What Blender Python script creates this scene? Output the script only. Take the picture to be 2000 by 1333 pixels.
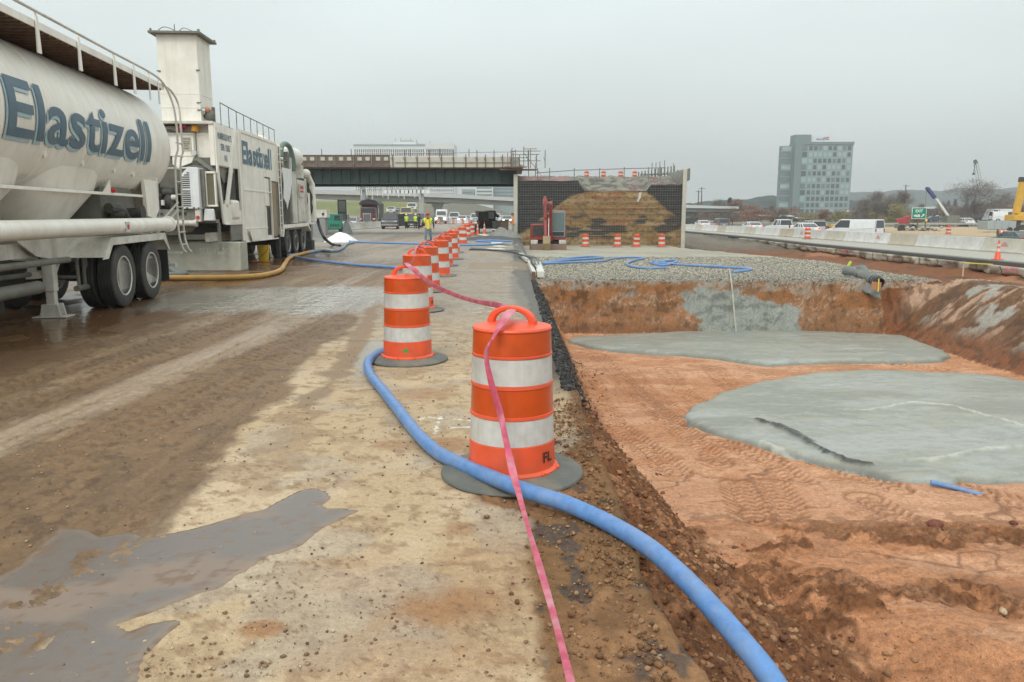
import bpy, bmesh, math, random
import numpy as np
from mathutils import Vector, Matrix
for _o in list(bpy.data.objects): bpy.data.objects.remove(_o)
scene = bpy.context.scene
COL = scene.collection
rnd = random.Random(7)
R = math.radians
# ------------------------------------------------------------------ camera
FPX = 1500.0; CH = 1.62; PITCH = math.atan(245.5 / FPX)
cam_d = bpy.data.cameras.new('camera'); cam = bpy.data.objects.new('camera', cam_d); COL.objects.link(cam)
cam_d.sensor_width = 36; cam_d.lens = 36 * FPX / 2000; cam_d.clip_start = .05; cam_d.clip_end = 9000
cam.location = (0, 0, CH); cam.rotation_euler = (math.pi / 2 - PITCH, 0, 0)
scene.camera = cam
# ------------------------------------------------------------------ overcast sky
w = bpy.data.worlds.new("World"); scene.world = w; w.use_nodes = True
nt = w.node_tree; nt.nodes.clear()
SUN_EL, SUN_AZ = 48, 200
def N(nt, t, **k):
    n = nt.nodes.new(t)
    for a, b in k.items():
        if a.startswith('i_'): n.inputs[a[2:].replace('_', ' ')].default_value = b
        else: setattr(n, a, b)
    return n
o_ = N(nt, 'ShaderNodeOutputWorld'); bgs = N(nt, 'ShaderNodeBackground'); bgc = N(nt, 'ShaderNodeBackground'); ad = N(nt, 'ShaderNodeAddShader')
sky = N(nt, 'ShaderNodeTexSky', sky_type='NISHITA', sun_disc=False, sun_elevation=R(SUN_EL), sun_rotation=R(SUN_AZ), dust_density=6.0)
hs = N(nt, 'ShaderNodeHueSaturation'); hs.inputs['Saturation'].default_value = .18
nt.links.new(sky.outputs[0], hs.inputs['Color']); nt.links.new(hs.outputs[0], bgs.inputs[0]); bgs.inputs[1].default_value = .05
tc = N(nt, 'ShaderNodeTexCoord'); sp = N(nt, 'ShaderNodeSeparateXYZ'); rp = N(nt, 'ShaderNodeValToRGB')
nt.links.new(tc.outputs['Generated'], sp.inputs[0]); nt.links.new(sp.outputs['Z'], rp.inputs[0])
el = rp.color_ramp.elements
el[0].position = 0.0; el[0].color = (.47, .525, .52, 1); el[1].position = .95; el[1].color = (1.05, 1.10, 1.10, 1)
e_ = el.new(.12); e_.color = (.54, .605, .59, 1)
e_ = el.new(.28); e_.color = (.70, .785, .78, 1)
e_ = el.new(.5); e_.color = (.88, .95, .95, 1)
mpn = N(nt, 'ShaderNodeMapping'); mpn.inputs['Scale'].default_value = (1.2, 1.2, 4)
ns = N(nt, 'ShaderNodeTexNoise'); ns.inputs['Scale'].default_value = 1.6; ns.inputs['Detail'].default_value = 5; ns.inputs['Roughness'].default_value = .45
nt.links.new(tc.outputs['Generated'], mpn.inputs[0]); nt.links.new(mpn.outputs[0], ns.inputs[0])
mr = N(nt, 'ShaderNodeMapRange'); mr.inputs[1].default_value = .3; mr.inputs[2].default_value = .7; mr.inputs[3].default_value = .90; mr.inputs[4].default_value = 1.07
nt.links.new(ns.outputs[0], mr.inputs[0])
vm = N(nt, 'ShaderNodeVectorMath', operation='SCALE'); nt.links.new(rp.outputs[0], vm.inputs[0]); nt.links.new(mr.outputs[0], vm.inputs['Scale'])
nt.links.new(vm.outputs[0], bgc.inputs[0]); bgc.inputs[1].default_value = 1.06
nt.links.new(bgs.outputs[0], ad.inputs[0]); nt.links.new(bgc.outputs[0], ad.inputs[1]); nt.links.new(ad.outputs[0], o_.inputs[0])
sun_d = bpy.data.lights.new('sun', 'SUN'); sun = bpy.data.objects.new('sun', sun_d); COL.objects.link(sun)
sun_d.energy = .9; sun_d.angle = R(18); sun_d.color = (1, .97, .92)
_a = R(SUN_AZ); _e = R(SUN_EL)
_d = Vector((math.sin(_a) * math.cos(_e), math.cos(_a) * math.cos(_e), math.sin(_e)))
sun.rotation_euler = _d.to_track_quat('Z', 'Y').to_euler()
vs = scene.view_settings; vs.view_transform = 'Standard'; vs.look = 'None'; vs.gamma = 1; vs.use_curve_mapping = False; vs.exposure = 0.0
scene.display_settings.display_device = 'sRGB'
scene.cycles.max_bounces = 6; scene.cycles.diffuse_bounces = 3; scene.cycles.volume_bounces = 0; scene.cycles.use_denoising = True
# ------------------------------------------------------------------ helpers
SP, CP = math.sin(PITCH), math.cos(PITCH)
def ray(x, y):
    v = (y - 666.5) / FPX
    return (x - 1000) / FPX, CP - v * SP, -(SP + v * CP)
def at(x, y, z=0.0):
    a, b, c = ray(x, y); t = (z - CH) / c
    return Vector((a * t, b * t, z))
def atY(x, y, Y):
    a, b, c = ray(x, y); t = Y / b
    return Vector((a * t, Y, CH + c * t))
def xAt(x, Y, z=0.0): return (x - 1000) / FPX * (Y * CP + (CH - z) * SP)

def vnoise(x, y, seed=0):
    xi = np.floor(x).astype(np.int64); yi = np.floor(y).astype(np.int64)
    fx = x - xi; fy = y - yi
    fx = fx * fx * (3 - 2 * fx); fy = fy * fy * (3 - 2 * fy)
    def h(a, b):
        n = (a * 374761393 + b * 668265263 + seed * 974634777) & 0x7fffffff
        n = ((n ^ (n >> 13)) * 1274126177) & 0x7fffffff
        n = ((n ^ (n >> 15)) * 362437) & 0x7fffffff
        return ((n ^ (n >> 11)) & 0xffff) / 65535.0
    return (h(xi, yi) * (1 - fx) + h(xi + 1, yi) * fx) * (1 - fy) + (h(xi, yi + 1) * (1 - fx) + h(xi + 1, yi + 1) * fx) * fy
def fbm(x, y, o=4, seed=0, g=.5):
    s = 0; a = 1; t = 0
    for k in range(o):
        s = s + a * vnoise(x * 2.03 ** k + 17.3 * k, y * 2.03 ** k - 9.1 * k, seed + k); t += a; a *= g
    return s / t
def sst(a, b, x):
    t = np.clip((x - a) / (b - a), 0, 1); return t * t * (3 - 2 * t)
def sdf(poly, X, Y):
    P = np.array([(p[0], p[1]) for p in poly]); Q = np.roll(P, -1, 0)
    d = np.full(X.shape, 1e9); ins = np.zeros(X.shape, bool)
    for (ax, ay), (bx, by) in zip(P, Q):
        ex, ey = bx - ax, by - ay
        t = np.clip(((X - ax) * ex + (Y - ay) * ey) / (ex * ex + ey * ey + 1e-12), 0, 1)
        d = np.minimum(d, np.hypot(X - ax - t * ex, Y - ay - t * ey))
        if ay != by:
            c = ((ay > Y) != (by > Y)) & (X < ex * (Y - ay) / ey + ax)
            ins ^= c
    return np.where(ins, d, -d)
def sdl(line, X, Y):
    """distance to a polyline and the length along it"""
    d = np.full(X.shape, 1e9); s = np.zeros(X.shape); sg = np.zeros(X.shape); L = 0
    for (ax, ay), (bx, by) in zip(line[:-1], line[1:]):
        ex, ey = bx - ax, by - ay; l = math.hypot(ex, ey) + 1e-9
        t = np.clip(((X - ax) * ex + (Y - ay) * ey) / (l * l), 0, 1)
        q = np.hypot(X - ax - t * ex, Y - ay - t * ey)
        k = q < d; d = np.where(k, q, d); s = np.where(k, L + t * l, s)
        sg = np.where(k, np.sign((X - ax) * ey - (Y - ay) * ex), sg); L += l
    return d, s, sg
def mix3(a, b, m): return a + (np.array(b) - a) * m[..., None]
def world_poly(px, z): return [tuple(at(x, y, z)[:2]) for x, y in px]

MATS = {}
def mat(name, col, rough=.6, metal=0., dirt=0., dcol=(.16, .11, .07), dscale=1.5, streak=0., var=.08, bump=.0, bscale=40, emit=0, spec=.5, alpha=1., coat=0., trans=0.):
    if name in MATS: return MATS[name]
    m = bpy.data.materials.new(name); m.use_nodes = True; t = m.node_tree; b = t.nodes['Principled BSDF']
    b.inputs['Roughness'].default_value = rough; b.inputs['Metallic'].default_value = metal; b.inputs['Specular IOR Level'].default_value = spec
    b.inputs['Coat Weight'].default_value = coat; b.inputs['Transmission Weight'].default_value = trans
    if emit:
        b.inputs['Emission Color'].default_value = (*col, 1); b.inputs['Emission Strength'].default_value = emit
    tc = N(t, 'ShaderNodeTexCoord'); L = t.links.new
    n1 = N(t, 'ShaderNodeTexNoise'); n1.inputs['Scale'].default_value = dscale * 3.1; n1.inputs['Detail'].default_value = 5; L(tc.outputs['Object'], n1.inputs[0])
    r1 = N(t, 'ShaderNodeMapRange'); r1.inputs[1].default_value = .3; r1.inputs[2].default_value = .7; r1.inputs[3].default_value = 1 - var; r1.inputs[4].default_value = 1 + var; L(n1.outputs[0], r1.inputs[0])
    v = N(t, 'ShaderNodeVectorMath', operation='SCALE'); v.inputs[0].default_value = col; L(r1.outputs[0], v.inputs['Scale']); out = v.outputs[0]
    def layer(sc, amt, lo, hi, seed, out):
        mp = N(t, 'ShaderNodeMapping'); mp.inputs['Scale'].default_value = sc; mp.inputs['Location'].default_value = (seed, seed * .7, seed * 1.3); L(tc.outputs['Object'], mp.inputs[0])
        n = N(t, 'ShaderNodeTexNoise'); n.inputs['Scale'].default_value = 1; n.inputs['Detail'].default_value = 7; n.inputs['Roughness'].default_value = .62; L(mp.outputs[0], n.inputs[0])
        r = N(t, 'ShaderNodeMapRange'); r.inputs[1].default_value = lo; r.inputs[2].default_value = hi; r.inputs[3].default_value = 0; r.inputs[4].default_value = amt; L(n.outputs[0], r.inputs[0])
        x = N(t, 'ShaderNodeMix', data_type='RGBA'); L(r.outputs[0], x.inputs[0]); L(out, x.inputs[6]); x.inputs[7].default_value = (*dcol, 1); return x.outputs[2]
    if dirt: out = layer((dscale,) * 3, min(1, dirt), .45, .8, 3.1, out)
    if streak: out = layer((dscale * 6, dscale * 6, dscale * .5), min(1, streak), .48, .85, 8.7, out)
    L(out, b.inputs['Base Color'])
    if bump:
        nb = N(t, 'ShaderNodeTexNoise'); nb.inputs['Scale'].default_value = bscale; nb.inputs['Detail'].default_value = 6; L(tc.outputs['Object'], nb.inputs[0])
        bp = N(t, 'ShaderNodeBump'); bp.inputs['Strength'].default_value = bump; bp.inputs['Distance'].default_value = .02; L(nb.outputs[0], bp.inputs['Height']); L(bp.outputs[0], b.inputs['Normal'])
    MATS[name] = m; return m
def groundmat(name, detail=.25, bump=.5, scale=30, spec=.35):
    """reads base colour and roughness from the surface's own attributes and adds fine grain"""
    m = bpy.data.materials.new(name); m.use_nodes = True; t = m.node_tree; b = t.nodes['Principled BSDF']; L = t.links.new
    a = N(t, 'ShaderNodeAttribute', attribute_name='base'); r = N(t, 'ShaderNodeAttribute', attribute_name='rough')
    tc = N(t, 'ShaderNodeTexCoord')
    n1 = N(t, 'ShaderNodeTexNoise'); n1.inputs['Scale'].default_value = scale; n1.inputs['Detail'].default_value = 8; n1.inputs['Roughness'].default_value = .7; L(tc.outputs['Object'], n1.inputs[0])
    n2 = N(t, 'ShaderNodeTexNoise'); n2.inputs['Scale'].default_value = scale * 5; n2.inputs['Detail'].default_value = 4; L(tc.outputs['Object'], n2.inputs[0])
    q = N(t, 'ShaderNodeMapRange'); q.inputs[1].default_value = .3; q.inputs[2].default_value = .7; q.inputs[3].default_value = 1 - detail; q.inputs[4].default_value = 1 + detail; L(n1.outputs[0], q.inputs[0])
    q2 = N(t, 'ShaderNodeMapRange'); q2.inputs[1].default_value = .3; q2.inputs[2].default_value = .7; q2.inputs[3].default_value = 1 - detail * .7; q2.inputs[4].default_value = 1 + detail * .7; L(n2.outputs[0], q2.inputs[0])
    mu0 = N(t, 'ShaderNodeMath', operation='MULTIPLY'); L(q.outputs[0], mu0.inputs[0]); L(q2.outputs[0], mu0.inputs[1])
    n3 = N(t, 'ShaderNodeTexNoise'); n3.inputs['Scale'].default_value = scale * 2.4; n3.inputs['Detail'].default_value = 3; n3.inputs['Roughness'].default_value = .8; L(tc.outputs['Object'], n3.inputs[0])
    q3 = N(t, 'ShaderNodeMapRange'); q3.inputs[1].default_value = .60; q3.inputs[2].default_value = .70; q3.inputs[3].default_value = 1; q3.inputs[4].default_value = 1 - min(.9, detail * 2.6); L(n3.outputs[0], q3.inputs[0])
    mu = N(t, 'ShaderNodeMath', operation='MULTIPLY'); L(mu0.outputs[0], mu.inputs[0]); L(q3.outputs[0], mu.inputs[1])
    v = N(t, 'ShaderNodeVectorMath', operation='SCALE'); L(a.outputs['Color'], v.inputs[0]); L(mu.outputs[0], v.inputs['Scale']); L(v.outputs[0], b.inputs['Base Color'])
    L(r.outputs['Fac'], b.inputs['Roughness']); b.inputs['Specular IOR Level'].default_value = spec
    mul = N(t, 'ShaderNodeMath', operation='MULTIPLY'); L(r.outputs['Fac'], mul.inputs[0]); mul.inputs[1].default_value = bump
    bp = N(t, 'ShaderNodeBump'); bp.inputs['Distance'].default_value = .015; L(mul.outputs[0], bp.inputs['Strength'])
    hh = N(t, 'ShaderNodeMath', operation='MULTIPLY_ADD'); L(n3.outputs[0], hh.inputs[0]); hh.inputs[1].default_value = .5; L(n1.outputs[0], hh.inputs[2]); L(hh.outputs[0], bp.inputs['Height']); L(bp.outputs[0], b.inputs['Normal'])
    return m

def mesh_obj(name, me, parent=None, mats=()):
    for m in mats: me.materials.append(m)
    o = bpy.data.objects.new(name, me); COL.objects.link(o); o.parent = parent; return o
class MB:
    def __init__(s): s.v = []; s.f = []; s.m = []; s.T = None; s.mi = 0
    def add(s, vs, fs):
        b = len(s.v)
        if s.T is not None: vs = [s.T @ Vector(p) for p in vs]
        s.v += [tuple(p) for p in vs]; s.f += [[b + i for i in f] for f in fs]; s.m += [s.mi] * len(fs); return s
    def box(s, x0, x1, y0, y1, z0, z1, top=None):
        """top=(x0,x1,y0,y1): another rectangle for the upper face"""
        a = top or (x0, x1, y0, y1)
        v = [(x0, y0, z0), (x1, y0, z0), (x1, y1, z0), (x0, y1, z0), (a[0], a[2], z1), (a[1], a[2], z1), (a[1], a[3], z1), (a[0], a[3], z1)]
        return s.add(v, [(3, 2, 1, 0), (4, 5, 6, 7), (0, 1, 5, 4), (1, 2, 6, 5), (2, 3, 7, 6), (3, 0, 4, 7)])
    def bar(s, p, q, w=.05, h=None, up=(0, 0, 1)):
        p = Vector(p); q = Vector(q); h = h or w; d = (q - p).normalized(); u = Vector(up)
        if abs(d.dot(u)) > .98: u = Vector((0, 1, 0))
        r = d.cross(u).normalized(); u = r.cross(d)
        v = []
        for e in (p, q):
            for a, b in ((-1, -1), (1, -1), (1, 1), (-1, 1)): v.append(e + r * a * w / 2 + u * b * h / 2)
        return s.add(v, [(3, 2, 1, 0), (4, 5, 6, 7), (0, 1, 5, 4), (1, 2, 6, 5), (2, 3, 7, 6), (3, 0, 4, 7)])
    def cyl(s, p, q, r, r2=None, n=16, caps=True):
        return s.tube([p, q], [r, r if r2 is None else r2], n, caps)
    def tube(s, pts, r, n=10, caps=True):
        pts = [Vector(p) for p in pts]; rr = r if isinstance(r, (list, tuple)) else [r] * len(pts)
        v = []; f = []; u = None
        for i, p in enumerate(pts):
            d = (pts[min(i + 1, len(pts) - 1)] - pts[max(i - 1, 0)]).normalized()
            if u is None:
                u = d.orthogonal().normalized()
            u = (u - d * u.dot(d)).normalized(); w_ = d.cross(u)
            for k in range(n):
                a = 2 * math.pi * k / n; v.append(p + (u * math.cos(a) + w_ * math.sin(a)) * rr[i])
        for i in range(len(pts) - 1):
            for k in range(n): f.append((i * n + k, i * n + (k + 1) % n, (i + 1) * n + (k + 1) % n, (i + 1) * n + k))
        if caps: f.append(tuple(range(n - 1, -1, -1))); f.append(tuple((len(pts) - 1) * n + k for k in range(n)))
        return s.add(v, f)
    def lathe(s, prof, c=(0, 0, 0), ax=(0, 0, 1), n=24):
        ax = Vector(ax).normalized(); u = ax.orthogonal().normalized(); w_ = ax.cross(u); c = Vector(c); v = []; f = []
        for r, z in prof:
            for k in range(n):
                a = 2 * math.pi * k / n; v.append(c + ax * z + (u * math.cos(a) + w_ * math.sin(a)) * max(r, 1e-4))
        for i in range(len(prof) - 1):
            for k in range(n): f.append((i * n + k, i * n + (k + 1) % n, (i + 1) * n + (k + 1) % n, (i + 1) * n + k))
        if prof[0][0] > .002: f.append(tuple(range(n - 1, -1, -1)))
        if prof[-1][0] > .002: f.append(tuple((len(prof) - 1) * n + k for k in range(n)))
        return s.add(v, f)
    def prism(s, poly, a, b, axis='x'):
        """poly in the two other axes, extruded from a to b"""
        def P(u, v, w_): return (w_, u, v) if axis == 'x' else ((u, w_, v) if axis == 'y' else (u, v, w_))
        n = len(poly); v = [P(u, q, a) for u, q in poly] + [P(u, q, b) for u, q in poly]
        f = [tuple(range(n - 1, -1, -1)), tuple(range(n, 2 * n))] + [(i, (i + 1) % n, n + (i + 1) % n, n + i) for i in range(n)]
        return s.add(v, f)
    def sphere(s, c, r, n=12, m=8, sq=(1, 1, 1)):
        prof = [(math.sin(math.pi * i / m) * r, -math.cos(math.pi * i / m) * r) for i in range(m + 1)]
        T0 = s.T; T = Matrix.Translation(Vector(c)) @ Matrix.Diagonal((*sq, 1)); s.T = T if T0 is None else T0 @ T
        s.lathe(prof, n=n); s.T = T0; return s
    def build(s, name, mats, parent=None, bevel=0, smooth=35):
        me = bpy.data.meshes.new(name); me.from_pydata(s.v, [], s.f); me.update()
        if not isinstance(mats, (list, tuple)): mats = [mats]
        bm = bmesh.new(); bm.from_mesh(me); bmesh.ops.recalc_face_normals(bm, faces=bm.faces); bm.to_mesh(me); bm.free()
        o = mesh_obj(name, me, parent, mats)
        if len(mats) > 1: me.polygons.foreach_set('material_index', s.m)
        me.polygons.foreach_set('use_smooth', [True] * len(me.polygons)); me.set_sharp_from_angle(angle=R(smooth))
        if bevel:
            b = o.modifiers.new('bevel', 'BEVEL'); b.width = bevel; b.segments = 2; b.limit_method = 'ANGLE'; b.angle_limit = R(40)
        return o
def tag(o, label=None, cat=None, group=None, kind=None):
    if label: o['label'] = label
    if cat: o['category'] = cat
    if group: o['group'] = group
    if kind: o['kind'] = kind
    return o
def empty(name, loc=(0, 0, 0), rz=0, label=None, cat=None, group=None, s=1):
    o = bpy.data.objects.new(name, None); COL.objects.link(o); o.location = loc; o.rotation_euler = (0, 0, rz); o.scale = (s, s, s); o.empty_display_size = .2
    return tag(o, label, cat, group)
def kids(o): return [c for c in bpy.data.objects if c.parent == o]
def copy_tree(o, parent=None):
    c = o.copy(); COL.objects.link(c); c.parent = parent
    for ch in kids(o): copy_tree(ch, c)
    return c
def grid_mesh(name, X, Y, Z, base=None, rough=None, mats=(), keep=None, kind=None):
    n, m = X.shape
    me = bpy.data.meshes.new(name); idx = np.arange(n * m).reshape(n, m)
    q = np.stack([idx[:-1, :-1], idx[:-1, 1:], idx[1:, 1:], idx[1:, :-1]], -1).reshape(-1, 4)
    co = np.stack([X, Y, Z], -1).reshape(-1, 3)
    if keep is not None:
        kf = keep.reshape(-1)[q].any(1); q = q[kf]; used = np.unique(q); rm = np.full(n * m, -1); rm[used] = np.arange(len(used)); q = rm[q]; co = co[used]
    else: used = slice(None)
    me.vertices.add(len(co)); me.vertices.foreach_set('co', co.astype(np.float32).ravel())
    me.loops.add(q.size); me.loops.foreach_set('vertex_index', q.astype(np.int32).ravel())
    me.polygons.add(len(q)); me.polygons.foreach_set('loop_start', np.arange(0, q.size, 4, dtype=np.int32))
    me.update(calc_edges=True); me.validate()
    me.polygons.foreach_set('use_smooth', np.ones(len(me.polygons), bool))
    if base is not None:
        a = me.attributes.new('base', 'FLOAT_COLOR', 'POINT'); c = np.concatenate([base, np.ones(base.shape[:-1] + (1,))], -1).reshape(-1, 4)[used]
        a.data.foreach_set('color', c.astype(np.float32).ravel())
        a = me.attributes.new('rough', 'FLOAT', 'POINT'); a.data.foreach_set('value', np.broadcast_to(rough, X.shape).reshape(-1)[used].astype(np.float32))
    o = mesh_obj(name, me, None, mats)
    if kind: o['kind'] = kind
    return o
def smooth_path(pts, k=8):
    P = [Vector(p) for p in pts]; P = [P[0]] + P + [P[-1]]; out = []
    for i in range(1, len(P) - 2):
        a, b, c, d = P[i - 1:i + 3]
        for j in range(k):
            t = j / k
            out.append(.5 * ((2 * b) + (c - a) * t + (2 * a - 5 * b + 4 * c - d) * t * t + (3 * b - a - 3 * c + d) * t ** 3))
    out.append(P[-2]); return out
def text_mesh(body, bold=.0, cuts=None, spacing=1., size=1.):
    cu = bpy.data.curves.new('t', 'FONT'); cu.body = body; cu.size = size; cu.offset = bold; cu.resolution_u = 4; cu.space_character = spacing; cu.align_x = 'LEFT'
    o = bpy.data.objects.new('t', cu); COL.objects.link(o); bpy.context.view_layer.update()
    me = bpy.data.meshes.new_from_object(o.evaluated_get(bpy.context.evaluated_depsgraph_get()))
    bpy.data.objects.remove(o); bpy.data.curves.remove(cu)
    co = np.array([v.co[:2] for v in me.vertices]); lo = co.min(0); hi = co.max(0)
    if cuts:
        bm = bmesh.new(); bm.from_mesh(me)
        for k in range(1, cuts):
            y = lo[1] + (hi[1] - lo[1]) * k / cuts
            bmesh.ops.bisect_plane(bm, geom=bm.verts[:] + bm.edges[:] + bm.faces[:], plane_co=(0, y, 0), plane_no=(0, 1, 0))
        bm.to_mesh(me); bm.free()
    return me, lo, hi
def put_text(name, body, m, parent, fn, bold=0., cuts=None, spacing=1.):
    """fn(u, v) maps the unit box of the lettering to a point"""
    me, lo, hi = text_mesh(body, bold, cuts, spacing)
    for v in me.vertices:
        v.co = fn((v.co[0] - lo[0]) / (hi[0] - lo[0]), (v.co[1] - lo[1]) / (hi[1] - lo[1]))
    me.materials.clear(); me.update(); return mesh_obj(name, me, parent, [m])
# ================================================================== GROUND
XE = .60
GM = groundmat('soil_surface', .34, 1.0, 24, .3)
PM = groundmat('slab_surface', .20, .5, 30, .24)
def edge_x(Y): return XE + .05 * (fbm(Y * 1.3, Y * 0 + 3, 4, 5) - .5) + .03 * (fbm(Y * 9, Y * 0, 3, 6) - .5) + np.clip(3.2 - Y, 0, 1) * .12
def steps(segs):
    out = [segs[0][0]]
    for a, b, s in segs:
        n = max(1, int(round((b - a) / s))); out += list(np.linspace(a, b, n + 1)[1:])
    return np.array(out)
TRK = [[(1165, 695), (1200, 728), (1235, 765), (1290, 810), (1340, 850), (1400, 905)],
       [(1228, 725), (1250, 757), (1295, 792), (1340, 830)],
       [(1145, 725), (1165, 780), (1195, 830), (1260, 875), (1320, 925)],
       [(1300, 722), (1325, 765), (1375, 795)], [(1395, 722), (1425, 755), (1460, 775)],
       [(1400, 860), (1500, 900), (1560, 945)], [(1610, 905), (1680, 935), (1750, 965)], [(1440, 950), (1460, 1000), (1480, 1045)],
       [(1500, 950), (1535, 1000), (1545, 1040)], [(1690, 985), (1740, 1015), (1790, 1045)], [(1750, 712), (1830, 722)], [(1850, 955), (1920, 975), (2000, 995)], [(1130, 760), (1150, 830), (1180, 870)]]
TRKW = [[tuple(at(x, y, -1.35)[:2]) for x, y in t] for t in TRK]

def ground_height(X, Y):
    n1 = fbm(X * .8, Y * .8, 4, 11) - .5; n2 = fbm(X * 5, Y * 5, 4, 12) - .5; n3 = fbm(X * 22, Y * 22, 3, 13) - .5
    pad = -.85 * np.clip((Y - 21) / 39, 0, 1) + .03 * n1 + .03 * n3 * (Y < 45)
    Xr = 11.1 + 2.0 * sst(20, 33, Y) + .5 * n1
    trough = -1.28 + .5 * sst(62, 85, Y) + .22 * n1 + .12 * n2 - .25 * sst(0, 1, np.clip(1 - abs(X - 17 - n1 * 4) / 2.2, 0, 1)) + .22 * sst(20.8, 22.7, X) * (.55 + n1)
    k = sst(Xr - .4, Xr + 1.3, X)
    zf = pad * (1 - k) + trough * k
    # pit
    wf = .72 + np.clip(7.4 - Y, 0, 5) * .33 + .12 * n1
    e = X - XE
    z = -.12 - 1.23 * np.clip(sst(-.05, 1, e / wf) * .75 + .25 * np.clip(e / wf, 0, 1), 0, 1)
    fl = np.clip(1 - e / wf, 0, 1)
    pt = sst(.47, .56, fbm(X * .9 + 3, Y * 1.5, 4, 15) + .10 * (X < 2.6)); rough = np.clip(sst(6.95, 6.5, Y + .5 * n1 + .4 * n2) * (.22 + .78 * pt) + fl * 1.1, 0, 1)
    z = z + rough * (.15 * n2 + .10 * n3 + .20 * n1 + .05 * np.abs(fbm(X * 9, Y * 9, 3, 14) - .5)) + (1 - rough) * (.016 * n1 + .010 * n2 + .004 * n3)
    z = z + (.09 * sst(6.98, 6.86, Y + .12 * n1 + .05 * n2) - .03 * np.exp(-((Y - 6.98) / .06) ** 2) + .05 * sst(8.35, 8.1, Y + .4 * n1)) * (1 - fl) + .28 * sst(6.4, 4.4, Y) * sst(1.5, 3.5, X) * sst(-.2, .3, n1)
    for ln in TRKW:
        x0, x1 = min(p[0] for p in ln) - .5, max(p[0] for p in ln) + .5; y0, y1 = min(p[1] for p in ln) - .5, max(p[1] for p in ln) + .5
        m = (X > x0) & (X < x1) & (Y > y0) & (Y < y1)
        if m.any():
            d, s, sg = sdl(ln, X[m], Y[m]); a = sst(.24, .19, d); lug = np.abs(((s * 9.5 + d * 7 * np.where(d > .1, 1, -1)) % 1) - .5) * 2
            z[m] += a * (.016 * sst(.35, .6, lug) - .012) - .01 * sst(.02, .0, abs(d - .11)) + .012 * sst(.1, .02, abs(d - .24))
    xf = 9.35 + .12 * (np.clip(19 - Y, 0, 8)) * .2 + .25 * n1
    up = np.clip((X - xf) / 1.75, 0, 1)
    z = np.where(up > 0, -1.35 + 1.40 * (up * .6 + .4 * sst(0, 1, up)) + .22 * (fbm(Y * 3.2 + X * .6, X * .7, 5, 61) - .5) * np.sin(np.pi * up) + .08 * n2 + .07 * n3, z)
    dn = sst(11.6, 14.2, X); z = z * (1 - dn) + (-1.1 + .2 * n1) * dn
    wy = 19.12 + .22 * (fbm(X * .9, X * 0, 4, 31) - .5) + .1 * (fbm(X * 4, z * 0 + 2, 3, 32) - .5)
    wyl = wy * 1.0
    s = np.clip((Y - wyl + .10 * n2 + .10 * (fbm(X * 7, Y * 9, 4, 33) - .5) + .1 * (fbm(X * 2.2, Y * 1., 3, 34) - .5)) / .52, 0, 1); s = np.where(s > .85, 1 - (1 - s) * .6, s * 1.07); s = np.clip(s, 0, 1)
    zz = z * (1 - s) + zf * s
    zz = zz + (s > 0) * (s < 1) * .05 * n3
    # far level and the side under the slab
    far = sst(75, 110, Y); zz = zz * (1 - far) + (-.62 + .1 * n1) * far
    rt = sst(22.9, 23.3, X); zz = zz * (1 - rt) + (-1.0) * rt
    rt2 = sst(47, 52, X); zz = zz * (1 - rt2) + (-.55 + .15 * n1) * rt2
    lf = (X < XE - .02); zz = np.where(lf, -.35, zz)
    zz = np.where(Y > 320, -.62, zz)
    return zz, s, up, fl, rough, n1, n2, n3, k

ys = steps([(-60, 0, 12), (0, 2.4, .3), (2.4, 6.5, .026), (6.5, 14, .022), (14, 19.0, .034), (19.0, 19.75, .0125), (19.75, 24, .05), (24, 40, .13), (40, 75, .35), (75, 160, 1.5), (160, 400, 12), (400, 1200, 80), (1200, 4200, 300)])
c1 = steps([(XE - .02, 1.9, .014)]); c2 = np.concatenate([np.linspace(0, .5, 420)[1:], np.linspace(.5, 1, 60)[1:]])
left = np.array([-1., -.6, -.3, -.12, -.03])
GX = np.zeros((len(ys), len(left) + 1 + len(c1) + len(c2))); GY = np.zeros_like(GX)
for i, y in enumerate(ys):
    yy = max(y, 0)
    GX[i] = np.concatenate([left * (1.2 * yy + 60), [XE - .05], c1, 1.9 + c2 * (1.15 * yy + 9)]); GY[i] = y
GX = np.where(GX > 1.9, GX, GX)
Z, s_, up_, fl_, rg_, n1, n2, n3, kk = ground_height(GX, GY)
X, Y = GX, GY
a1 = fbm(X * 1.1, Y * 2.2, 5, 41); a2 = fbm(X * 6, Y * 9, 4, 42); a3 = fbm(X * 25, Y * 30, 3, 43)
col = np.empty(X.shape + (3,)); col[:] = (.465, .215, .098)
col = mix3(col, (.55, .30, .165), sst(.45, .56, a1) * .8)
col = mix3(col, (.31, .135, .058), sst(.54, .62, fbm(X * 1.6, Y * 3.2, 5, 44)) * .5)
col = mix3(col, (.24, .10, .042), sst(.63, .68, fbm(X * 11, Y * 16, 4, 45)) * .5)
col = mix3(col, (.36, .15, .06), sst(.56, .72, a2) * .5)
ro = np.full(X.shape, .75)
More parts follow.
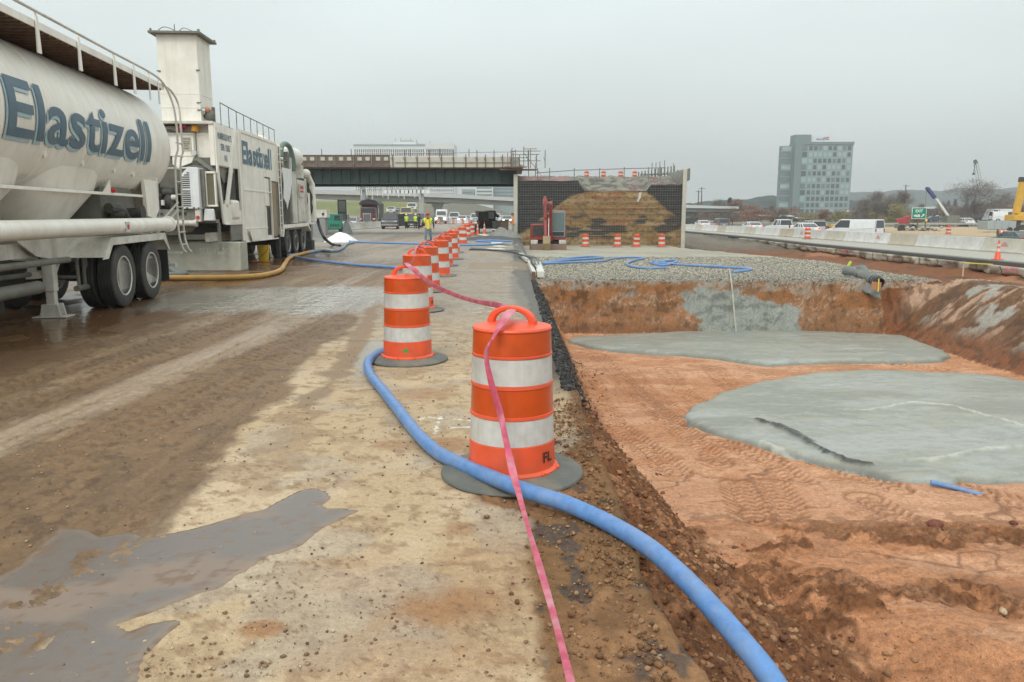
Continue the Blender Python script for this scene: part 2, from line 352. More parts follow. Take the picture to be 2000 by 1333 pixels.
# darker crumbled soil near the camera and on the left bank
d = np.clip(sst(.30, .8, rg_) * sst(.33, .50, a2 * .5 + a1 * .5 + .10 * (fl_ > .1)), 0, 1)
lg = sst(.16, .0, abs(Y - 6.82 + .25 * (a1 - .5))) * sst(.42, .55, a2) * (fl_ < .3) * (X < 9); col = mix3(col, (.22, .095, .04), lg * .85)
lg = sst(.10, .0, abs(Y - 8.22 + .5 * (a1 - .5))) * sst(.5, .6, a2) * (fl_ < .3) * (X < 9); col = mix3(col, (.25, .11, .05), lg * .7)
sf = sst(6.9, 7.05, Y) * sst(8.3, 8.1, Y) * (fl_ < .1); col = mix3(col, (.52, .29, .17), sf * .45)
dk = sst(6.3, 5.2, Y) * sst(.46, .58, fbm(X * .8 + 9, Y * 1.1, 5, 47)) * (fl_ < .5); col = mix3(col, (.19, .08, .032), dk * .75)
crk = sst(.018, .004, abs(fbm(X * 1.1, Y * 1.4, 3, 48) - .5)) * sst(.5, .6, fbm(X * .5, Y * .6, 2, 49)) * (Y < 9); col = mix3(col, (.16, .065, .028), crk * .7)
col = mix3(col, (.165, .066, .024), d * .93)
col = mix3(col, (.34, .165, .08), rg_ * sst(.54, .62, fbm(X * 1.7, Y * 2.6, 5, 46)) * .75)
col = mix3(col, (.075, .03, .013), rg_ * sst(.52, .68, a3) * .65)
col = mix3(col, (.27, .13, .06), sst(6.3, 6.9, Y) * sst(7.6, 7.0, Y) * sst(.50, .6, a2) * .8)
for q, ln in enumerate(TRKW):
    d, s, sg = sdl(ln, X[200:560], Y[200:560]) if False else (None, None, None)
m = (Y > 5) & (Y < 20) & (X > .6) & (X < 12)
xm, ym = X[m], Y[m]; cm = col[m]
for ln in TRKW:
    d, s, sg = sdl(ln, xm, ym); lug = np.abs(((s * 9.5 + d * 7 * np.where(d > .1, 1, -1)) % 1) - .5) * 2
    cm = mix3(cm, (.20, .08, .032), sst(.26, .20, d) * sst(.55, .35, lug) * .6)
col[m] = cm
# black crumbled asphalt beside the slab
e = X - XE; bk = sst(.42, .26, e + .35 * (a2 - .5)) * sst(6.3, 7.6, Y) * (Y < 19.6)
col = mix3(col, (.045, .042, .038), bk * .95)
# far wall
wz = fbm(X * 1.6, Z * 5, 5, 51); wz2 = fbm(X * 7, Z * 9, 4, 52)
wm = (s_ > 0.02) * (s_ < .97) * (X < 11.5)
wc = np.empty_like(col); wc[:] = (.235, .115, .05)
wc = mix3(wc, (.43, .27, .165), sst(.44, .54, wz) * sst(.40, .52, wz2) * sst(-1.35, -.8, Z)); wc = mix3(wc, (.10, .045, .018), sst(.50, .62, wz2) * .75); wc = mix3(wc, (.32, .135, .05), sst(.55, .63, fbm(X * 3, Z * 8, 4, 58)) * .6)
wc = mix3(wc, (.17, .08, .035), sst(-1.0, -1.3, Z) * .6)
wc = mix3(wc, (.27, .26, .22), sst(-.34, -.05, Z + 1.0 * (wz - .5)) * sst(.40, .52, a3) * .85)
sp_ = sdf([(4.3, 19), (4.9, 19), (5.4, 19), (6.2, 19), (7.3, 19)] and [(4.35, -.32), (4.9, -.15), (5.7, -.3), (6.4, -.55), (7.1, -.6), (7.35, -.8), (7.2, -1.5), (4.9, -1.5), (4.7, -.95), (4.25, -.7)], X, Z)
wc = mix3(wc, (.27, .285, .25), sst(-.06, .06, sp_ + .35 * (wz2 - .5))); 
wc = mix3(wc, (.14, .15, .13), sst(-.02, .1, sp_) * sst(.5, .65, fbm(X * 5, Z * 12, 4, 57)) * .8)
col = np.where(wm[..., None], wc, col)
# right bank
bs = fbm(Y * 3.2 + X * .6, X * .7, 5, 61); bc = np.empty_like(col); bc[:] = (.155, .078, .035)
bc = mix3(bc, (.40, .255, .165), sst(.52, .6, bs) * sst(.2, .45, up_)); bc = mix3(bc, (.21, .075, .027), sst(.5, .1, up_) * .85); bc = mix3(bc, (.07, .035, .017), sst(.5, .62, fbm(X * 9, Y * 5, 4, 63)) * .6)
bc = mix3(bc, (.36, .35, .30), sst(.58, .68, fbm(X * 2.5, Y * 2.5, 4, 62)) * sst(.2, .5, up_) * .8)
bk2 = (up_ > .02) & (Y < 19.5) & (X < 14)
col = np.where(bk2[..., None], bc, col)
# gravel pad, trough, verge
pd = (s_ >= .97) & (X > XE)
pc = np.empty_like(col); pc[:] = (.37, .345, .27); pc = mix3(pc, (.28, .265, .215), sst(.45, .65, fbm(X * .6, Y * .25, 4, 71)) * .6); pc = mix3(pc, (.20, .20, .19), sst(22.0, 19.8, Y + 1.6 * (a1 - .5)) * .6)
pc = mix3(pc, (.15, .155, .16), sst(.25, .6, kk) * .7)
tcl = np.empty_like(col); tcl[:] = (.19, .075, .03); tcl = mix3(tcl, (.33, .16, .08), sst(.5, .62, fbm(X * .5, Y * .18, 4, 72)) * .9)
tcl = mix3(tcl, (.10, .055, .03), sst(.52, .7, fbm(X * 1.1, Y * .7, 4, 73)) * .7)
tcl = mix3(tcl, (.17, .155, .12), sst(58, 72, Y) * .9)
tcl = mix3(tcl, (.09, .085, .065), sst(.5, .65, fbm(X * .4, Y * .12, 4, 74)) * sst(55, 66, Y) * .8)
pc = mix3(pc, (0, 0, 0), np.zeros(X.shape)); k9 = sst(.75, .97, kk)[..., None]
pc = pc * (1 - k9) + tcl * k9
col = np.where(pd[..., None], pc, col)
fcol = np.empty_like(col); fcol[:] = (.15, .145, .11); fcol = mix3(fcol, (.30, .235, .15), sst(.45, .6, fbm(X * .03, Y * .03, 3, 75)))
ff = np.clip(sst(90, 130, Y) + sst(23, 24, X) * (Y > 20), 0, 1)
col = mix3(col, (0, 0, 0), ff) + fcol * ff[..., None]
tan_ = sst(0, 6, sdf([(46, 84), (52, 74), (120, 84), (120, 150), (55, 150), (46, 100)], X, Y))
col = mix3(col, (.44, .33, .20), tan_)
ro = np.where(s_ > .5, .9, np.where(rg_ > .5, .85, .62))
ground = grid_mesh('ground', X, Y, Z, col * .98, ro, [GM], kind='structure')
del bc, wc, pc, tcl, fcol

# ------------------------------------------------------------------ pavement slab on the left
ys = steps([(-40, 0, 8), (0, 2.2, .4), (2.2, 9, .02), (9, 20, .045), (20, 40, .12), (40, 80, .5), (80, 330, 4)])
u = np.concatenate([np.linspace(0, .80, 430), np.linspace(.80, 1, 14)[1:]])
X = np.zeros((len(ys), len(u) + 2)); Y = np.repeat(ys[:, None], len(u) + 2, 1); ex = edge_x(ys)
X[:, 2:] = ex[:, None] - u[None, :] ** 1.08 * (np.maximum(ys, 0)[:, None] * 1.0 + 2.2 + 40 * (u[None, :] > .81)); X[:, 1] = ex + .004; X[:, 0] = ex - .02
n1 = fbm(X * .9, Y * .9, 4, 101); n2 = fbm(X * 5, Y * 5, 4, 102); n3 = fbm(X * 26, Y * 26, 3, 103)
lane = fbm(X * 2.6 + .5 * n1, Y * .16, 4, 104); lane2 = fbm(X * 9, Y * .5, 4, 105); spk = fbm(X * 45, Y * 45, 2, 106)
c = np.empty(X.shape + (3,)); c[:] = (.45, .34, .205)
c = mix3(c, (.30, .275, .23), sst(7.0, 15, Y + 3 * (n1 - .5))); c = mix3(c, (.53, .42, .28), sst(.5, .62, n1) * .7 * sst(14, 8, Y)); c = mix3(c, (.29, .195, .11), sst(.52, .66, n2) * .5); c = mix3(c, (.25, .16, .09), sst(.60, .66, fbm(X * 13, Y * 15, 4, 109)) * .6); c = mix3(c, (.34, .30, .25), sst(.55, .65, fbm(X * 2.2, Y * 2.2, 4, 112)) * .4)
far = sst(17, 30, Y); c = mix3(c, (.25, .235, .205), far * sst(.4, .6, fbm(X * .8, Y * .12, 4, 108)))
z = .006 * (n2 - .5) + .004 * (n3 - .5) + .01 * (n1 - .5); ro = np.full(X.shape, .72)
# thrown dust and brown patches
P = lambda px: world_poly(px, 0)
for cx, cy, rx, ry, am in [(870, 1190, .30, .20, .9), (515, 1228, .10, .07, .9), (900, 1035, .1, .1, .5), (870, 870, .2, .2, .7), (770, 870, .16, .14, .6), (830, 770, .3, .25, .5), (960, 1130, .3, .5, .35), (850, 1290, .5, .2, .45), (680, 1120, .35, .2, .25)]:
    p = at(cx, cy); q = ((X - p.x) / rx) ** 2 + ((Y - p.y) / ry) ** 2
    c = mix3(c, (.30, .16, .075), sst(1.5, .2, q + 1.8 * (n2 - .5)) * am); z += .01 * sst(1.2, .2, q) * n3
dots = sst(.70, .78, spk) * sst(.5, .6, n2 * .6 + n1 * .4); c = mix3(c, (.19, .115, .06), dots * .8)
# mud lanes
bnd = -1.93 - .055 * (Y - 4) + .22 * (lane - .5) + .16 * (n2 - .5) + .5 * (fbm(Y * .7, Y * 0, 3, 110) - .5)
mud = sst(.05, -.07, X - bnd) * np.clip(sst(40, 24, Y) + .5, 0, 1)
mc = np.empty_like(c); mc[:] = (.20, .125, .064); mc = mix3(mc, (.28, .19, .108), sst(.5, .66, lane)); mc = mix3(mc, (.15, .095, .052), sst(.5, .64, lane2) * .6); mc = mix3(mc, (.12, .075, .042), sst(.54, .68, n2) * .5); mc = mix3(mc, (.085, .05, .027), sst(.62, .68, fbm(X * 14, Y * 9, 4, 114)) * .55)
mc = mix3(mc, (.36, .27, .19), sst(.34, .10, abs(X + 3.62 - .12 * (Y - 8) * .3 - .3 * (n1 - .5))) * sst(.4, .62, lane2 + .12) * .85 * sst(22, 15, Y))
mc = mix3(mc, (.30, .285, .25), sst(24, 32, Y) * sst(.4, .6, fbm(X * .7, Y * .1, 4, 111)) * .8)
mc = mix3(mc, (.36, .27, .17), sst(24, 40, Y) * sst(.52, .6, fbm(X * 1.4, Y * .09, 4, 113)) * .8)
wet = np.clip(sst(-4.9, -6.2, X + .05 * (Y - 12) + 1.0 * (n1 - .5)) * sst(42, 30, Y), 0, 1); mc = mix3(mc, (.12, .06, .025), wet * .85)
gp = sst(-.6, .5, sdf([(-6.4, 13.4), (-1.9, 12.7), (-1.7, 16.9), (-3.0, 17.6), (-7, 16.8)], X, Y) + 1.4 * (lane - .5)) ; mc = mix3(mc, (.37, .35, .30), gp * .8)  # grey wet patch, with pale sky reflection put into its colour
c = c * (1 - mud[..., None]) + mc * mud[..., None]
ro = ro * (1 - mud) + mud * (.50 - .32 * wet * sst(.35, .5, n1) - .3 * gp - .2 * sst(.5, .65, lane) - .15 * sst(25, 40, Y))
grooves = np.abs(((X * 9 + 1.2 * n1) % 1) - .5) * 2
z += mud * (1 - wet) * (.03 * (lane - .5) + .022 * (n2 - .5) + .022 * (n3 - .5) + .006 * sst(.3, .7, grooves) * sst(.5, .6, lane2))
for x0, ph in ((-2.75, 0), (-3.05, .4), (-4.3, .2), (-4.75, .7)):
    q = abs(X - x0 - .25 * (fbm(Y * .3, Y * 0 + x0, 3, 120) - .5)); lug = np.abs(((Y * 6 + q * 6 + ph) % 1) - .5) * 2
    a = sst(.14, .10, q) * mud * (1 - wet) * sst(.35, .55, fbm(X * .8, Y * .5, 3, 121)); z += a * (.016 * sst(.4, .6, lug) - .008); c = mix3(c, (.13, .085, .048), a * sst(.6, .4, lug) * .5)
# drying smears between the mud and the drums
sm = sdf(P([(745, 585), (720, 690), (655, 765), (600, 800), (575, 790), (625, 745), (650, 700), (690, 650), (715, 600)]), X, Y); c = mix3(c, (.25, .175, .11), sst(-.03, .06, sm + .22 * (n2 - .5)) * .85)
sm = sdf(P([(560, 800), (470, 960), (520, 975), (600, 860), (610, 810)]), X, Y); c = mix3(c, (.26, .17, .10), sst(0, .1, sm + .4 * (n2 - .5) + .1) * .45)
wt = sst(-.03, .05, sdf(P([(690, 710), (720, 668), (748, 660), (748, 700), (700, 740)]), X, Y) + .1 * (n2 - .5)); c = mix3(c, (.33, .31, .27), wt * .8); ro -= .4 * wt
# brown soil carried on to the slab along the pit
bs_ = (.10 + .42 * sst(4.35, 5.6, Y) - .35 * sst(3.9, 4.25, Y) * sst(5.1, 4.6, Y)) + .14 * (n1 - .5) + .12 * (n2 - .5)
so = sst(-.04, .04, X - bs_) * sst(9.5, 7, Y)
sc_ = np.empty_like(c); sc_[:] = (.195, .105, .045); sc_ = mix3(sc_, (.27, .145, .068), sst(.5, .65, n1)); sc_ = mix3(sc_, (.13, .07, .032), sst(.52, .7, n2) * .7)
sc_ = mix3(sc_, (.05, .05, .05), sst(.62, .68, fbm(X * 7, Y * 5, 3, 131)) * .7)
c = c * (1 - so[..., None]) + sc_ * so[..., None]; z += so * (.028 * (n2 - .3) + .03 * (n3 - .5)); ro = ro * (1 - so) + .85 * so
aw = .30 + .12 * (fbm(Y * .6, Y * 0, 3, 133) - .5) - .25 * sst(14, 22, Y)
asp = sst(-.03, .06, X - aw + .15 * (n2 - .5)) * sst(6.3, 8, Y); c = mix3(c, (.055, .053, .048), asp * .93); z += asp * (.03 * (n3 - .5) + .03 * (n2 - .5))
c = mix3(c, (.17, .165, .145), sst(.0, .25, X + .5 * (n1 - .3)) * sst(9, 13, Y) * sst(60, 30, Y) * .75)
c = mix3(c, (.26, .20, .13), sst(-.1, .2, .5 - abs(Y - 25) / 4 + .4 * (n1 - .5)) * (X > -1.4) * .7)
# paint strokes sprayed on the slab
for ln, wd in [([(808, 822), (835, 815), (930, 822)], .012), ([(830, 838), (925, 834)], .012), ([(860, 810), (850, 848)], .01), ([(820, 835), (820, 845)], .01), ([(915, 605), (960, 601), (1000, 604)], .02), ([(925, 611), (985, 607)], .015), ([(985, 522), (1022, 524)], .05), ([(990, 480), (1020, 478)], .05)]:
    d, s, sg = sdl([tuple(at(*p)[:2]) for p in ln], X, Y); c = mix3(c, (.72, .70, .62), sst(wd * 1.6, wd * .8, d + .012 * (n3 - .5)) * sst(.42, .5, n3) * .8)
for yj in (9.9, 16.2, 22.4, 28.6, 34.8):
    c = mix3(c, (.08, .075, .06), sst(.05, .02, abs(Y - yj)) * (1 - mud) * (1 - so) * .6)
z[:, 0] = -.34; z[:, 1] = -.02
c[:, :2] = (.20, .17, .13)
c[:, 2:5] *= .8
pavement = grid_mesh('pavement', X, Y, z, c, np.clip(ro, .12, 1), [PM], kind='structure')
def pav_z(x, y): return 0.004

# ------------------------------------------------------------------ muddy water lying on the slab
def pool(name, poly, z0, th, edge, step, colf, m, wob=.03, seed=1, roughv=.3):
    P_ = np.array([p[:2] for p in poly]); lo = P_.min(0) - .15; hi = P_.max(0) + .15
    X, Y = np.meshgrid(np.arange(lo[0], hi[0], step), np.arange(lo[1], hi[1], step))
    d = sdf(poly, X, Y) + wob * 2 * (fbm(X * 3, Y * 3, 4, seed) - .5)
    Z = np.where(d > 0, z0 + th * (1 - np.exp(-np.maximum(d, 0) / edge)), z0 + np.maximum(d, -.06) * .9 - .004)
    c, dz, r = colf(X, Y, d)
    return grid_mesh(name, X, Y, Z + dz * (d > 0), c, r, [m], keep=d > 0)
def z5(x, y): return (x / 1.724, 560 + y / 1.724)
pud = [z5(*p) for p in [(1215, 755), (1150, 745), (1110, 750), (1085, 740), (1118, 712), (1100, 690), (1050, 682), (1000, 690), (930, 730), (900, 752), (800, 775), (700, 805), (600, 825), (500, 848), (430, 832), (330, 850), (290, 818), (200, 812), (120, 880), (60, 940), (-60, 1000), (-260, 1120), (-300, 1500), (440, 1500), (455, 1333), (490, 1250), (560, 1180), (612, 1130), (590, 1120), (510, 1135), (440, 1160), (400, 1140), (500, 1105), (640, 1045), (750, 1010), (850, 950), (900, 912), (1000, 880), (1100, 810)]]
pud_w = world_poly(pud, 0)
isl = world_poly([z5(*p) for p in [(215, 1200), (335, 1178), (300, 1200), (215, 1240)]], 0)
def pudc(X, Y, d):
    c = np.empty(X.shape + (3,)); c[:] = (.15, .125, .105); q = fbm(X * 1.4, Y * 3, 4, 203)
    c = mix3(c, (.27, .195, .14), sst(.5, .68, q) * .6); c = mix3(c, (.30, .21, .13), sst(.06, .0, d) * .5); c = mix3(c, (.16, .10, .06), sst(.66, .72, fbm(X * 22, Y * 22, 2, 207)) * .8)
    fade = sst(-2.0, -3.0, X + .9 * (fbm(X * 1.2, Y * 3, 4, 209) - .5)); c = mix3(c, (.185, .125, .075), fade * .7)
    return c, 0 * X, fade * .25 + np.full(X.shape, .24) + .2 * sst(.5, .7, q)
WM = groundmat('muddy_water', .04, .03, 20, .5)
pudm = sdf(isl, *np.meshgrid([0.], [0.]))
puddle = pool('puddle', pud_w, .0035, .0035, .01, .02, pudc, WM, .03, 5); puddle['kind'] = 'structure'
# ------------------------------------------------------------------ poured foam concrete
FM = groundmat('foam_concrete', .10, .5, 11, .5)
def swirl(X, Y, d, ln, dk, br, seed):
    q = fbm(X * .7, Y * 1.6 + .6 * fbm(X * .5, Y * .5, 2, seed + 9), 5, seed); q2 = fbm(X * 6, Y * 9, 4, seed + 1)
    c = np.empty(X.shape + (3,)); c[:] = (.285, .285, .228); c = mix3(c, (.22, .222, .18), sst(.5, .60, q) * .8); c = mix3(c, (.30, .315, .28), sst(.47, .36, q) * .8); c = mix3(c, (.21, .225, .20), sst(.52, .60, q2) * .5); c = mix3(c, (.33, .345, .31), sst(.62, .70, fbm(X * 3, Y * 14, 4, seed + 4)) * .5)
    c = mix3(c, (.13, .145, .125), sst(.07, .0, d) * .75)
    lob = np.abs(((d * 2.2 + 1.6 * q) % 1) - .5); dz = .05 * (q - .5) + .010 * (q2 - .5) + .014 * sst(.12, .0, lob) * sst(.5, .6, fbm(X * .9, Y * .9, 3, seed + 5)); r = np.full(X.shape, .40) + .5 * (q - .5)
    for l, wdt, col_, hh in ln:
        dd, s, sg = sdl(world_poly(l, -1.27), X, Y); a = sst(wdt, wdt * .3, dd + wdt * 1.6 * (q2 - .5)); c = mix3(c, col_, a * .93); dz = dz + hh * a * q2
    return c, dz, r
LB = [([(1480, 823), (1510, 833), (1550, 852), (1600, 878), (1650, 900), (1700, 912)], .075, (.018, .022, .016), .08), ([(1520, 832), (1580, 862)], .10, (.05, .055, .045), .05),
      ([(1490, 862), (1540, 885), (1600, 902), (1680, 918)], .07, (.42, .43, .37), .05), ([(1650, 806), (1700, 803), (1780, 786), (1850, 793), (1920, 812), (2000, 832), (2080, 860)], .04, (.42, .43, .37), .05), ([(1770, 903), (1840, 897), (1890, 886), (1930, 876), (2000, 874)], .06, (.40, .41, .35), .06),
      ([(1340, 812), (1420, 800), (1560, 806), (1640, 815)], .02, (.24, .26, .23), .0)]
pB = world_poly([(1336, 810), (1345, 795), (1375, 785), (1400, 768), (1440, 760), (1490, 745), (1560, 733), (1600, 728), (1680, 724), (1800, 727), (1900, 730), (1980, 740), (2080, 762), (2300, 800), (2350, 900), (2100, 940), (2000, 942), (1930, 940), (1880, 935), (1868, 945), (1820, 953), (1790, 948), (1740, 936), (1690, 922), (1640, 912), (1560, 893), (1510, 880), (1450, 860), (1400, 846), (1370, 835), (1345, 828)], -1.30)
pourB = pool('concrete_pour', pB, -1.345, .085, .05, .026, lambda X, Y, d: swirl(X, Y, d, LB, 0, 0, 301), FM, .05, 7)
tag(pourB, 'large smooth grey spread of wet foam concrete with dark wrinkled streak, nearest the camera', 'concrete pour', 'foam concrete poured in the pit')
LA = [([(1390, 700), (1430, 690), (1480, 688), (1530, 697), (1560, 706)], .03, (.2, .22, .19), .02), ([(1340, 655), (1500, 668), (1700, 665)], .05, (.28, .30, .27), .0), ([(1440, 650), (1438, 664)], .25, (.22, .24, .21), .04)]
pA = world_poly([(1105, 664), (1120, 659), (1200, 654), (1300, 650), (1400, 646), (1500, 645), (1600, 648), (1700, 652), (1770, 657), (1800, 668), (1840, 684), (1858, 695), (1840, 703), (1790, 706), (1700, 706), (1620, 706), (1560, 709), (1500, 712), (1450, 706), (1390, 698), (1330, 692), (1270, 690), (1200, 684), (1150, 677)], -1.30)
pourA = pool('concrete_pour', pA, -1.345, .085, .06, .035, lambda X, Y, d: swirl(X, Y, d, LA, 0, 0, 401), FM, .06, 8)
tag(pourA, 'long thin grey pool of foam concrete lying at the foot of the far pit wall', 'concrete pour', 'foam concrete poured in the pit')
# ------------------------------------------------------------------ loose stones and clods
def rocks(name, pts, sizes, cols, flat=.7, seed=3, m=None, rough=.85):
    rg = np.random.default_rng(seed); pts = np.asarray(pts, float); n = len(pts)
    t = (1 + 5 ** .5) / 2
    bv = np.array([(-1, t, 0), (1, t, 0), (-1, -t, 0), (1, -t, 0), (0, -1, t), (0, 1, t), (0, -1, -t), (0, 1, -t), (t, 0, -1), (t, 0, 1), (-t, 0, -1), (-t, 0, 1)]) / 1.9
    bf = np.array([(0, 11, 5), (0, 5, 1), (0, 1, 7), (0, 7, 10), (0, 10, 11), (1, 5, 9), (5, 11, 4), (11, 10, 2), (10, 7, 6), (7, 1, 8), (3, 9, 4), (3, 4, 2), (3, 2, 6), (3, 6, 8), (3, 8, 9), (4, 9, 5), (2, 4, 11), (6, 2, 10), (8, 6, 7), (9, 8, 1)])
    V = bv[None] * (1 + .55 * (rg.random((n, 12, 1)) - .5)) * np.array(sizes)[:, None, None] * .5
    V = V * np.stack([.7 + .6 * rg.random(n), .7 + .6 * rg.random(n), flat * (.7 + .5 * rg.random(n))], -1)[:, None]
    a = rg.random(n) * 6.28; ca, sa = np.cos(a)[:, None], np.sin(a)[:, None]
    V = np.stack([V[..., 0] * ca - V[..., 1] * sa, V[..., 0] * sa + V[..., 1] * ca, V[..., 2]], -1) + pts[:, None]
    Fi = (bf[None] + (np.arange(n) * 12)[:, None, None]).reshape(-1, 3)
    me = bpy.data.meshes.new(name); me.vertices.add(n * 12); me.vertices.foreach_set('co', V.astype(np.float32).ravel())
    me.loops.add(Fi.size); me.loops.foreach_set('vertex_index', Fi.astype(np.int32).ravel()); me.polygons.add(len(Fi)); me.polygons.foreach_set('loop_start', np.arange(0, Fi.size, 3, dtype=np.int32)); me.update(calc_edges=True)
    cc = np.array(cols)[rg.integers(0, len(cols), n)] * (.75 + .5 * rg.random((n, 1)))
    at_ = me.attributes.new('base', 'FLOAT_COLOR', 'POINT'); at_.data.foreach_set('color', np.concatenate([np.repeat(cc, 12, 0), np.ones((n * 12, 1))], 1).astype(np.float32).ravel())
    at_ = me.attributes.new('rough', 'FLOAT', 'POINT'); at_.data.foreach_set('value', np.full(n * 12, rough, np.float32))
    return mesh_obj(name, me, None, [m or GM])
def gz(x, y): return ground_height(np.asarray(x, float), np.asarray(y, float))[0]
rg = np.random.default_rng(5)
# gravel on the pad
n = 24000; y = 19.62 + rg.random(n) ** 2.0 * 17; x = XE + .1 + rg.random(n) * (10 + (y - 19.5) * .2); kz = gz(x, y)
o = rocks('gravel', np.stack([x, y, kz + .005], -1), .018 + .034 * rg.random(n) ** 2 + .0015 * (y - 19), [(.34, .315, .25), (.24, .225, .18), (.42, .39, .31), (.14, .135, .12)], seed=6)
tag(o, 'grey crushed stone spread over the pad beyond the pit', 'gravel', kind='stuff')
# clods of red soil
n = 8500; y = 2.6 + rg.random(n) ** 1.5 * 13; x = XE + .03 + np.abs(rg.normal(0, .38, n)) * (1 + np.clip(7 - y, 0, 5) * .5); k = (x < 8) & ~((y > 6.6 + rg.random(n) * 1.6) & (x < XE + .32) & (rg.random(n) < .9)); x, y = x[k], y[k]
d_ = sdf(pB, x, y); k = d_ < -.05; x, y = x[k], y[k]; n = len(x)
o = rocks('soil_clods', np.stack([x, y, gz(x, y) + .004], -1), .010 + .055 * rg.random(n) ** 4.5, [(.22, .095, .04), (.30, .14, .06), (.15, .065, .03), (.34, .19, .10)], seed=7)
tag(o, 'loose brown and red clods along the crumbling edge of the slab', 'soil clods', kind='stuff')
n = 3800; y = 7 + rg.random(n) ** 1.2 * 12.4; x = XE - .12 + np.abs(rg.normal(0, .20, n))
o = rocks('asphalt_rubble', np.stack([x, y, np.where(x < XE, .01, gz(x, y)) + .005], -1), .012 + .05 * rg.random(n) ** 3, [(.045, .043, .04), (.07, .066, .06), (.025, .025, .025)], seed=17)
tag(o, 'black crumbs of broken asphalt along the slab edge above the pit', 'asphalt rubble', kind='stuff')
n = 2600; y = 2.45 + rg.random(n) * 4.2; x = .58 - np.abs(rg.normal(0, .24, n)); k = x > -.25; x, y = x[k], y[k]; n = len(x)
o = rocks('soil_crumbs', np.stack([x, y, np.full(n, .012)], -1), .006 + .028 * rg.random(n) ** 4, [(.22, .11, .05), (.16, .08, .035), (.30, .17, .09)], seed=18)
tag(o, 'brown soil crumbs trodden on to the slab beside the nearest drum', 'soil crumbs', kind='stuff')
# grit and pebbles on the slab
n = 12000; y = 2.5 + rg.random(n) ** 1.7 * 12; x = XE - .05 - rg.random(n) ** 1.6 * (.75 * y + .8); k = sdf(pud_w, x, y) < -.02
w_ = np.where(k, 1, .35); k = rg.random(n) < w_ * (.35 + .65 * (fbm(x * 1.3, y * 1.3, 3, 77) > .48)); x, y = x[k], y[k]; n = len(x)
o = rocks('grit', np.stack([x, y, np.full(n, .005)], -1), .004 + .016 * rg.random(n) ** 5, [(.22, .14, .08), (.17, .11, .065), (.33, .22, .13), (.44, .34, .23)], seed=8)
tag(o, 'small brown grit and pebbles scattered on the dirty slab', 'grit', kind='stuff')
for (px, py, r_, lb, zz) in [(1825, 1025, .17, 'round red brown stone on the flat tan shelf of the pit floor', -1.22), (1978, 1034, .11, 'small red stone at the edge of the tan pit shelf, smaller of two', -1.22), (1962, 1175, .09, 'pale tan pebble in the churned soil of the pit', -1.1), (1160, 862, .10, 'dark red clod on the bank behind the nearest drum', -.5)]:
    p = at(px, py, zz); p.z = float(gz([p.x], [p.y])[0]) + r_ * .25
    o = rocks('stone', [tuple(p)], [r_], [(.17, .06, .04) if 'pale' not in lb else (.42, .33, .22)], seed=int(px)); b = o.modifiers.new('s', 'SUBSURF'); b.levels = b.render_levels = 2; tag(o, lb, 'stone', 'stones lying in the pit')
# ------------------------------------------------------------------ highway on the right
HX0, HX1, HZ = 22.8, 46.0, -.5
ys = steps([(-30, 20, 5), (20, 60, .2), (60, 140, .8), (140, 420, 8)])
def hw_edge(y): return HX0 + .12 * (fbm(y * .9, y * 0, 4, 501) - .5) + .8 * sst(58, 75, y)
cols_ = np.concatenate([[0, .01, .03, .06], np.linspace(.1, 6, 40), np.linspace(6.5, 23.2, 30)])
X = hw_edge(ys)[:, None] + cols_[None]; Y = np.repeat(ys[:, None], len(cols_), 1); Z = np.full(X.shape, HZ); Z[:, 0] = HZ - .2; Z[:, 0] -= 0; Z[:, 1] = HZ - .02
c = np.empty(X.shape + (3,)); c[:] = (.36, .34, .285); a = X - hw_edge(ys)[:, None]; q = fbm(X * .7, Y * .15, 4, 502)
c = mix3(c, (.11, .10, .085), sst(.8, .5, a + .3 * (q - .5))); c = mix3(c, (.40, .38, .33), sst(.45, .62, q) * .5 * (a > 1.9)); c = mix3(c, (.16, .16, .16), sst(8, 9, a) * .8); c[:, :2] = (.07, .065, .055)
for ax in (9.6, 13.2, 16.8): c = mix3(c, (.7, .7, .66), (abs(a - ax) < .3) * .6 * (((Y % 12) < 4) if ax != 9.6 else 1))
highway = grid_mesh('highway', X, Y, Z, c, np.full(X.shape, .5), [PM], kind='structure')
# broken concrete base showing below the asphalt edge
X = []; 
ys = steps([(24, 62, .12), (62, 80, .5)]); zs = np.array([HZ - .19, HZ - .195, HZ - .30, HZ - .45, HZ - .62, HZ - .85])
X = hw_edge(ys)[:, None] + np.array([.4, -.18, -.14, -.12, -.1, .4])[None] + .16 * (fbm(ys[:, None] * 1.8, zs[None] * 6, 4, 510) - .5); Y = np.repeat(ys[:, None], 6, 1); Z = np.repeat(zs[None], len(ys), 0).copy()
low = .33 * sst(.35, .65, fbm(ys * .8, ys * 0, 4, 511)); Z[:, 3:] += low[:, None] * np.array([.3, .7, 1.])[None] * .6
c = np.empty(X.shape + (3,)); c[:] = (.55, .52, .43); c = mix3(c, (.19, .12, .07), sst(.53, .64, fbm(Y * 1.3, Z * 4, 4, 512)) * .8); c = mix3(c, (.10, .08, .06), (np.abs((Y % 1.83) - .9) < .06) * .9)
for yy in (34.9, 52.5): c = mix3(c, (.75, .22, .25), ((abs(Y - yy) < .55) & (fbm(Y * 5, Z * 9, 3, 513) > .45)) * .6)
rb = grid_mesh('roadbed_edge', X, Y, Z, c, np.full(X.shape, .85), [PM], kind='structure')
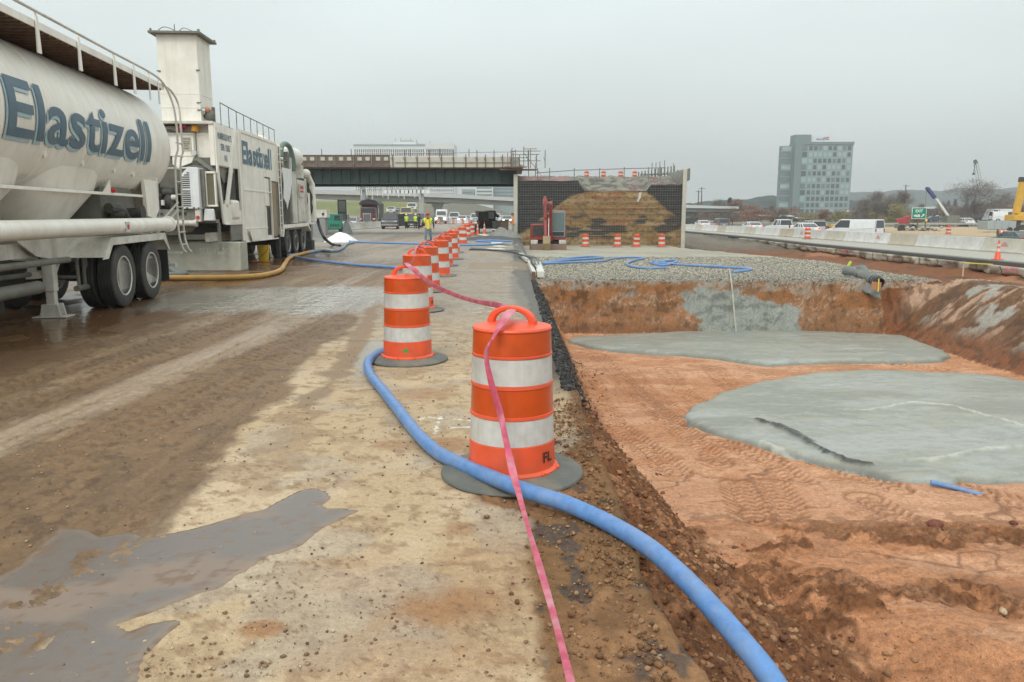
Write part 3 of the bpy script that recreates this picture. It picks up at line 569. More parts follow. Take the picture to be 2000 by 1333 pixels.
# ================================================================== MATERIALS
m_or = mat('drum_orange', (.78, .10, .035), .42, dirt=.55, dcol=(.35, .12, .06), dscale=3, var=.1, bump=.05)
m_ob = mat('orange_sheeting', (.58, .075, .008), .28, dirt=.25, dcol=(.28, .06, .02), dscale=4, coat=.2, bump=.03, bscale=120)
m_wb = mat('white_sheeting', (.58, .58, .55), .32, dirt=.5, dcol=(.36, .31, .24), dscale=6, streak=.45, coat=.15, bump=.03, bscale=120)
m_rub = mat('grey_rubber', (.115, .125, .11), .75, dirt=.7, dcol=(.30, .25, .18), dscale=3, bump=.3, bscale=50)
m_blk = mat('black_rubber', (.022, .022, .021), .6, dirt=.3, dcol=(.08, .07, .055), dscale=3, bump=.15)
m_tyre = mat('tyre_rubber', (.035, .036, .033), .68, dirt=.6, dcol=(.11, .095, .07), dscale=2.5, bump=.3, bscale=60)
m_wht = mat('white_paint', (.84, .815, .73), .42, dirt=.32, dcol=(.45, .35, .20), dscale=.9, streak=.35, var=.05, bump=.02, bscale=8)
m_wh2 = mat('grimy_white_paint', (.64, .62, .55), .5, dirt=.7, dcol=(.22, .17, .11), dscale=1.8, streak=.5, var=.08, bump=.08)
m_wh3 = mat('cool_white_paint', (.76, .79, .78), .4, dirt=.3, dcol=(.33, .31, .26), dscale=1.2, streak=.3, var=.05)
m_rust = mat('rusty_steel', (.16, .09, .055), .8, dirt=.5, dcol=(.26, .19, .13), dscale=4, var=.2, bump=.2)
m_drk = mat('dark_machinery', (.035, .035, .03), .65, dirt=.6, dcol=(.12, .11, .08), dscale=5, bump=.2)
m_gry = mat('grimy_grey_steel', (.19, .19, .16), .6, dirt=.7, dcol=(.09, .075, .05), dscale=3, streak=.4, bump=.1)
m_conc = mat('concrete', (.40, .40, .33), .8, dirt=.5, dcol=(.25, .22, .16), dscale=1.6, streak=.3, var=.1, bump=.25, bscale=25)
m_blue = mat('blue_hose', (.10, .235, .50), .42, dirt=.6, dcol=(.28, .31, .36), dscale=6, streak=.3, var=.15, bump=.12, bscale=60)
m_blu2 = mat('pale_blue_hose', (.17, .26, .37), .6, dirt=.7, dcol=(.32, .30, .26), dscale=4, bump=.2)
m_yel = mat('yellow_hose', (.48, .27, .06), .6, dirt=.7, dcol=(.24, .15, .08), dscale=2, bump=.2)
m_grh = mat('grey_hose', (.12, .14, .14), .6, dirt=.6, dcol=(.26, .25, .21), dscale=3, bump=.2)
m_glass = mat('dark_glass', (.03, .037, .04), .08, spec=.8, var=0)
m_chr = mat('steel', (.5, .5, .5), .35, metal=.9, dirt=.3)
m_red = mat('red_lamp', (.55, .03, .02), .25)
m_txt = mat('slate_lettering', (.085, .14, .185), .5, dirt=.35, dcol=(.22, .26, .27), dscale=2.5)
m_sh = mat('pale_blue_lettering', (.33, .48, .53), .5, dirt=.4, dcol=(.55, .56, .52), dscale=2)
# ================================================================== TRAFFIC DRUMS
def make_drum():
    t = empty('traffic_drum')
    rr = lambda z: .268 - (z - .05) * .034
    m = MB(); pf = [(.285, .03), (.292, .035), (.292, .06), (rr(.07) + .004, .075)]
    bands = [(.24, .40), (.425, .585), (.61, .77), (.79, .925)]
    for a, b in bands: pf += [(rr(a) + .007, a - .018), (rr(a) + .007, a - .004), (rr(a), a), (rr(b), b), (rr(b) + .007, b + .004)]
    pf += [(.246, .935), (.240, .945), (.15, .962), (.0, .966)]
    m.lathe(pf, n=48)
    for k in range(10):
        a = k * .628 + .2; m.box(-.02, .02, -.02, .02, .05, .085) if False else m.cyl((.285 * math.cos(a), .285 * math.sin(a), .06), (.303 * math.cos(a), .303 * math.sin(a), .06), .018, .012, 8)
    m.build('body', m_or, t, smooth=28)
    for k, (a, b) in enumerate(bands):
        m = MB(); m.lathe([(rr(a) - .01, a + .001), (rr(a) + .003, a + .0015), (rr(b) + .003, b - .0015), (rr(b) - .01, b - .001)], n=48)
        m.build('reflective_band', m_wb if k in (0, 2) else m_ob, t, smooth=40)
    m = MB(); o = []; i = []
    for k in range(15):
        a = math.pi * k / 14; o.append((-.165 * math.cos(a), .945 + .122 * math.sin(a) ** .8)); i.append((-.118 * math.cos(a), .950 + .086 * math.sin(a) ** .85))
    for k in range(14):
        m.prism([o[k], o[k + 1], i[k + 1], i[k]], -.022, .022, 'y')
    h = m.build('handle', m_or, t); 
    bm = bmesh.new(); bm.from_mesh(h.data); bmesh.ops.remove_doubles(bm, verts=bm.verts, dist=.0005)
    seen = {}
    for f in bm.faces: seen.setdefault(tuple(sorted(v.index for v in f.verts)), []).append(f)
    bmesh.ops.delete(bm, geom=[f for l in seen.values() if len(l) > 1 for f in l], context='FACES_ONLY'); bm.to_mesh(h.data); bm.free()
    b = h.modifiers.new('bevel', 'BEVEL'); b.width = .009; b.segments = 2
    m = MB(); m.lathe([(.445, 0), (.452, .008), (.448, .02), (.40, .03), (.33, .04), (.30, .052), (.285, .05), (.28, .02)], n=48); m.build('rubber_base', m_rub, t)
    return t
drum0 = make_drum()
DR = [(0.0, 4.69, 'orange and white traffic drum nearest the camera, pink tape over its handle'), (-1.18, 8.57, 'traffic drum with a green paint spot, blue hose bending round its base'),
      (-1.62, 13.15, 'third traffic drum from the camera in the taped row'), (-1.83, 16.6, 'fourth traffic drum from the camera in the taped row'), (-1.95, 20.8, 'fifth traffic drum from the camera in the taped row'),
      (-2.19, 25.0, 'sixth traffic drum from the camera in the taped row'), (-2.26, 28.7, 'seventh traffic drum from the camera in the taped row'), (-2.57, 34, 'eighth traffic drum from the camera in the taped row'),
      (-2.81, 43.7, 'ninth traffic drum, beside the loop of blue hose'), (-3.3, 57, 'tenth traffic drum, last but one of the taped row'), (-3.32, 64, 'farthest drum of the taped row, beside two slim cones')]
GR = 'traffic drums in a row along the slab'
drums = []
def place_drum(x, y, z, rz, label, group, tilt=0):
    d = drum0 if not drums else copy_tree(drum0); drums.append(d)
    d.location = (x, y, z); d.rotation_euler = (tilt, 0, rz); tag(d, label, 'traffic drum', group); return d
for k, (x, y, l) in enumerate(DR): place_drum(x, y, .006, [-.42, -.15, .1, -.2, .15][k % 5] + .02 * k, l, GR, [0, .012, -.01][k % 3])
def around(o, name, body, m, z0, z1, ang, width, r, bold=.02):
    return put_text(name, body, m, o, lambda u, v: ((r - (z0 + (z1 - z0) * v - .05) * .034) * math.cos(ang + u * width), (r - (z0 + (z1 - z0) * v - .05) * .034) * math.sin(ang + u * width), z0 + (z1 - z0) * v), bold)
m_ink = mat('black_ink', (.02, .02, .02), .5)
around(drums[0], 'lettering', 'FL', m_ink, .125, .19, R(-30) + .14, .32, .2790)
m = MB(); m.T = Matrix.Rotation(R(-88) + .15, 4, 'Z'); m.cyl((.266, 0, .15), (.2705, 0, .15), .024, n=14)
m.box(.267, .2695, -.05, -.01, .145, .153); m.build('paint_spot', mat('green_paint', (.04, .32, .06), .4), drums[1])
around(drums[2], 'lettering', 'AP', m_ink, .12, .18, R(-35), .25, .2790)
# drums at the foot of and on top of the abutment, and along the highway
def ground_xy(px, Y, z): return xAt(px, Y, z)
for px, Y, l in [(1143.5, 61.5, 'drum at the foot of the mesh wall, nearest the excavator'), (1206, 61, 'second drum from the excavator at the foot of the mesh wall'), (1242.5, 61, 'tilted drum at the foot of the mesh wall, third from the excavator'), (1292, 61.3, 'drum at the foot of the mesh wall nearest its corner')]:
    z = float(gz([xAt(px, Y, -.85)], [Y])[0]); place_drum(xAt(px, Y, z), Y, z, .3, l, 'traffic drums at the foot of the mesh wall', .12 if 'tilted' in l else 0)
TOPZ = 4.55
for px, l in [(1145.5, 'drum on top of the abutment, farthest from the corner parapet'), (1178.5, 'darker drum on top of the abutment, second from the bridge'), (1212, 'drum on top of the abutment, third from the bridge'), (1239.5, 'drum on top of the abutment nearest the corner parapet')]:
    place_drum(xAt(px, 82, TOPZ + .6), 82, TOPZ + .62, .6, l, 'traffic drums on top of the abutment')
for k, px in enumerate((857, 870, 884, 902, 916.5)):
    place_drum(xAt(px, 150, 0), 150 + k, .01, .2 * k, 'small distant drum before the headlights, ' + ['leftmost', 'second from left', 'middle one', 'second from right', 'rightmost'][k], 'distant drums across the closed lanes')
place_drum(26.7, 70, -.49, 0, 'drum standing on the highway shoulder before the concrete barriers', 'traffic drums along the highway')
place_drum(xAt(1852, 88, -.5), 88, -.5, 0, 'red drum half hidden behind the concrete barrier below the crane', 'traffic drums along the highway')
d = place_drum(xAt(1948, 80, -.5), 80, .15 - .5, 1.3, 'red drum lying on its side behind the barrier near the cone', 'traffic drums along the highway', 1.5); d.location.z = -.2
# ================================================================== CONES
def cone(x, y, z, h, label):
    t = empty('traffic_cone', (x, y, z), .2, label, 'traffic cone', 'traffic cones')
    m = MB(); m.box(-.19, .19, -.19, .19, 0, .035); m.build('base', m_or, t, bevel=.008)
    m = MB(); m.lathe([(.15, .035), (.14, .05), (.035, h - .06), (.045, h - .05), (.045, h), (.0, h)], n=20); m.build('body', m_or, t)
    for a, b in ((.42, .58), (.70, .82)):
        r = lambda q: .148 - .113 * (q * h - .04) / (h - .1) + .002
        m = MB(); m.lathe([(r(a) - .01, a * h), (r(a), a * h), (r(b), b * h), (r(b) - .01, b * h)], n=20); m.build('reflective_collar', m_wb, t)
cone(xAt(933, 65), 65, 0, 1.05, 'slim orange cone standing next to the last drum of the row')
cone(xAt(946, 65), 65.3, 0, 1.05, 'slim orange cone nearer the black loader, right of its twin')
cone(xAt(1948, 37.5, -.5), 37.5, -.5, .92, 'orange cone with white collars on the asphalt edge before the right barriers')
# ================================================================== HOSES
def hose(pts, r, m, label, cat='hose', name='hose', n=12, k=8, group=None, couple=None):
    sp = smooth_path(pts, k); b = MB(); b.tube(sp, r, n); o = b.build(name, m); tag(o, label, cat, group)
    return o
def gp(px, z=0.): return [at(x, y, z) for x, y in px]
r_ = .046
near = [at(x, y, z) for x, y, z in [(1600, 1480, -.18), (1508, 1330, -.06), (1455, 1262, -.01), (1395, 1192, .02), (1330, 1124, .035), (1265, 1068, .05), (1190, 1023, .055), (1110, 986, .07), (1030, 960, .085), (960, 933, .085), (905, 909, .062), (858, 886, .052), (818, 851, .052), (782, 806, .052), (748, 763, .052), (724, 733, .052), (719, 708, .052), (738, 691, .052)]]
near += [Vector(p) for p in [(-1.42, 9.15, .066), (-1.38, 10.2, .066), (-1.55, 11.5, .066), (-1.95, 12.8, .066), (-2.1, 14.5, .066), (-2.35, 17.5, .066), (-2.65, 20.5, .066), (-3.1, 22.6, .066)]]
near += [at(x, y, .066) for x, y in [(745, 521), (700, 518), (650, 513), (610, 508), (580, 503), (563, 502)]]
hose(near, r_, m_blue, 'long thick blue hose bending round the front two drums and over the slab edge', n=20)
hose(gp([(563, 500), (590, 496), (625, 490), (650, 491), (668, 486), (678, 477), (690, 474), (672, 470), (650, 470)], .06), .06, m_blu2, 'faded pale blue hose curling beside the white covered heap')
hose(gp([(640, 469), (700, 473), (760, 475), (830, 477), (885, 479), (930, 479), (960, 478), (985, 476), (960, 473), (930, 471), (960, 470), (1000, 472)], .05), .055, m_blue, 'bright blue hose running across the slab behind the walking worker')
hose(gp([(250, 552), (312, 544), (345, 543), (420, 543), (480, 541), (520, 537), (548, 528), (557, 515), (566, 504), (590, 496), (612, 491)], .07), .07, m_yel, 'muddy yellow hose lying along the ground behind the tank wheels')
hose([(-10.0, 22.0, 1.5), (-9.95, 21.85, .9), (-9.75, 21.6, .45), (-9.3, 21.2, .1), (-8.9, 20.9, .08), (-8.8, 20.5, .07), (-9.3, 20.3, .07), (-10.1, 20.6, .07), (-10.6, 21.2, .07), (-11.2, 21.4, .07)], .075, m_grh, 'thick grey hose hanging down over the concrete block and looping on the ground')
hose([atY(620, 428, 37), atY(623, 440, 37), atY(628, 455, 36.5), atY(636, 468, 35.5), at(650, 478, .06), at(664, 480, .06)], .07, m_blk, 'black rubber hose drooping from the front of the mixing unit')
def atg(x, y, off=0.):
    z = -.2
    for _ in range(6):
        p = at(x, y, z); z = .6 * z + .4 * (float(gz([p.x], [p.y])[0]) + off)
    return at(x, y, z)
q = lambda pts: [atg(1000 + x / 2, 460 + y / 2, .06) for x, y in pts]
hose(q([(112, 110), (200, 93), (260, 86), (310, 83), (355, 86), (300, 92), (220, 97), (122, 110)]), .045, m_blue, 'flattened loop of blue hose lying on the gravel pad nearest the excavator')
hose(q([(120, 111), (200, 107), (300, 104), (350, 101), (400, 90), (460, 86), (515, 89), (475, 98), (448, 112), (480, 124), (540, 129), (602, 127)]), .04, m_blue, 'thin blue hose snaking across the middle of the gravel pad')
hose(q([(600, 105), (560, 103), (540, 105), (560, 113), (600, 117), (640, 103), (635, 98), (590, 101), (560, 108), (620, 112), (700, 118), (770, 121), (840, 125), (900, 129), (936, 133), (900, 139), (862, 145)]), .045, m_blue, 'blue hose ending in a sharp bend above the grey spill on the pit wall')
sp = smooth_path([atg(1424, 527, .05), atg(1426, 534, .05), atY(1428, 548, 19.5), atY(1431, 575, 19.15), atY(1434, 610, 19.0), atY(1438, 650, 18.85), atY(1439, 656, 18.8)], 6)
b = MB(); b.tube(sp, [.022 + .006 * math.sin(i * 1.7) for i in range(len(sp))], 8); tag(b.build('discharge_tube', m_conc), 'thin pale grout covered tube hanging down the far wall of the pit', 'tube')
b = MB(); b.tube([at(1818, 943, -1.24), at(1860, 952, -1.27), at(1918, 968, -1.31)], .028, 12); tag(b.build('pipe', m_blue), 'short blue pipe sticking out from under the near grey pour', 'pipe')
# ================================================================== FLAGGING TAPE
m_pink = mat('pink_tape', (.50, .075, .13), .45, dirt=.9, dcol=(.58, .36, .38), dscale=7, var=.2)
m_ytape = mat('yellow_tape', (.75, .62, .08), .5)
def ribbon(name, pts, widths, m, label, k=8, cat='tape'):
    sp = smooth_path(pts, k); ws = smooth_path(widths, k); v = []; f = []
    for i, (p, w_) in enumerate(zip(sp, ws)):
        d = (sp[min(i + 1, len(sp) - 1)] - sp[max(i - 1, 0)]).normalized(); w_ = w_ - d * w_.dot(d); nn = d.cross(w_).normalized() * .0012
        bend = nn * 4
        v += [p - w_ + nn, p + bend * 1.2 + nn, p + w_ + nn, p + w_ - nn, p + bend * 1.2 - nn, p - w_ - nn]
    for i in range(len(sp) - 1):
        for a in range(6): f.append((i * 6 + a, i * 6 + (a + 1) % 6, i * 6 + 6 + (a + 1) % 6, i * 6 + 6 + a))
    f += [(5, 4, 3, 2, 1, 0), tuple((len(sp) - 1) * 6 + a for a in range(6))]
    b = MB(); b.add(v, f); return tag(b.build(name, m, smooth=50), label, cat)
pts = [(-2.27, 28.7, 1.1), (-2.2, 26.8, 1.0), (-2.19, 25.0, 1.1), (-2.05, 22.9, .98), (-1.95, 20.8, 1.1), (-1.88, 18.7, .98), (-1.83, 16.6, 1.1), (-1.72, 14.9, 1.0), (-1.62, 13.15, 1.1), (-1.4, 10.9, .98), (-1.19, 8.62, 1.1)]
wd = [(0, 0, .02), (.01, 0, .022), (.02, 0, .01), (0, 0, .02), (.02, 0, .0), (0, 0, .022), (.02, 0, .01), (.0, 0, .02), (.022, 0, .005), (.0, 0, .022), (.03, 0, .01)]
ribbon('flagging_tape', pts, wd, m_pink, 'faded pink flagging tape strung along the far drum handles', 6)
pts = [(-1.19, 8.60, 1.088), (-1.16, 8.5, 1.092), (-1.02, 8.1, 1.04)] + [atY(x, y, Y) for x, y, Y in [(845, 556, 7.5), (880, 573, 6.75), (925, 588, 5.9), (968, 596, 5.2), (1000, 604, 4.78)]]
pts += [atY(998, 607, 4.64), atY(985, 624, 4.5), atY(966, 655, 4.40), atY(950, 690, 4.36), atY(958, 742, 4.34), atY(975, 800, 4.32), atY(988, 860, 4.24), atY(1000, 915, 4.1), atY(1014, 968, 3.9), atY(1033, 1035, 3.45), atY(1055, 1110, 2.95), atY(1085, 1215, 2.45), atY(1118, 1345, 2.0)]
wd = [(.028, 0, .01), (.03, 0, .0), (.012, .0, .02), (0, 0, .024), (.0, .005, .02), (0, .0, .016), (.0, 0, .02), (.02, .01, .012), (.03, 0, .0), (.032, .0, .006), (.02, .0, .018), (.012, .012, .0), (.018, 0, .0), (.02, -.01, 0), (.016, .01, 0), (.022, 0, 0), (.016, 0, 0), (.010, .01, 0), (.015, 0, 0), (.011, .01, 0), (.013, 0, .0)]
ribbon('flagging_tape', pts, wd, m_pink, 'pink flagging tape looping over the nearest drum and running toward the camera')
# ================================================================== THINGS ROUND THE PIT
m_wood = mat('raw_wood', (.52, .42, .27), .8, streak=.4, dcol=(.3, .2, .12)); m_board = mat('painted_board', (.60, .60, .54), .6, dirt=.4, dcol=(.4, .34, .26))
p = atg(1880, 541); m = MB(); m.T = Matrix.Translation(p); m.box(-.025, .025, -.02, .02, -.25, .72); o = m.build('stake', m_wood); o['label'] = 'pale wooden stake on the mound at the right of the pit'; o['category'] = 'stake'; top = Vector((p.x, p.y, p.z + .66))
ribbon('barrier_tape', [top, top + Vector((.9, .25, -.06)), top + Vector((2.4, .6, -.13)), top + Vector((5, 1.2, -.12))], [(0, 0, .022)] * 4, m_ytape, 'yellow tape tied to the wooden stake and trailing off to the right')
m = MB(); e2 = top + Vector((5, 1.2, 0)); m.T = Matrix.Translation((e2.x, e2.y, -1.1)); m.box(-.025, .025, -.02, .02, -.2, e2.z + 1.2)
tag(m.build('stake', m_wood), 'wooden stake holding the far end of the yellow tape', 'stake')
m_geo = mat('geotextile', (.17, .18, .17), .95, dirt=.5, dcol=(.30, .28, .22), dscale=5, bump=.6, bscale=20)
o0 = atY(1694, 545, 19.7); t = empty('drain_pipe', o0, 0, 'black corrugated drain pipe wrapped in grey fabric at the corner of the pit', 'drain pipe')
pp = [atY(1652, 529, 20.5) - o0, atY(1668, 532, 20.1) - o0, atY(1690, 540, 19.75) - o0, atY(1708, 548, 19.4) - o0, atY(1718, 553, 19.2) - o0]; sp = smooth_path(pp, 8)
b = MB(); b.tube(sp[:-5], [.10 + .025 * math.sin(i * 1.9) + .035 * rnd.random() for i in range(len(sp) - 5)], 14, caps=True); b.build('fabric_sock', m_geo, t)
b = MB(); b.tube([pp[0] + Vector((.3, .3, .02)), pp[1] + Vector((.35, .3, .05)), pp[2] + Vector((.2, .35, .0)), pp[2] + Vector((.5, .3, -.05))], [.08, .13, .12, .06], 12); b.build('fabric_fold', m_geo, t)
d = (pp[-1] - pp[-2]).normalized(); b = MB(); b.lathe([(.08, -.3), (.115, -.28), (.117, -.1), (.128, -.09), (.128, .02), (.105, .02), (.095, -.25), (.0, -.26)], pp[-1], d, 20); b.build('pipe_mouth', m_blk, t)
b = MB(); n = 20; v = []
for i in range(n):
    q_ = sp[int(i / (n - 1) * (len(sp) - 1))]
    for j_ in range(8): v.append(q_ + Vector((-.10 * j_ / 7 - .05, -.45 * (j_ / 7), -.10 - .30 * (j_ / 7) ** 1.3 + .05 * rnd.random())))
b.add(v, [(i * 8 + j_, i * 8 + j_ + 1, i * 8 + 9 + j_, i * 8 + 8 + j_) for i in range(n - 1) for j_ in range(7)]); o = b.build('liner', m_geo, t, smooth=60); sm = o.modifiers.new('s', 'SOLIDIFY'); sm.thickness = .012
m = MB(); m.T = Matrix.Translation(atY(1711, 559, 18.88)) @ Matrix.Rotation(.1, 4, 'Y'); m.box(-.12, .12, -.01, .01, -.10, .10); m.build('board', mat('faded_orange_board', (.45, .2, .11), .8, dirt=.4), None); o = bpy.data.objects['board']; tag(o, 'small faded orange board propped at the mouth of the drain pipe', 'board')
m = MB(); m.T = Matrix.Translation(atY(1716, 553, 18.84)); m.box(-.012, .012, -.01, .01, -.22, .10); tag(m.build('stake', m_ytape), 'short yellow stick beside the orange board at the drain pipe', 'stake')
m = MB(); m.T = Matrix.Translation(atg(1652, 527, .1)) @ Matrix.Rotation(.5, 4, 'Y'); m.box(-.01, .01, -.01, .01, -.2, .25); m.box(-.03, .03, -.02, .02, .1, .28); tag(m.build('marker_flag', mat('lime_plastic', (.45, .6, .06), .6)), 'lime yellow marker at the left end of the drain pipe', 'marker')
def plank(a, b, w_, h, label, m_=None):
    m = MB(); m.bar(a, b, w_, h); return tag(m.build('plank', m_ or m_board, bevel=.006), label, 'plank', 'planks and boards at the slab edge')
plank((.74, 19.75, .12), (.80, 24.3, .1), .19, .16, 'thick white beam lying along the slab edge with its end over the pit')
plank((.58, 20.2, .10), (.56, 25.5, .08), .10, .14, 'thinner white beam between the slab and its thicker twin')
plank((.55, 26.5, .1), (.35, 31, .08), .16, .12, 'farther white beam under the dark cables')
m = MB(); m.box(.50, .60, 19.55, 19.7, 0, .2); tag(m.build('wood_block', m_rust, bevel=.01), 'small brown wood block at the near end of the white beams', 'block')
for k, (a, rr_) in enumerate([(.0, .03), (.1, .022), (.2, .03)]):
    hose([(.70 + a * .4, 20.5 + k, .16), (.60 + a, 23.5, .2), (.62 + a, 26, .2), (.35 + a, 29, .15), (0 + a, 32 + k, .1), (-.8 + a, 35, .06), (-2, 36 + k, .04)], rr_, m_grh if k else m_blk, ['black cable running over the white beams, lowest of three', 'grey cable over the white beams, thinnest of three', 'grey cable over the white beams, thickest of three'][k], 'cable', 'cable', group='cables at the slab edge')
fo = mat('cream_board', (.62, .58, .47), .8, dirt=.4)
for k, (px, py, w_, l_, rz, lb) in enumerate([(968, 487, .75, .5, .5, 'white flat board nearest the camera in the litter of the slab edge'), (977, 482, .6, .5, .9, 'cream board second from the camera in the litter of the slab edge'), (972, 476, .7, .6, .2, 'buff board behind the two pale ones in the litter'), (958, 461, 1.3, 1.6, .7, 'tan board lying flat beside the two slim cones'), (992, 478, .5, .5, 1.2, 'grey board half under the cables')]):
    p = at(px, py, .04); m = MB(); m.T = Matrix.Translation(p) @ Matrix.Rotation(rz, 4, 'Z') @ Matrix.Rotation(.05 + .03 * k, 4, 'X'); m.box(-w_ / 2, w_ / 2, -l_ / 2, l_ / 2, -.02, .03)
    tag(m.build('board', fo if k != 4 else m_gry, bevel=.005), lb, 'board', 'planks and boards at the slab edge')
def heap(name, c, sx, sy, sz, m, label, cat, seed, rough=.35, n=26):
    X, Y = np.meshgrid(np.linspace(-1, 1, n), np.linspace(-1, 1, n)); r = np.hypot(X, Y); h = np.clip(1 - r, 0, 1) ** .7 * (1 - rough + rough * 2 * fbm(X * 3 + seed, Y * 3, 4, seed)); h = np.where(r > 1, -.03, h)
    v = [(x * sx, y * sy, z * sz) for x, y, z in zip(X.ravel(), Y.ravel(), h.ravel())]; b = MB(); b.T = Matrix.Translation(c)
    b.add(v, [(i * n + j, i * n + j + 1, (i + 1) * n + j + 1, (i + 1) * n + j) for i in range(n - 1) for j in range(n - 1)]); return tag(b.build(name, m, smooth=60), label, cat)
heap('tarp', at(667, 473, 0), 1.05, .9, .62, mat('white_tarp', (.72, .74, .74), .45, dirt=.1, bump=.3, bscale=6), 'white plastic sheet covering a heap near the green generator', 'tarp', 3, .3)
heap('tarp', at(958, 469, 0), 2.0, 1.6, .3, mat('dark_tarp', (.05, .055, .05), .5), 'dark crumpled tarp spread on the slab behind the boards', 'tarp', 5, .6)
heap('tarp', at(985, 464, 0), 1.3, 2.0, .75, mat('grey_tarp', (.19, .19, .17), .6), 'grey crumpled plastic heaped at the slab edge beside the mesh wall', 'tarp', 9, .7)
heap('debris_heap', at(645, 472, 0), 1.6, .9, .35, m_gry, 'low grey heap of hoses and scrap under the front of the mixing unit', 'debris', 12, .9)
heap('rag', at(615, 490, 0), 1.0, .5, .16, mat('cream_cloth', (.62, .55, .40), .8), 'cream cloth wrapped round the joint of the yellow and blue hoses', 'cloth', 15, .6)
# ================================================================== DRY BULK TANK TRAILER
def tyre_wheel(parent, x, y, z, r, w_, side=1, rimc=None, name='wheel', lab=None):
    """wheel whose face looks to +x when side is 1"""
    m = MB(); h = w_ / 2; pf = [(r * .60, -h * .9), (r * .66, -h), (r * .84, -h * 1.02), (r * .965, -h * .92)]
    for k in range(5):
        a = -h * .84 + k * w_ * .175; pf += [(r * .995, a), (r, a + .02 * w_), (r, a + w_ * .12), (r * .975, a + w_ * .135), (r * .975, a + w_ * .16)]
    pf += [(r * .965, h * .92), (r * .84, h * 1.02), (r * .66, h), (r * .60, h * .9)]
    m.lathe(pf, (x, y, z), (1, 0, 0), 40)
    o = m.build(name, m_tyre, parent, smooth=30)
    if lab: o['label'] = lab
    m = MB(); s = side
    pr = [(r * .60, h * .9), (r * .63, h * .98), (r * .60, h * 1.0), (r * .555, h * .75), (r * .535, -h * .1), (r * .33, -h * .1), (r * .30, h * .05), (r * .18, h * .05), (r * .17, h * .5), (r * .10, h * .56), (0, h * .56)]
    m.lathe([(a, b * s) for a, b in pr], (x, y, z), (1, 0, 0), 32)
    for k in range(8):
        a = k * .785; m.cyl((x + s * h * -.05, y + r * .25 * math.cos(a), z + r * .25 * math.sin(a)), (x + s * h * .15, y + r * .25 * math.cos(a), z + r * .25 * math.sin(a)), r * .035, n=6)
    m.build('rim', rimc or m_wh2, o, smooth=30)
    return o
T = empty('tank_trailer', (-6.88, 13.7, 0), R(6.5), 'white cylindrical tank trailer lettered in slate blue, parked on the muddy slab at the left', 'tank trailer')
TX, TZ, TR = -1.20, 3.05, 1.18
m = MB(); pf = [(0, -9.35), (.7, -9.25), (1.0, -9.05), (TR, -8.7)]
for yr in (-7.8, -6.4, -5.0, -3.6, -2.3, -1.0, .35, 1.75): pf += [(TR, yr - .05), (TR + .012, yr - .03), (TR + .012, yr + .03), (TR, yr + .05)]
pf += [(TR, 2.85), (TR * .995, 2.98), (TR * .96, 3.22), (TR * .86, 3.46), (TR * .66, 3.66), (TR * .36, 3.78), (0, 3.82)]
m.lathe([(a, b) for a, b in pf], (TX, 0, TZ), (0, 1, 0), 96); m.build('tank_shell', m_wht, T, smooth=30)
for yc in (-6.3, -3.65, -1.0):
    m = MB(); n = 40; v = []; 
    rings = [(1.31, 1.0, 2.46), (1.24, .86, 2.02), (.80, .55, 1.5), (.34, .32, 1.04), (.17, .17, .95), (.17, .17, .72)]
    for ry, rx, z in rings:
        for k in range(n):
            a = 2 * math.pi * k / n; ca, sa = math.cos(a), math.sin(a); sq = lambda c, e: math.copysign(abs(c) ** e, c)
            e = .45 if z > 1.9 else (.7 if z > 1.3 else 1); v.append((TX + rx * sq(ca, e), yc + ry * sq(sa, e), z))
    f = [(i * n + k, i * n + (k + 1) % n, (i + 1) * n + (k + 1) % n, (i + 1) * n + k) for i in range(5) for k in range(n)]
    m.add(v, f); m.cyl((TX, yc, .72), (TX, yc, .60), .23, n=20); m.build('hopper', m_wht, T, smooth=40)
m = MB(); m.prism([(1.95, 2.32), (2.75, 2.32), (2.72, 1.75), (2.45, 1.55), (2.0, 1.6)], -.30, -.22, 'x'); m.prism([(1.95, 2.32), (2.75, 2.32), (2.72, 1.75), (2.45, 1.55), (2.0, 1.6)], -2.2, -2.12, 'x'); m.box(-2.2, -.22, 2.66, 2.72, 1.75, 2.5); m.build('rear_skirt', m_wht, T, bevel=.01)
m = MB(); m.box(-2.1, -.45, .3, 1.98, 1.3, 2.2, ) ; m.build('recess', m_gry, T)
m = MB(); m.cyl((-.9, 1.35, 1.62), (-.10, 1.35, 1.66), .11, n=16); m.cyl((-.16, 1.35, 1.66), (-.08, 1.35, 1.66), .15, n=16); m.tube(smooth_path([(-.3, .25, 1.75), (-.25, .7, 1.70), (-.3, 1.0, 1.58), (-.35, 1.3, 1.5)], 5), .09, 10); m.sphere((-.3, .6, 1.66), .17, sq=(.8, 1.3, .8)); m.build('discharge_valve', m_drk, T)
m = MB(); m.bar((-.30, -9, 2.0), (-.30, 2.7, 2.0), .05, .05); m.build('side_rail', m_wht, T, bevel=.006)
m = MB(); m.cyl((-.30, .42, 2.06), (-.22, .42, 2.06), .04, n=10); m.build('side_lamp', m_red, T)
m = MB(); m.prism([(.05, 2.02), (.38, 2.25), (.38, 2.02)], -.30, -.28, 'x'); m.build('gusset', m_wht, T)
for yr, zz in ((-2.3, 2.5), (-1.0, 2.46), (.35, 2.42), (1.3, 2.4)):
    m = MB(); x_ = TX + math.sqrt(TR ** 2 - (zz - TZ) ** 2); m.cyl((x_ - .03, yr, zz), (x_ + .03, yr, zz - .01), .05, n=12); m.build('lifting_lug', m_wht, T)
m = MB(); m.cyl((0.0, -9.1, 1.41), (0.0, 2.45, 1.44), .135, n=28); m.cyl((0, 2.43, 1.44), (0, 2.52, 1.44), .16, n=28); m.cyl((0, .78, 1.43), (0, .84, 1.43), .141, n=28); m.build('hose_tube', m_wht, T, bevel=.006)
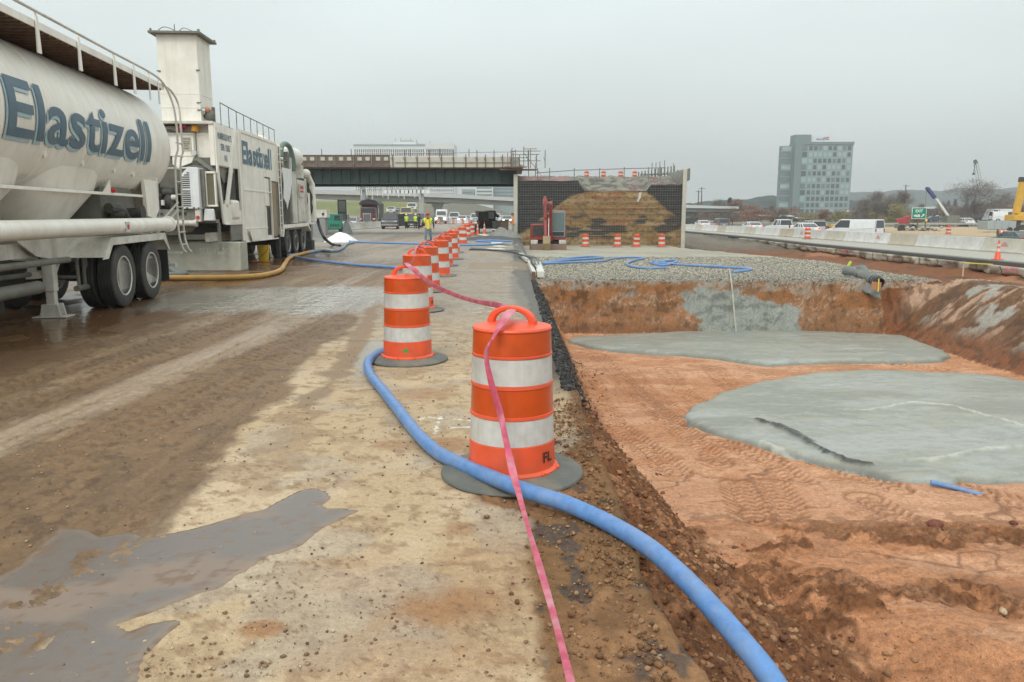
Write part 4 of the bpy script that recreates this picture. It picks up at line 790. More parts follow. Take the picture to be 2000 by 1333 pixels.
m = MB(); m.box(.128, .142, -.20, -.02, 1.33, 1.51); m.build('reflector_plate', m_wb, T); m = MB(); m.box(.142, .148, -.14, -.07, 1.38, 1.46); m.build('red_mark', m_red, T)
# fenders, frame, axles
for x0, x1, xo in ((-.68, .03, .03), (-2.45, -1.74, -2.45)):
    m = MB(); o = [(-.98, .93), (-.66, 1.25), (2.12, 1.27), (2.36, .92)]; i_ = [(-.93, .93), (-.64, 1.215), (2.10, 1.235), (2.31, .92)]
    for k in range(3): m.prism([o[k], o[k + 1], i_[k + 1], i_[k]], x0, x1, 'x')
    if xo > 0:
        m.prism([(-.98, .93), (-.66, 1.25), (2.12, 1.27), (2.36, .92), (2.28, .92), (2.02, 1.14), (-.60, 1.12), (-.82, .90), (-1.05, .90)], .03, .05, 'x')
    m.build('fender', m_wh2, T, bevel=.004)
m = MB(); m.prism([(-2.6, 1.33), (-.7, 1.33), (-.7, .98), (-1.0, .88), (-1.9, 1.0)], -.62, -.58, 'x'); m.build('side_plate', m_wh2, T, bevel=.004)
m = MB()
for x in (-.72, -1.66): m.box(x - .05, x + .05, -9, 2.6, .98, 1.20)
for y in (-8, -6, -4.9, -2.4, -.7, .7, 2.5): m.box(-1.66, -.72, y - .05, y + .05, 1.0, 1.15)
m.build('frame', m_wh2, T, bevel=.008)
m = MB()
for y in (0, 1.42): m.cyl((-2.35, y, .56), (-.05, y, .56), .065); m.box(-.66, -.54, y - .6, y + .6, .70, .78); m.box(-1.82, -1.70, y - .6, y + .6, .70, .78); m.box(-.7, -.5, y - .1, y + .1, .56, .95)
m.box(-.72, -.5, .5, .9, .62, 1.0); m.cyl((-1.6, -.2, .75), (-.9, -.2, .75), .13); m.build('axle', m_drk, T)
for y in (0, 1.42):
    for xc, sd in ((-.15, 1), (-.47, -1), (-1.92, 1), (-2.24, -1)):
        tyre_wheel(T, xc, y, .56, .56, .27, sd)
for x in (-.62, -2.4):
    m = MB(); m.box(x, x + .62, 2.32, 2.335, .28, 1.0); m.build('mud_flap', m_blk, T)
for x in (-.66, -1.9):
    m = MB(); m.box(x - .08, x + .08, -1.44, -1.28, .42, 1.34); m.box(x - .065, x + .065, -1.42, -1.30, .10, .5); m.box(x - .26, x + .26, -1.52, -1.20, 0.004, .025)
    m.prism([(x - .16, .025), (x + .16, .025), (x + .12, .22), (x - .12, .22)], -1.47, -1.44, 'y'); m.prism([(x - .16, .025), (x + .16, .025), (x + .12, .22), (x - .12, .22)], -1.28, -1.25, 'y')
    m.bar((x, -1.26, .62), (x - .05, -.75, 1.05), .05, .06); m.bar((x, -1.3, .75), (x - .34, -1.3, 1.05), .05)
    m.build('landing_leg', m_wh2, T, bevel=.006)
m = MB()
for y in (-.86, -.62, -.52): m.cyl((-.45, y, 1.0), (-.45, y + .02, .38), .028, n=8)
m.cyl((-.45, -.95, .42), (-.45, -.4, .42), .05, n=10); m.cyl((-1.9, -.8, .6), (-.45, -.8, .6), .03, n=8)
m.cyl((-.66, -9, .52), (-.66, -1.75, .52), .10, n=14); m.cyl((-.30, -9, .93), (-.30, -1.5, .93), .05, n=10); m.cyl((-.9, -9, .75), (-.9, -1.5, .70), .04, n=10); m.build('underside_piping', m_gry, T)
m = MB(); m.box(-2.3, -1.0, -9, -2.1, .15, 1.0); m.box(-1.7, -1.1, -2.2, -.8, .5, .9); m.build('underside_shade_box', m_drk, T, bevel=.02)  # dark boxes added to block light and keep the tank's underside dark
# walkway and rails
m = MB(); m.box(-1.25, -.05, -9, 2.95, 4.205, 4.245); m.build('walkway', m_rust, T)
m = MB()
for k in range(60): m.box(-1.25, -.06, -9 + k * .2, -8.97 + k * .2, 4.17, 4.203)
m.build('walkway_slats', m_rust, T)
m = MB(); m.box(-.05, -.03, -9, 2.95, 4.20, 4.30); m.build('kick_plate', m_wht, T)
for y in (-7.9, -6.5, -5.1, -3.75, -2.45, -1.12, .28, 1.2, 2.02, 2.55):
    m = MB(); w_ = .045 if y < 1.9 else .022
    m.prism([(y - w_ * 1.3, 3.86), (y + w_ * 1.3, 3.86), (y + w_ * .7, 4.36), (y - w_ * .7, 4.36)], -.024, -.004, 'x')
    m.build('bracket', m_wht, T, bevel=.003)
m = MB(); m.tube(smooth_path([(-.02, -9, 4.43), (-.02, -4, 4.43), (-.02, 0, 4.41), (-.02, 2.2, 4.40), (.0, 2.9, 4.28), (.06, 3.2, 3.9), (.09, 3.22, 3.4), (.09, 3.2, 3.0)], 6), .022, 8)
for y in (-7.9, -5.1, -2.45, .28, 2.02): m.cyl((-.02, y, 4.34), (-.02, y, 4.42), .014, n=6)
m.tube(smooth_path([(-.05, 2.9, 4.30), (.0, 3.35, 4.22), (.05, 3.6, 3.95), (.06, 3.62, 3.4), (.09, 3.55, 3.0)], 6), .022, 8); m.build('handrail', m_wh2, T)
m = MB(); A = [(.09, 3.2, 3.0), (.02, 3.18, 2.7), (.0, 3.18, 1.8), (.0, 3.18, 1.2), (.06, 3.2, .9), (.09, 3.3, .82)]; B = [(p[0], p[1] + .37, p[2]) for p in A]
m.tube(smooth_path(A, 5), .022, 8); m.tube(smooth_path(B, 5), .022, 8)
for k in range(9): z = .98 + k * .27; m.box(-.01 if z < 2.8 else .05, .03 if z < 2.8 else .10, 3.19, 3.55, z, z + .022)
m.build('ladder', m_wh2, T)
m = MB(); m.bar((-.4, 2.6, 1.25), (.02, 3.2, 1.9), .03); m.bar((-.4, 2.6, 1.1), (.02, 3.2, 1.75), .03); m.box(-2.3, .05, 3.1, 3.15, .80, .84); m.box(-.2, .06, 2.6, 2.66, .55, .62); m.build('ladder_brace', m_wh2, T)
# lettering wrapped on the shell
def on_tank(y0, y1, z0, z1, off, dy=0, dz=0):
    def f(u, v):
        zc = (z0 + (z1 - z0) * v + dz - TZ); a = zc / TR
        return (TX + (TR + off) * math.cos(a), y0 + (y1 - y0) * u + dy, TZ + (TR + off) * math.sin(a))
    return f
put_text('lettering_shadow', 'Elastizell', m_sh, T, on_tank(-3.46, 1.84, 2.64, 3.42, .016, -.055, -.055), .014, 24, 1.0)
put_text('lettering', 'Elastizell', m_txt, T, on_tank(-3.46, 1.84, 2.64, 3.42, .024), .014, 24, 1.0)

# ================================================================== MIXING UNIT
X_ = empty('mixing_trailer', (-8.4, 22.3, 0), R(3), 'white mixing plant trailer with tall square silo, lettered side panels and many hoses', 'mixing plant')
def part(name, mt, fn, bevel=.008, parent=X_, smooth=35, label=None):
    m = MB(); fn(m); o = m.build(name, mt, parent, bevel=bevel, smooth=smooth)
    if label: o['label'] = label
    return o
def boxes(*bs):
    def f(m):
        for b in bs: m.box(*b)
    return f
part('chassis', m_wh2, boxes((-.5, -.35, .2, 13.3, .86, 1.12), (-2.15, -2.0, .2, 13.3, .86, 1.12), *[(-2.0, -.5, y, y + .12, .9, 1.05) for y in (1, 3, 5, 7, 9, 11)]))
part('silo_tower', m_wht, lambda m: (m.box(-1.50, -.42, .25, 1.40, 4.25, 6.60), m.box(-1.51, -.41, .24, 1.41, 4.62, 4.64), m.box(-1.51, -.41, .24, 1.41, 5.00, 5.012), m.box(-.43, -.405, .24, .28, 4.25, 6.6)), .01)
part('silo_cap', m_gry, lambda m: (m.box(-1.66, -.26, .08, 1.57, 6.60, 6.66), m.cyl((-1.6, .15, 6.66), (-1.6, .15, 6.73), .03, n=8), m.cyl((-.3, .15, 6.62), (-.3, .15, 6.72), .035, n=8), m.cyl((-.3, 1.5, 6.62), (-.3, 1.5, 6.72), .035, n=8), m.tube(smooth_path([(-1.5, .3, 6.66), (-1.3, .3, 6.80), (-1.05, .35, 6.74), (-.98, .35, 6.66)], 5), .012, 6), m.tube(smooth_path([(-.95, .4, 6.66), (-.8, .4, 6.80), (-.55, .4, 6.72), (-.5, .4, 6.66)], 5), .012, 6), m.cyl((-1.0, .3, 6.66), (-1.0, .3, 6.88), .014, n=6)), .004)
part('hinge', m_gry, boxes((-.46, -.36, .22, .26, 5.62, 5.66), (-1.54, -1.44, .22, .26, 5.60, 5.63), (-.5, -.38, .22, .26, 4.75, 4.78), (-.5, -.38, .22, .26, 4.55, 4.58)), .002)
part('top_deck', m_wh2, boxes((-2.5, -.02, .0, 2.2, 4.16, 4.24)))
part('upper_housing', m_wht, lambda m: (m.box(-2.45, -.62, .12, 2.0, 3.28, 3.92), m.box(-.60, -.16, .30, 2.0, 3.25, 3.95), m.box(-2.45, -.2, .45, 2.0, 3.92, 4.16), m.prism([(-1.25, 3.28), (-.62, 3.28), (-.72, 3.10), (-1.1, 2.96), (-1.25, 3.05)], .14, .5, 'y')))
part('corner_panel', m_wht, boxes((-.16, -.02, .04, 2.0, 3.02, 4.2)))
part('caution_sign', mat('cream_sign', (.48, .47, .36), .6, dirt=.3), boxes((-.95, -.68, .105, .118, 3.42, 3.80)), .0)
for zz, bd, w_ in ((3.73, 'CAUTION', .22), (3.66, 'STAND CLEAR', .20), (3.60, 'KEEP HANDS', .2), (3.54, 'AWAY', .12), (3.47, 'DANGER', .14)):
    put_text('sign_lettering', bd, m_drk, X_, lambda u, v, zz=zz, w_=w_: (-.815 - w_ / 2 + w_ * u, .100, zz + .04 * v), .02)
part('pressure_gauge', m_chr, lambda m: (m.cyl((-.60, .10, 3.36), (-.60, .02, 3.36), .085, n=18), m.cyl((-.6, .1, 3.3), (-.6, .1, 3.15), .02, n=6)), .003)
part('gauge_face', m_wb, lambda m: m.cyl((-.60, .02, 3.36), (-.60, .015, 3.36), .07, n=18), 0)
part('warning_lamp', mat('pink_red_lamp', (.45, .05, .09), .5, dirt=.3), lambda m: (m.sphere((-1.02, .25, 4.06), .13), m.sphere((-.86, .22, 4.12), .07)), 0, label='round red lamp')
part('beacon', mat('amber_lamp', (.80, .38, .02), .3), lambda m: m.lathe([(.10, 0), (.11, .08), (.09, .17), (0, .19)], (-.60, .25, 3.96), n=16), 0, label='square amber beacon')
part('exhaust_elbow', m_chr, lambda m: m.tube(smooth_path([(-.75, .4, 4.24), (-.72, .4, 4.42), (-.55, .4, 4.55), (-.35, .45, 4.55)], 6), .10, 12), 0)
part('blower', m_gry, lambda m: (m.sphere((-.28, .6, 4.46), .16), m.cyl((-.2, .7, 4.24), (-.2, .7, 4.7), .05)), .004)
part('blower_cap', mat('rust_orange', (.5, .22, .12), .6, dirt=.4), lambda m: m.sphere((-.30, .48, 4.6), .09), 0)
part('cable', m_blk, lambda m: (m.tube(smooth_path([(-1.6, .2, 3.98), (-1.45, .15, 4.1), (-1.2, .2, 4.14), (-.7, .2, 4.13)], 6), .025, 8), m.tube(smooth_path([(-1.55, .12, 3.95), (-1.3, .1, 4.0), (-1.1, .1, 3.95)], 6), .02, 8), m.bar((-2.4, .05, 3.94), (-.5, .05, 3.94), .05, .03)), 0)
part('hopper_underside', m_gry, lambda m: (m.box(-2.3, -.3, .3, 1.9, 2.75, 3.25, (-2.45, -.16, .2, 2.0)), m.bar((-.6, .15, 3.25), (-.04, .15, 2.82), .16, .1)), .006)
part('engine_bay', m_drk, lambda m: (m.box(-2.4, -.05, 1.2, 1.9, 1.3, 2.9), m.box(-2.2, -1.0, .3, 1.2, 1.55, 2.05), m.sphere((-1.15, .25, 2.3), .2), m.sphere((-1.4, .3, 2.0), .25), m.cyl((-2.0, .3, 2.3), (-1.2, .3, 2.25), .14), m.cyl((-1.7, .2, 1.7), (-1.7, .1, 2.6), .06), m.cyl((-1.3, .15, 1.7), (-1.3, .15, 2.1), .1), m.sphere((-1.75, .2, 2.15), .16)), .01)
part('engine_canister', m_wh2, lambda m: (m.cyl((-1.28, .0, 2.12), (-1.14, .0, 2.12), .08), m.cyl((-1.55, .02, 1.9), (-1.55, .02, 2.05), .05), m.bar((-2.2, .0, 2.92), (-.7, .0, 2.95), .04, .04)), .004)
part('radiator_housing', m_wh3, lambda m: (m.prism([(-.84, 1.80), (-.36, 1.80), (-.36, 2.93), (-.62, 2.95), (-.84, 2.72)], -.45, .5, 'y'),), .012)
part('vent_slots', m_drk, boxes(*[(-.81 + max(0, k - 13) * .07, -.60, -.458, -.45, 1.87 + k * .058 + (.03 if k > 7 else 0), 1.90 + k * .058 + (.03 if k > 7 else 0)) for k in range(16)], (-.75, -.68, -.456, -.45, 1.81, 1.84), (-.56, -.50, -.456, -.45, 1.81, 1.84), (-.42, -.38, -.456, -.45, 1.81, 1.84)), 0)
part('radiator_side', m_gry, boxes((-.355, -.25, -.3, .5, 1.85, 2.9)))
part('intake_frame', m_wht, boxes((-.26, -.22, -.22, -.1, 1.90, 2.80), (-.26, .02, -.22, -.1, 2.78, 2.84), (-.26, .04, -.22, -.1, 1.86, 1.91), (-.02, .02, -.2, -.1, 1.9, 2.8)))
part('intake_screen', mat('olive_screen', (.17, .165, .11), .9, dirt=.5, streak=.5, bump=.4, bscale=80), boxes((-.22, -.02, -.19, -.15, 1.9, 2.79)), 0)
part('rear_beam', m_gry, lambda m: (m.box(-2.45, -.55, -.35, -.1, 1.46, 1.78), m.box(-2.45, -.05, -.1, .2, 1.4, 1.5), m.prism([(-2.3, 1.36), (-.62, 1.36), (-.8, 1.16), (-1.2, 1.06), (-2.3, 1.06)], -.2, .1, 'y')))
part('beam_socket', m_blk, boxes((-1.0, -.78, -.36, -.35, 1.62, 1.71), (-1.65, -1.55, -.36, -.35, 1.62, 1.69), (-1.5, -1.42, -.36, -.35, 1.62, 1.69)), 0)
part('bumper_pipe', m_wh2, lambda m: (m.cyl((-2.4, -.42, 1.40), (-.50, -.42, 1.40), .085, n=14), m.cyl((-.56, -.42, 1.40), (-.48, -.42, 1.40), .105, n=14)), .004)
part('tail_lamp_box', m_wh2, boxes((-.53, -.38, -.4, -.2, 1.44, 1.80))); part('tail_lamp', m_red, lambda m: m.cyl((-.455, -.40, 1.56), (-.455, -.415, 1.56), .05, n=14), 0)
part('white_bag', mat('bag', (.6, .61, .6), .7, bump=.5, bscale=12), lambda m: m.box(-.34, -.02, -.33, -.2, 1.46, 1.80, (-.30, -.04, -.3, -.22)), .03)
for bb in [(-2.3, -1.1, .2, .3, .86, 1.1), (-.1, -.02, .1, .16, .6, 1.4), (-.02, .02, 1.0, 2.25, .86, 1.40), (-2.4, -.4, 2.2, 2.3, .5, 1.3)]: part('lower_skirt', m_gry, boxes(bb), .005)
part('corner_post', m_wht, lambda m: (m.bar((.0, .12, 3.05), (.0, .42, 1.4), .05, .13, (0, 1, 0)), m.box(-.02, .02, .06, .14, 2.8, 4.2)), .006)
part('diagonal_strut', m_wht, lambda m: m.bar((.02, 1.98, 4.18), (.02, .72, 1.9), .06, .2, (0, 1, 0)), .006)
part('front_post', m_wht, lambda m: (m.box(-.02, .05, 2.12, 2.38, .82, 4.22), m.box(.05, .07, 2.34, 2.38, .82, 4.22)), .006)
part('lower_panel', m_wht, lambda m: (m.prism([(.40, 1.36), (2.12, 1.28), (2.12, 1.75), (1.0, 1.95), (.40, 1.95)], -.02, .02, 'x'), m.box(.02, .05, .5, 2.12, 1.34, 1.38)), .006)
part('water_canister', m_wht, lambda m: m.box(-.3, .08, 1.15, 1.85, 1.5, 2.08), .08)
part('inner_hopper', m_gry, lambda m: (m.box(-2.3, -.25, .5, 2.1, 1.5, 3.05, (-2.4, -.1, .2, 2.1)), m.prism([(.3, 3.05), (2.1, 3.05), (1.9, 2.7), (.9, 2.55)], -.12, -.08, 'x')), .01)
part('upper_side_panel', m_wht, lambda m: (m.prism([(.14, 3.04), (2.12, 3.04), (2.12, 4.2), (.05, 4.2)], -.02, .01, 'x'), m.cyl((.0, .18, 4.08), (.03, .18, 4.08), .05, n=8)), .004)
for zz, h_, y0, y1, bd in ((3.78, .20, .28, 1.55, "NUMEROUS PAT'S"), (3.48, .19, .5, 1.35, 'SER 1503'), (3.18, .19, .8, 1.05, 'N1')):
    put_text('panel_lettering', bd, m_txt, X_, lambda u, v, zz=zz, h_=h_, y0=y0, y1=y1: (.014, y0 + (y1 - y0) * u, zz + h_ * v), .035)
# lettered panels
part('side_panel', m_wht, boxes((-.02, .03, 2.38, 3.62, .80, 4.24), (-.02, .03, 3.66, 4.92, .80, 4.24), (-.02, .03, 4.96, 5.85, 2.95, 4.24), (-.02, .03, 4.96, 5.6, 1.95, 2.9), (-.02, .03, 5.9, 6.95, 2.85, 4.24), (-.02, .02, 4.96, 5.2, .80, 1.9), (-.02, .02, 5.2, 5.8, .80, .92), (-.01, .05, 2.4, 5.9, 2.40, 2.45), (-.01, .045, 2.4, 5.2, 1.18, 1.21), (-.015, .05, 3.615, 3.665, .8, 4.24), (-.015, .05, 4.915, 4.965, .8, 4.24), (-.015, .05, 5.85, 5.91, .8, 4.24), (-.02, .06, 2.38, 6.95, 4.18, 4.27), (-.02, .05, 2.38, 6.6, .76, .80)), .005)
part('body_core', m_gry, boxes((-2.4, -.05, 2.3, 7.2, .9, 4.15)), .01)
part('opening', m_drk, boxes((-.045, -.03, 5.2, 5.85, .95, 1.9)), 0)
part('wood_panel', mat('weathered_wood', (.30, .22, .14), .85, streak=.6, dcol=(.42, .36, .28)), boxes((-.02, .03, 6.0, 6.55, .86, 2.80)), .004)
part('open_flap', m_wht, lambda m: m.prism([(2.6, 1.16), (3.9, 1.16), (4.1, .84), (2.9, .78)], .10, .12, 'x'), .003)
put_text('side_lettering_shadow', 'Elastizell', m_sh, X_, lambda u, v: (.036, 2.42 + 3.62 * u, 3.20 + .72 * v), .03)
put_text('side_lettering', 'Elastizell', m_txt, X_, lambda u, v: (.042, 2.47 + 3.62 * u, 3.23 + .72 * v), .028)
def rail(m):
    m.tube([(.0, 2.3, 4.78), (.0, 6.9, 4.72)], .016, 6); m.tube([(.0, .7, 4.83), (.0, 2.3, 4.78)], .016, 6)
    for k in range(9): m.cyl((0, .7 + k * .77, 4.2), (0, .7 + k * .77, 4.82 - k * .011), .014, n=6)
part('top_railing', m_gry, rail, 0)
def lad(m):
    for y in (6.68, 7.05): m.cyl((.12, y, .95), (.12, y, 4.3), .022, n=8)
    for k in range(12): m.cyl((.12, 6.68, 1.05 + k * .28), (.12, 7.05, 1.05 + k * .28), .016, n=6)
part('side_ladder', m_wht, lad, 0)
part('roof_hatch', m_wht, lambda m: (m.lathe([(.3, 0), (.28, .12), (.12, .28), (.12, .36), (0, .38)], (-.5, 6.9, 4.24), n=14), m.cyl((-.2, 7.6, 4.2), (-.2, 7.6, 4.4), .06), m.box(-.3, .0, 7.4, 8.0, 4.1, 4.16)), .006)
part('front_cabinet', m_wh2, boxes((-1.2, -.05, 9.3, 10.4, 1.32, 3.6), (-1.2, -.02, 10.5, 11.9, 1.35, 3.1), (-.04, .03, 9.25, 9.35, 1.3, 3.9), (-.05, .03, 11.9, 12.0, 1.3, 3.2)), .012)
part('mid_frame', m_gry, lambda m: (m.box(-2.3, -.3, 7.3, 9.2, 1.2, 3.3), m.box(-.2, .02, 7.3, 7.4, 1.2, 4.2), m.box(-.2, .0, 8.9, 9.0, 1.3, 4.1), m.bar((-.1, 7.3, 3.7), (-.1, 9, 3.75), .06), m.bar((-.1, 7.3, 3.4), (-.1, 9, 3.4), .05), m.bar((-.1, 7.4, 3.9), (-.1, 8.9, 3.2), .05), m.cyl((-.3, 8.2, 3.3), (-.3, 8.2, 4.1), .12), m.box(-.4, -.1, 7.6, 8.2, 3.4, 3.8)), .006)
part('torn_cover', mat('white_sheet', (.72, .73, .71), .6, bump=.4, bscale=5), lambda m: m.prism([(7.5, 3.42), (9.0, 3.42), (9.05, 2.9), (8.6, 2.3), (8.3, 2.1), (8.1, 1.85), (7.95, 2.1), (7.55, 2.25), (7.7, 2.8)], .05, .075, 'x'), .004)
part('danger_sign', mat('red_sign', (.5, .06, .06), .5), boxes((.032, .04, 10.7, 11.3, 2.72, 2.86), (.032, .04, 10.7, 11.3, 2.58, 2.66)), 0)
part('sign_panel', m_wb, boxes((-.01, .031, 10.6, 11.4, 2.38, 2.92)), 0)
part('surge_tank', m_wht, lambda m: m.lathe([(0, 9.55), (.25, 9.6), (.37, 9.75), (.41, 9.95), (.41, 11.9), (.37, 12.1), (.25, 12.25), (0, 12.3)], (-.45, 0, 4.08), (0, 1, 0), 28), 0)
part('tank_saddle', m_wh2, lambda m: (m.box(-.85, -.05, 11.4, 11.9, 3.2, 3.75), m.box(-.85, -.05, 10.0, 10.3, 3.3, 3.75), m.cyl((-.45, 10.3, 4.45), (-.45, 10.3, 4.62), .05), m.cyl((-.45, 11.6, 4.45), (-.45, 11.6, 4.58), .08), m.bar((-.5, 11, 4.55), (-.5, 12, 4.55), .03)), .008)
part('duct_hose', mat('green_duct', (.13, .20, .17), .6, dirt=.3), lambda m: m.tube(smooth_path([(-.2, 8.6, 3.9), (-.2, 8.7, 4.25), (-.15, 9.1, 4.42), (-.05, 9.5, 4.3), (.0, 9.75, 3.8), (.0, 9.8, 3.4)], 6), .10, 12), 0)
def pumps(m):
    for k in range(14): 
        y = 11.95 + .1 * k; z0 = 1.3 + .5 * rnd.random(); m.tube(smooth_path([(-.2 * rnd.random(), y, z0), (.02 + .1 * rnd.random(), y + .1, z0 + .6), (-.1, y + .15 * rnd.random(), z0 + 1.1), (-.3, y, z0 + 1.5)], 4), .025 + .03 * rnd.random(), 6)
    for k in range(16): m.sphere((-.25 + .2 * rnd.random(), 11.9 + 1.6 * rnd.random(), 1.3 + 2 * rnd.random()), .06 + .10 * rnd.random(), 8, 6)
part('pump_manifold', m_drk, pumps, 0)
part('standpipe', m_wht, lambda m: (m.cyl((.05, 13.2, 1.35), (.05, 13.1, 3.0), .13, n=16), m.cyl((.05, 12.15, 1.3), (.05, 12.1, 2.55), .08, n=12), m.cyl((.05, 13.1, 3.0), (-.1, 12.7, 3.5), .12), m.sphere((-.1, 12.6, 3.45), .2)), .004)
part('front_panel', m_wh3, boxes((-.02, .03, 12.1, 12.6, 1.35, 2.6), (-.02, .04, 11.9, 13.6, 1.22, 1.32)), .005)
for bb in [((-.3, -.1, 13.0, 13.25, 0.5, 1.3), (-.5, .0, 12.85, 13.4, .004, .5)), ((-2.2, -2.0, 13, 13.25, .01, 1.3),), ((-.2, -.05, 7.1, 7.25, .01, .9),)]: part('support_leg', m_drk, boxes(*bb), .01)
part('drive_wheel_fender', m_wht, lambda m: (m.prism([(7.25, .82), (7.4, 1.25), (12.0, 1.28), (12.5, .98), (12.45, .92), (11.9, 1.18), (7.55, 1.16), (7.38, .80)], -.7, .04, 'x'), m.prism([(7.25, .82), (7.42, 1.26), (12.0, 1.30), (12.0, 1.16), (7.55, 1.12), (7.4, .80)], .04, .06, 'x')), .004)
for y in (8.35, 9.72, 11.09):
    for xc, sd in ((-.14, 1), (-.47, -1), (-2.3, -1)): tyre_wheel(X_, xc, y, .52, .52, .27, sd, m_chr)
part('mixer_axles', m_drk, lambda m: [m.cyl((-2.3, y, .52), (-.1, y, .52), .07) for y in (8.35, 9.72, 11.09)] and m.box(-1.5, -.8, 7.8, 11.6, .6, .86), .01)
part('end_cabinet', mat('grey_cabinet', (.26, .27, .27), .6, dirt=.4, streak=.3), boxes((-1.5, -.45, 14.0, 15.2, .25, 1.72), (-.44, -.4, 14.1, 15.0, .4, 1.6)), .01)
part('end_cabinet_top', m_wh2, boxes((-1.5, -.4, 13.95, 15.25, 1.72, 2.1)), .01)
# concrete block, bucket
m = MB(); m.T = Matrix.Translation((-10.9, 22.7, 0)); m.box(0, 2.92, 0, .62, .0, .84); B_ = m.build('concrete_block', m_conc, bevel=.02); tag(B_, 'long grey concrete block with faint chalk writing under the end of the mixing trailer', 'concrete block')
B_.location = (0, 0, 0)
put_text('chalk_writing', 'SLL-1208', mat('chalk', (.58, .58, .52), .9), B_, lambda u, v: (-10.9 + 1.72 + .85 * u, 22.695, .50 + .17 * v), -.01)
put_text('chalk_writing', 'SLL', bpy.data.materials['chalk'], B_, lambda u, v: (-10.9 + 1.75 + .3 * u, 22.695, .36 + .03 * v), -.01)
t = empty('bucket', (-8.98, 27.9, 0), .5, 'yellow plastic bucket standing under the mixing trailer beside its wheels', 'bucket')
m = MB(); m.lathe([(.17, 0), (.175, .01), (.215, .50), (.225, .50), (.225, .56), (.205, .56), (.165, .03), (0, .03)], n=24); m.build('body', mat('yellow_plastic', (.62, .44, .02), .45, dirt=.4, dcol=(.3, .2, .05)), t)
m = MB(); m.tube([(.22 * math.cos(a), -.02 - .1 * math.sin(a), .52 - .25 * math.sin(a)) for a in np.linspace(0, math.pi, 10)], .008, 6); m.build('handle', m_chr, t)
hose([(-8.7, 27.6, .6), (-8.75, 27.5, .35), (-9.1, 27.4, .05), (-9.2, 27.2, .02), (-8.7, 27.0, .02), (-8.4, 27.1, .02)], .018, mat('orange_cord', (.5, .16, .03), .5), 'thin orange cord hanging over the yellow bucket', 'cord', 'cord')
# ================================================================== BRIDGE
m_green = mat('green_girder', (.022, .05, .045), .55, dirt=.4, dcol=(.05, .06, .055), dscale=.5, var=.15)
m_form = mat('brown_formwork', (.15, .12, .095), .8, dirt=.5, dcol=(.12, .08, .06), dscale=.8, var=.2)
m_pale = mat('pale_concrete', (.50, .48, .40), .8, dirt=.4, dcol=(.30, .28, .23), dscale=.7, streak=.3)
m_far = mat('grey_concrete', (.36, .37, .35), .85, dirt=.3, dscale=.2, streak=.3, dcol=(.24, .24, .22))
m_mtl = mat('dull_steel', (.20, .19, .17), .6, dirt=.4)
B = empty('bridge', (0, 65, 0), 0, 'unfinished bridge with dark green girder, brown formwork and pale parapet spanning the road', 'bridge')
m = MB(); m.box(-45, .35, 0, .02, 4.25, 5.38); m.box(-45, .35, -.2, .22, 4.20, 4.25); m.box(-45, .35, -.2, .22, 5.38, 5.43)
for k in range(58): m.box(-44.6 + k * .78, -44.57 + k * .78, -.16, 0, 4.25, 5.38)
m.build('girder', m_green, B)
m = MB(); m.box(-45, .35, 2.6, 2.64, 4.25, 5.38); m.box(-45, .35, 5.4, 5.44, 4.25, 5.38); m.box(-45, .35, 8.0, 8.04, 4.25, 5.38)
for k in range(9): m.box(-44 + k * 5.4, -43.9 + k * 5.4, .1, 8, 4.4, 5.2)
m.build('inner_girders', m_green, B)
m = MB(); m.box(-45, .9, -.75, 9, 5.43, 5.68); m.build('deck', m_pale, B)
m = MB(); m.box(-45, .9, -.82, -.76, 5.40, 5.52); m.build('deck_edge', m_rust, B)
for k in range(24):
    x1 = -9.95 - 1.5 * k; x0 = x1 - 1.47
    if x1 < -24: break
    m = MB(); m.box(x0, x1, -.95, -.86, 5.50, 6.42); m.box(x0, x1, -.98, -.95, 5.92, 5.98); m.box(x0 + .02, x0 + .08, -1.0, -.95, 5.40, 6.46); o = m.build('formwork_panel', m_form, B)
    for q in (.35, 1.0): m = MB(); m.box(x0 + q, x0 + q + .34, -.965, -.955, 6.02, 6.30); m.build('opening_patch', m_pale, o)
m = MB(); m.box(-45, -9.95, -.98, -.84, 6.42, 6.47); m.build('form_rail', m_rust, B)
m = MB(); m.box(-9.9, -1.0, -.90, -.62, 5.48, 6.32); m.prism([(-1.0, 5.48), (.6, 5.48), (.6, 6.30), (-1.0, 6.36)], -.92, -.62, 'y'); m.build('parapet', m_pale, B, bevel=.02)
for k in range(16):
    x = -9.7 + k * .66 * (1.5 if k < 7 else 1.05) - (0 if k < 7 else -2.0)
    m = MB(); m.box(x - .03, x + .03, -1.0, -.90, 5.42, 6.5 + .35 * (k % 2)); m.bar((x, -.95, 5.9), (x - .12, -.95, 6.3), .03); m.build('form_post', m_rust, B)
for k in range(6): 
    m = MB(); x = -15.5 + k * 2.4; m.cyl((x, -.8, 6.3), (x, -.8, 6.95), .04, n=6); m.build('rail_post', m_mtl, B)
m = MB(); m.tube([(-9.5, -.8, 6.55), (.3, -.8, 6.72)], .02, 6); m.tube([(-9.5, -.96, 5.86), (.3, -.96, 5.86)], .025, 6); m.build('rail', m_mtl, B)
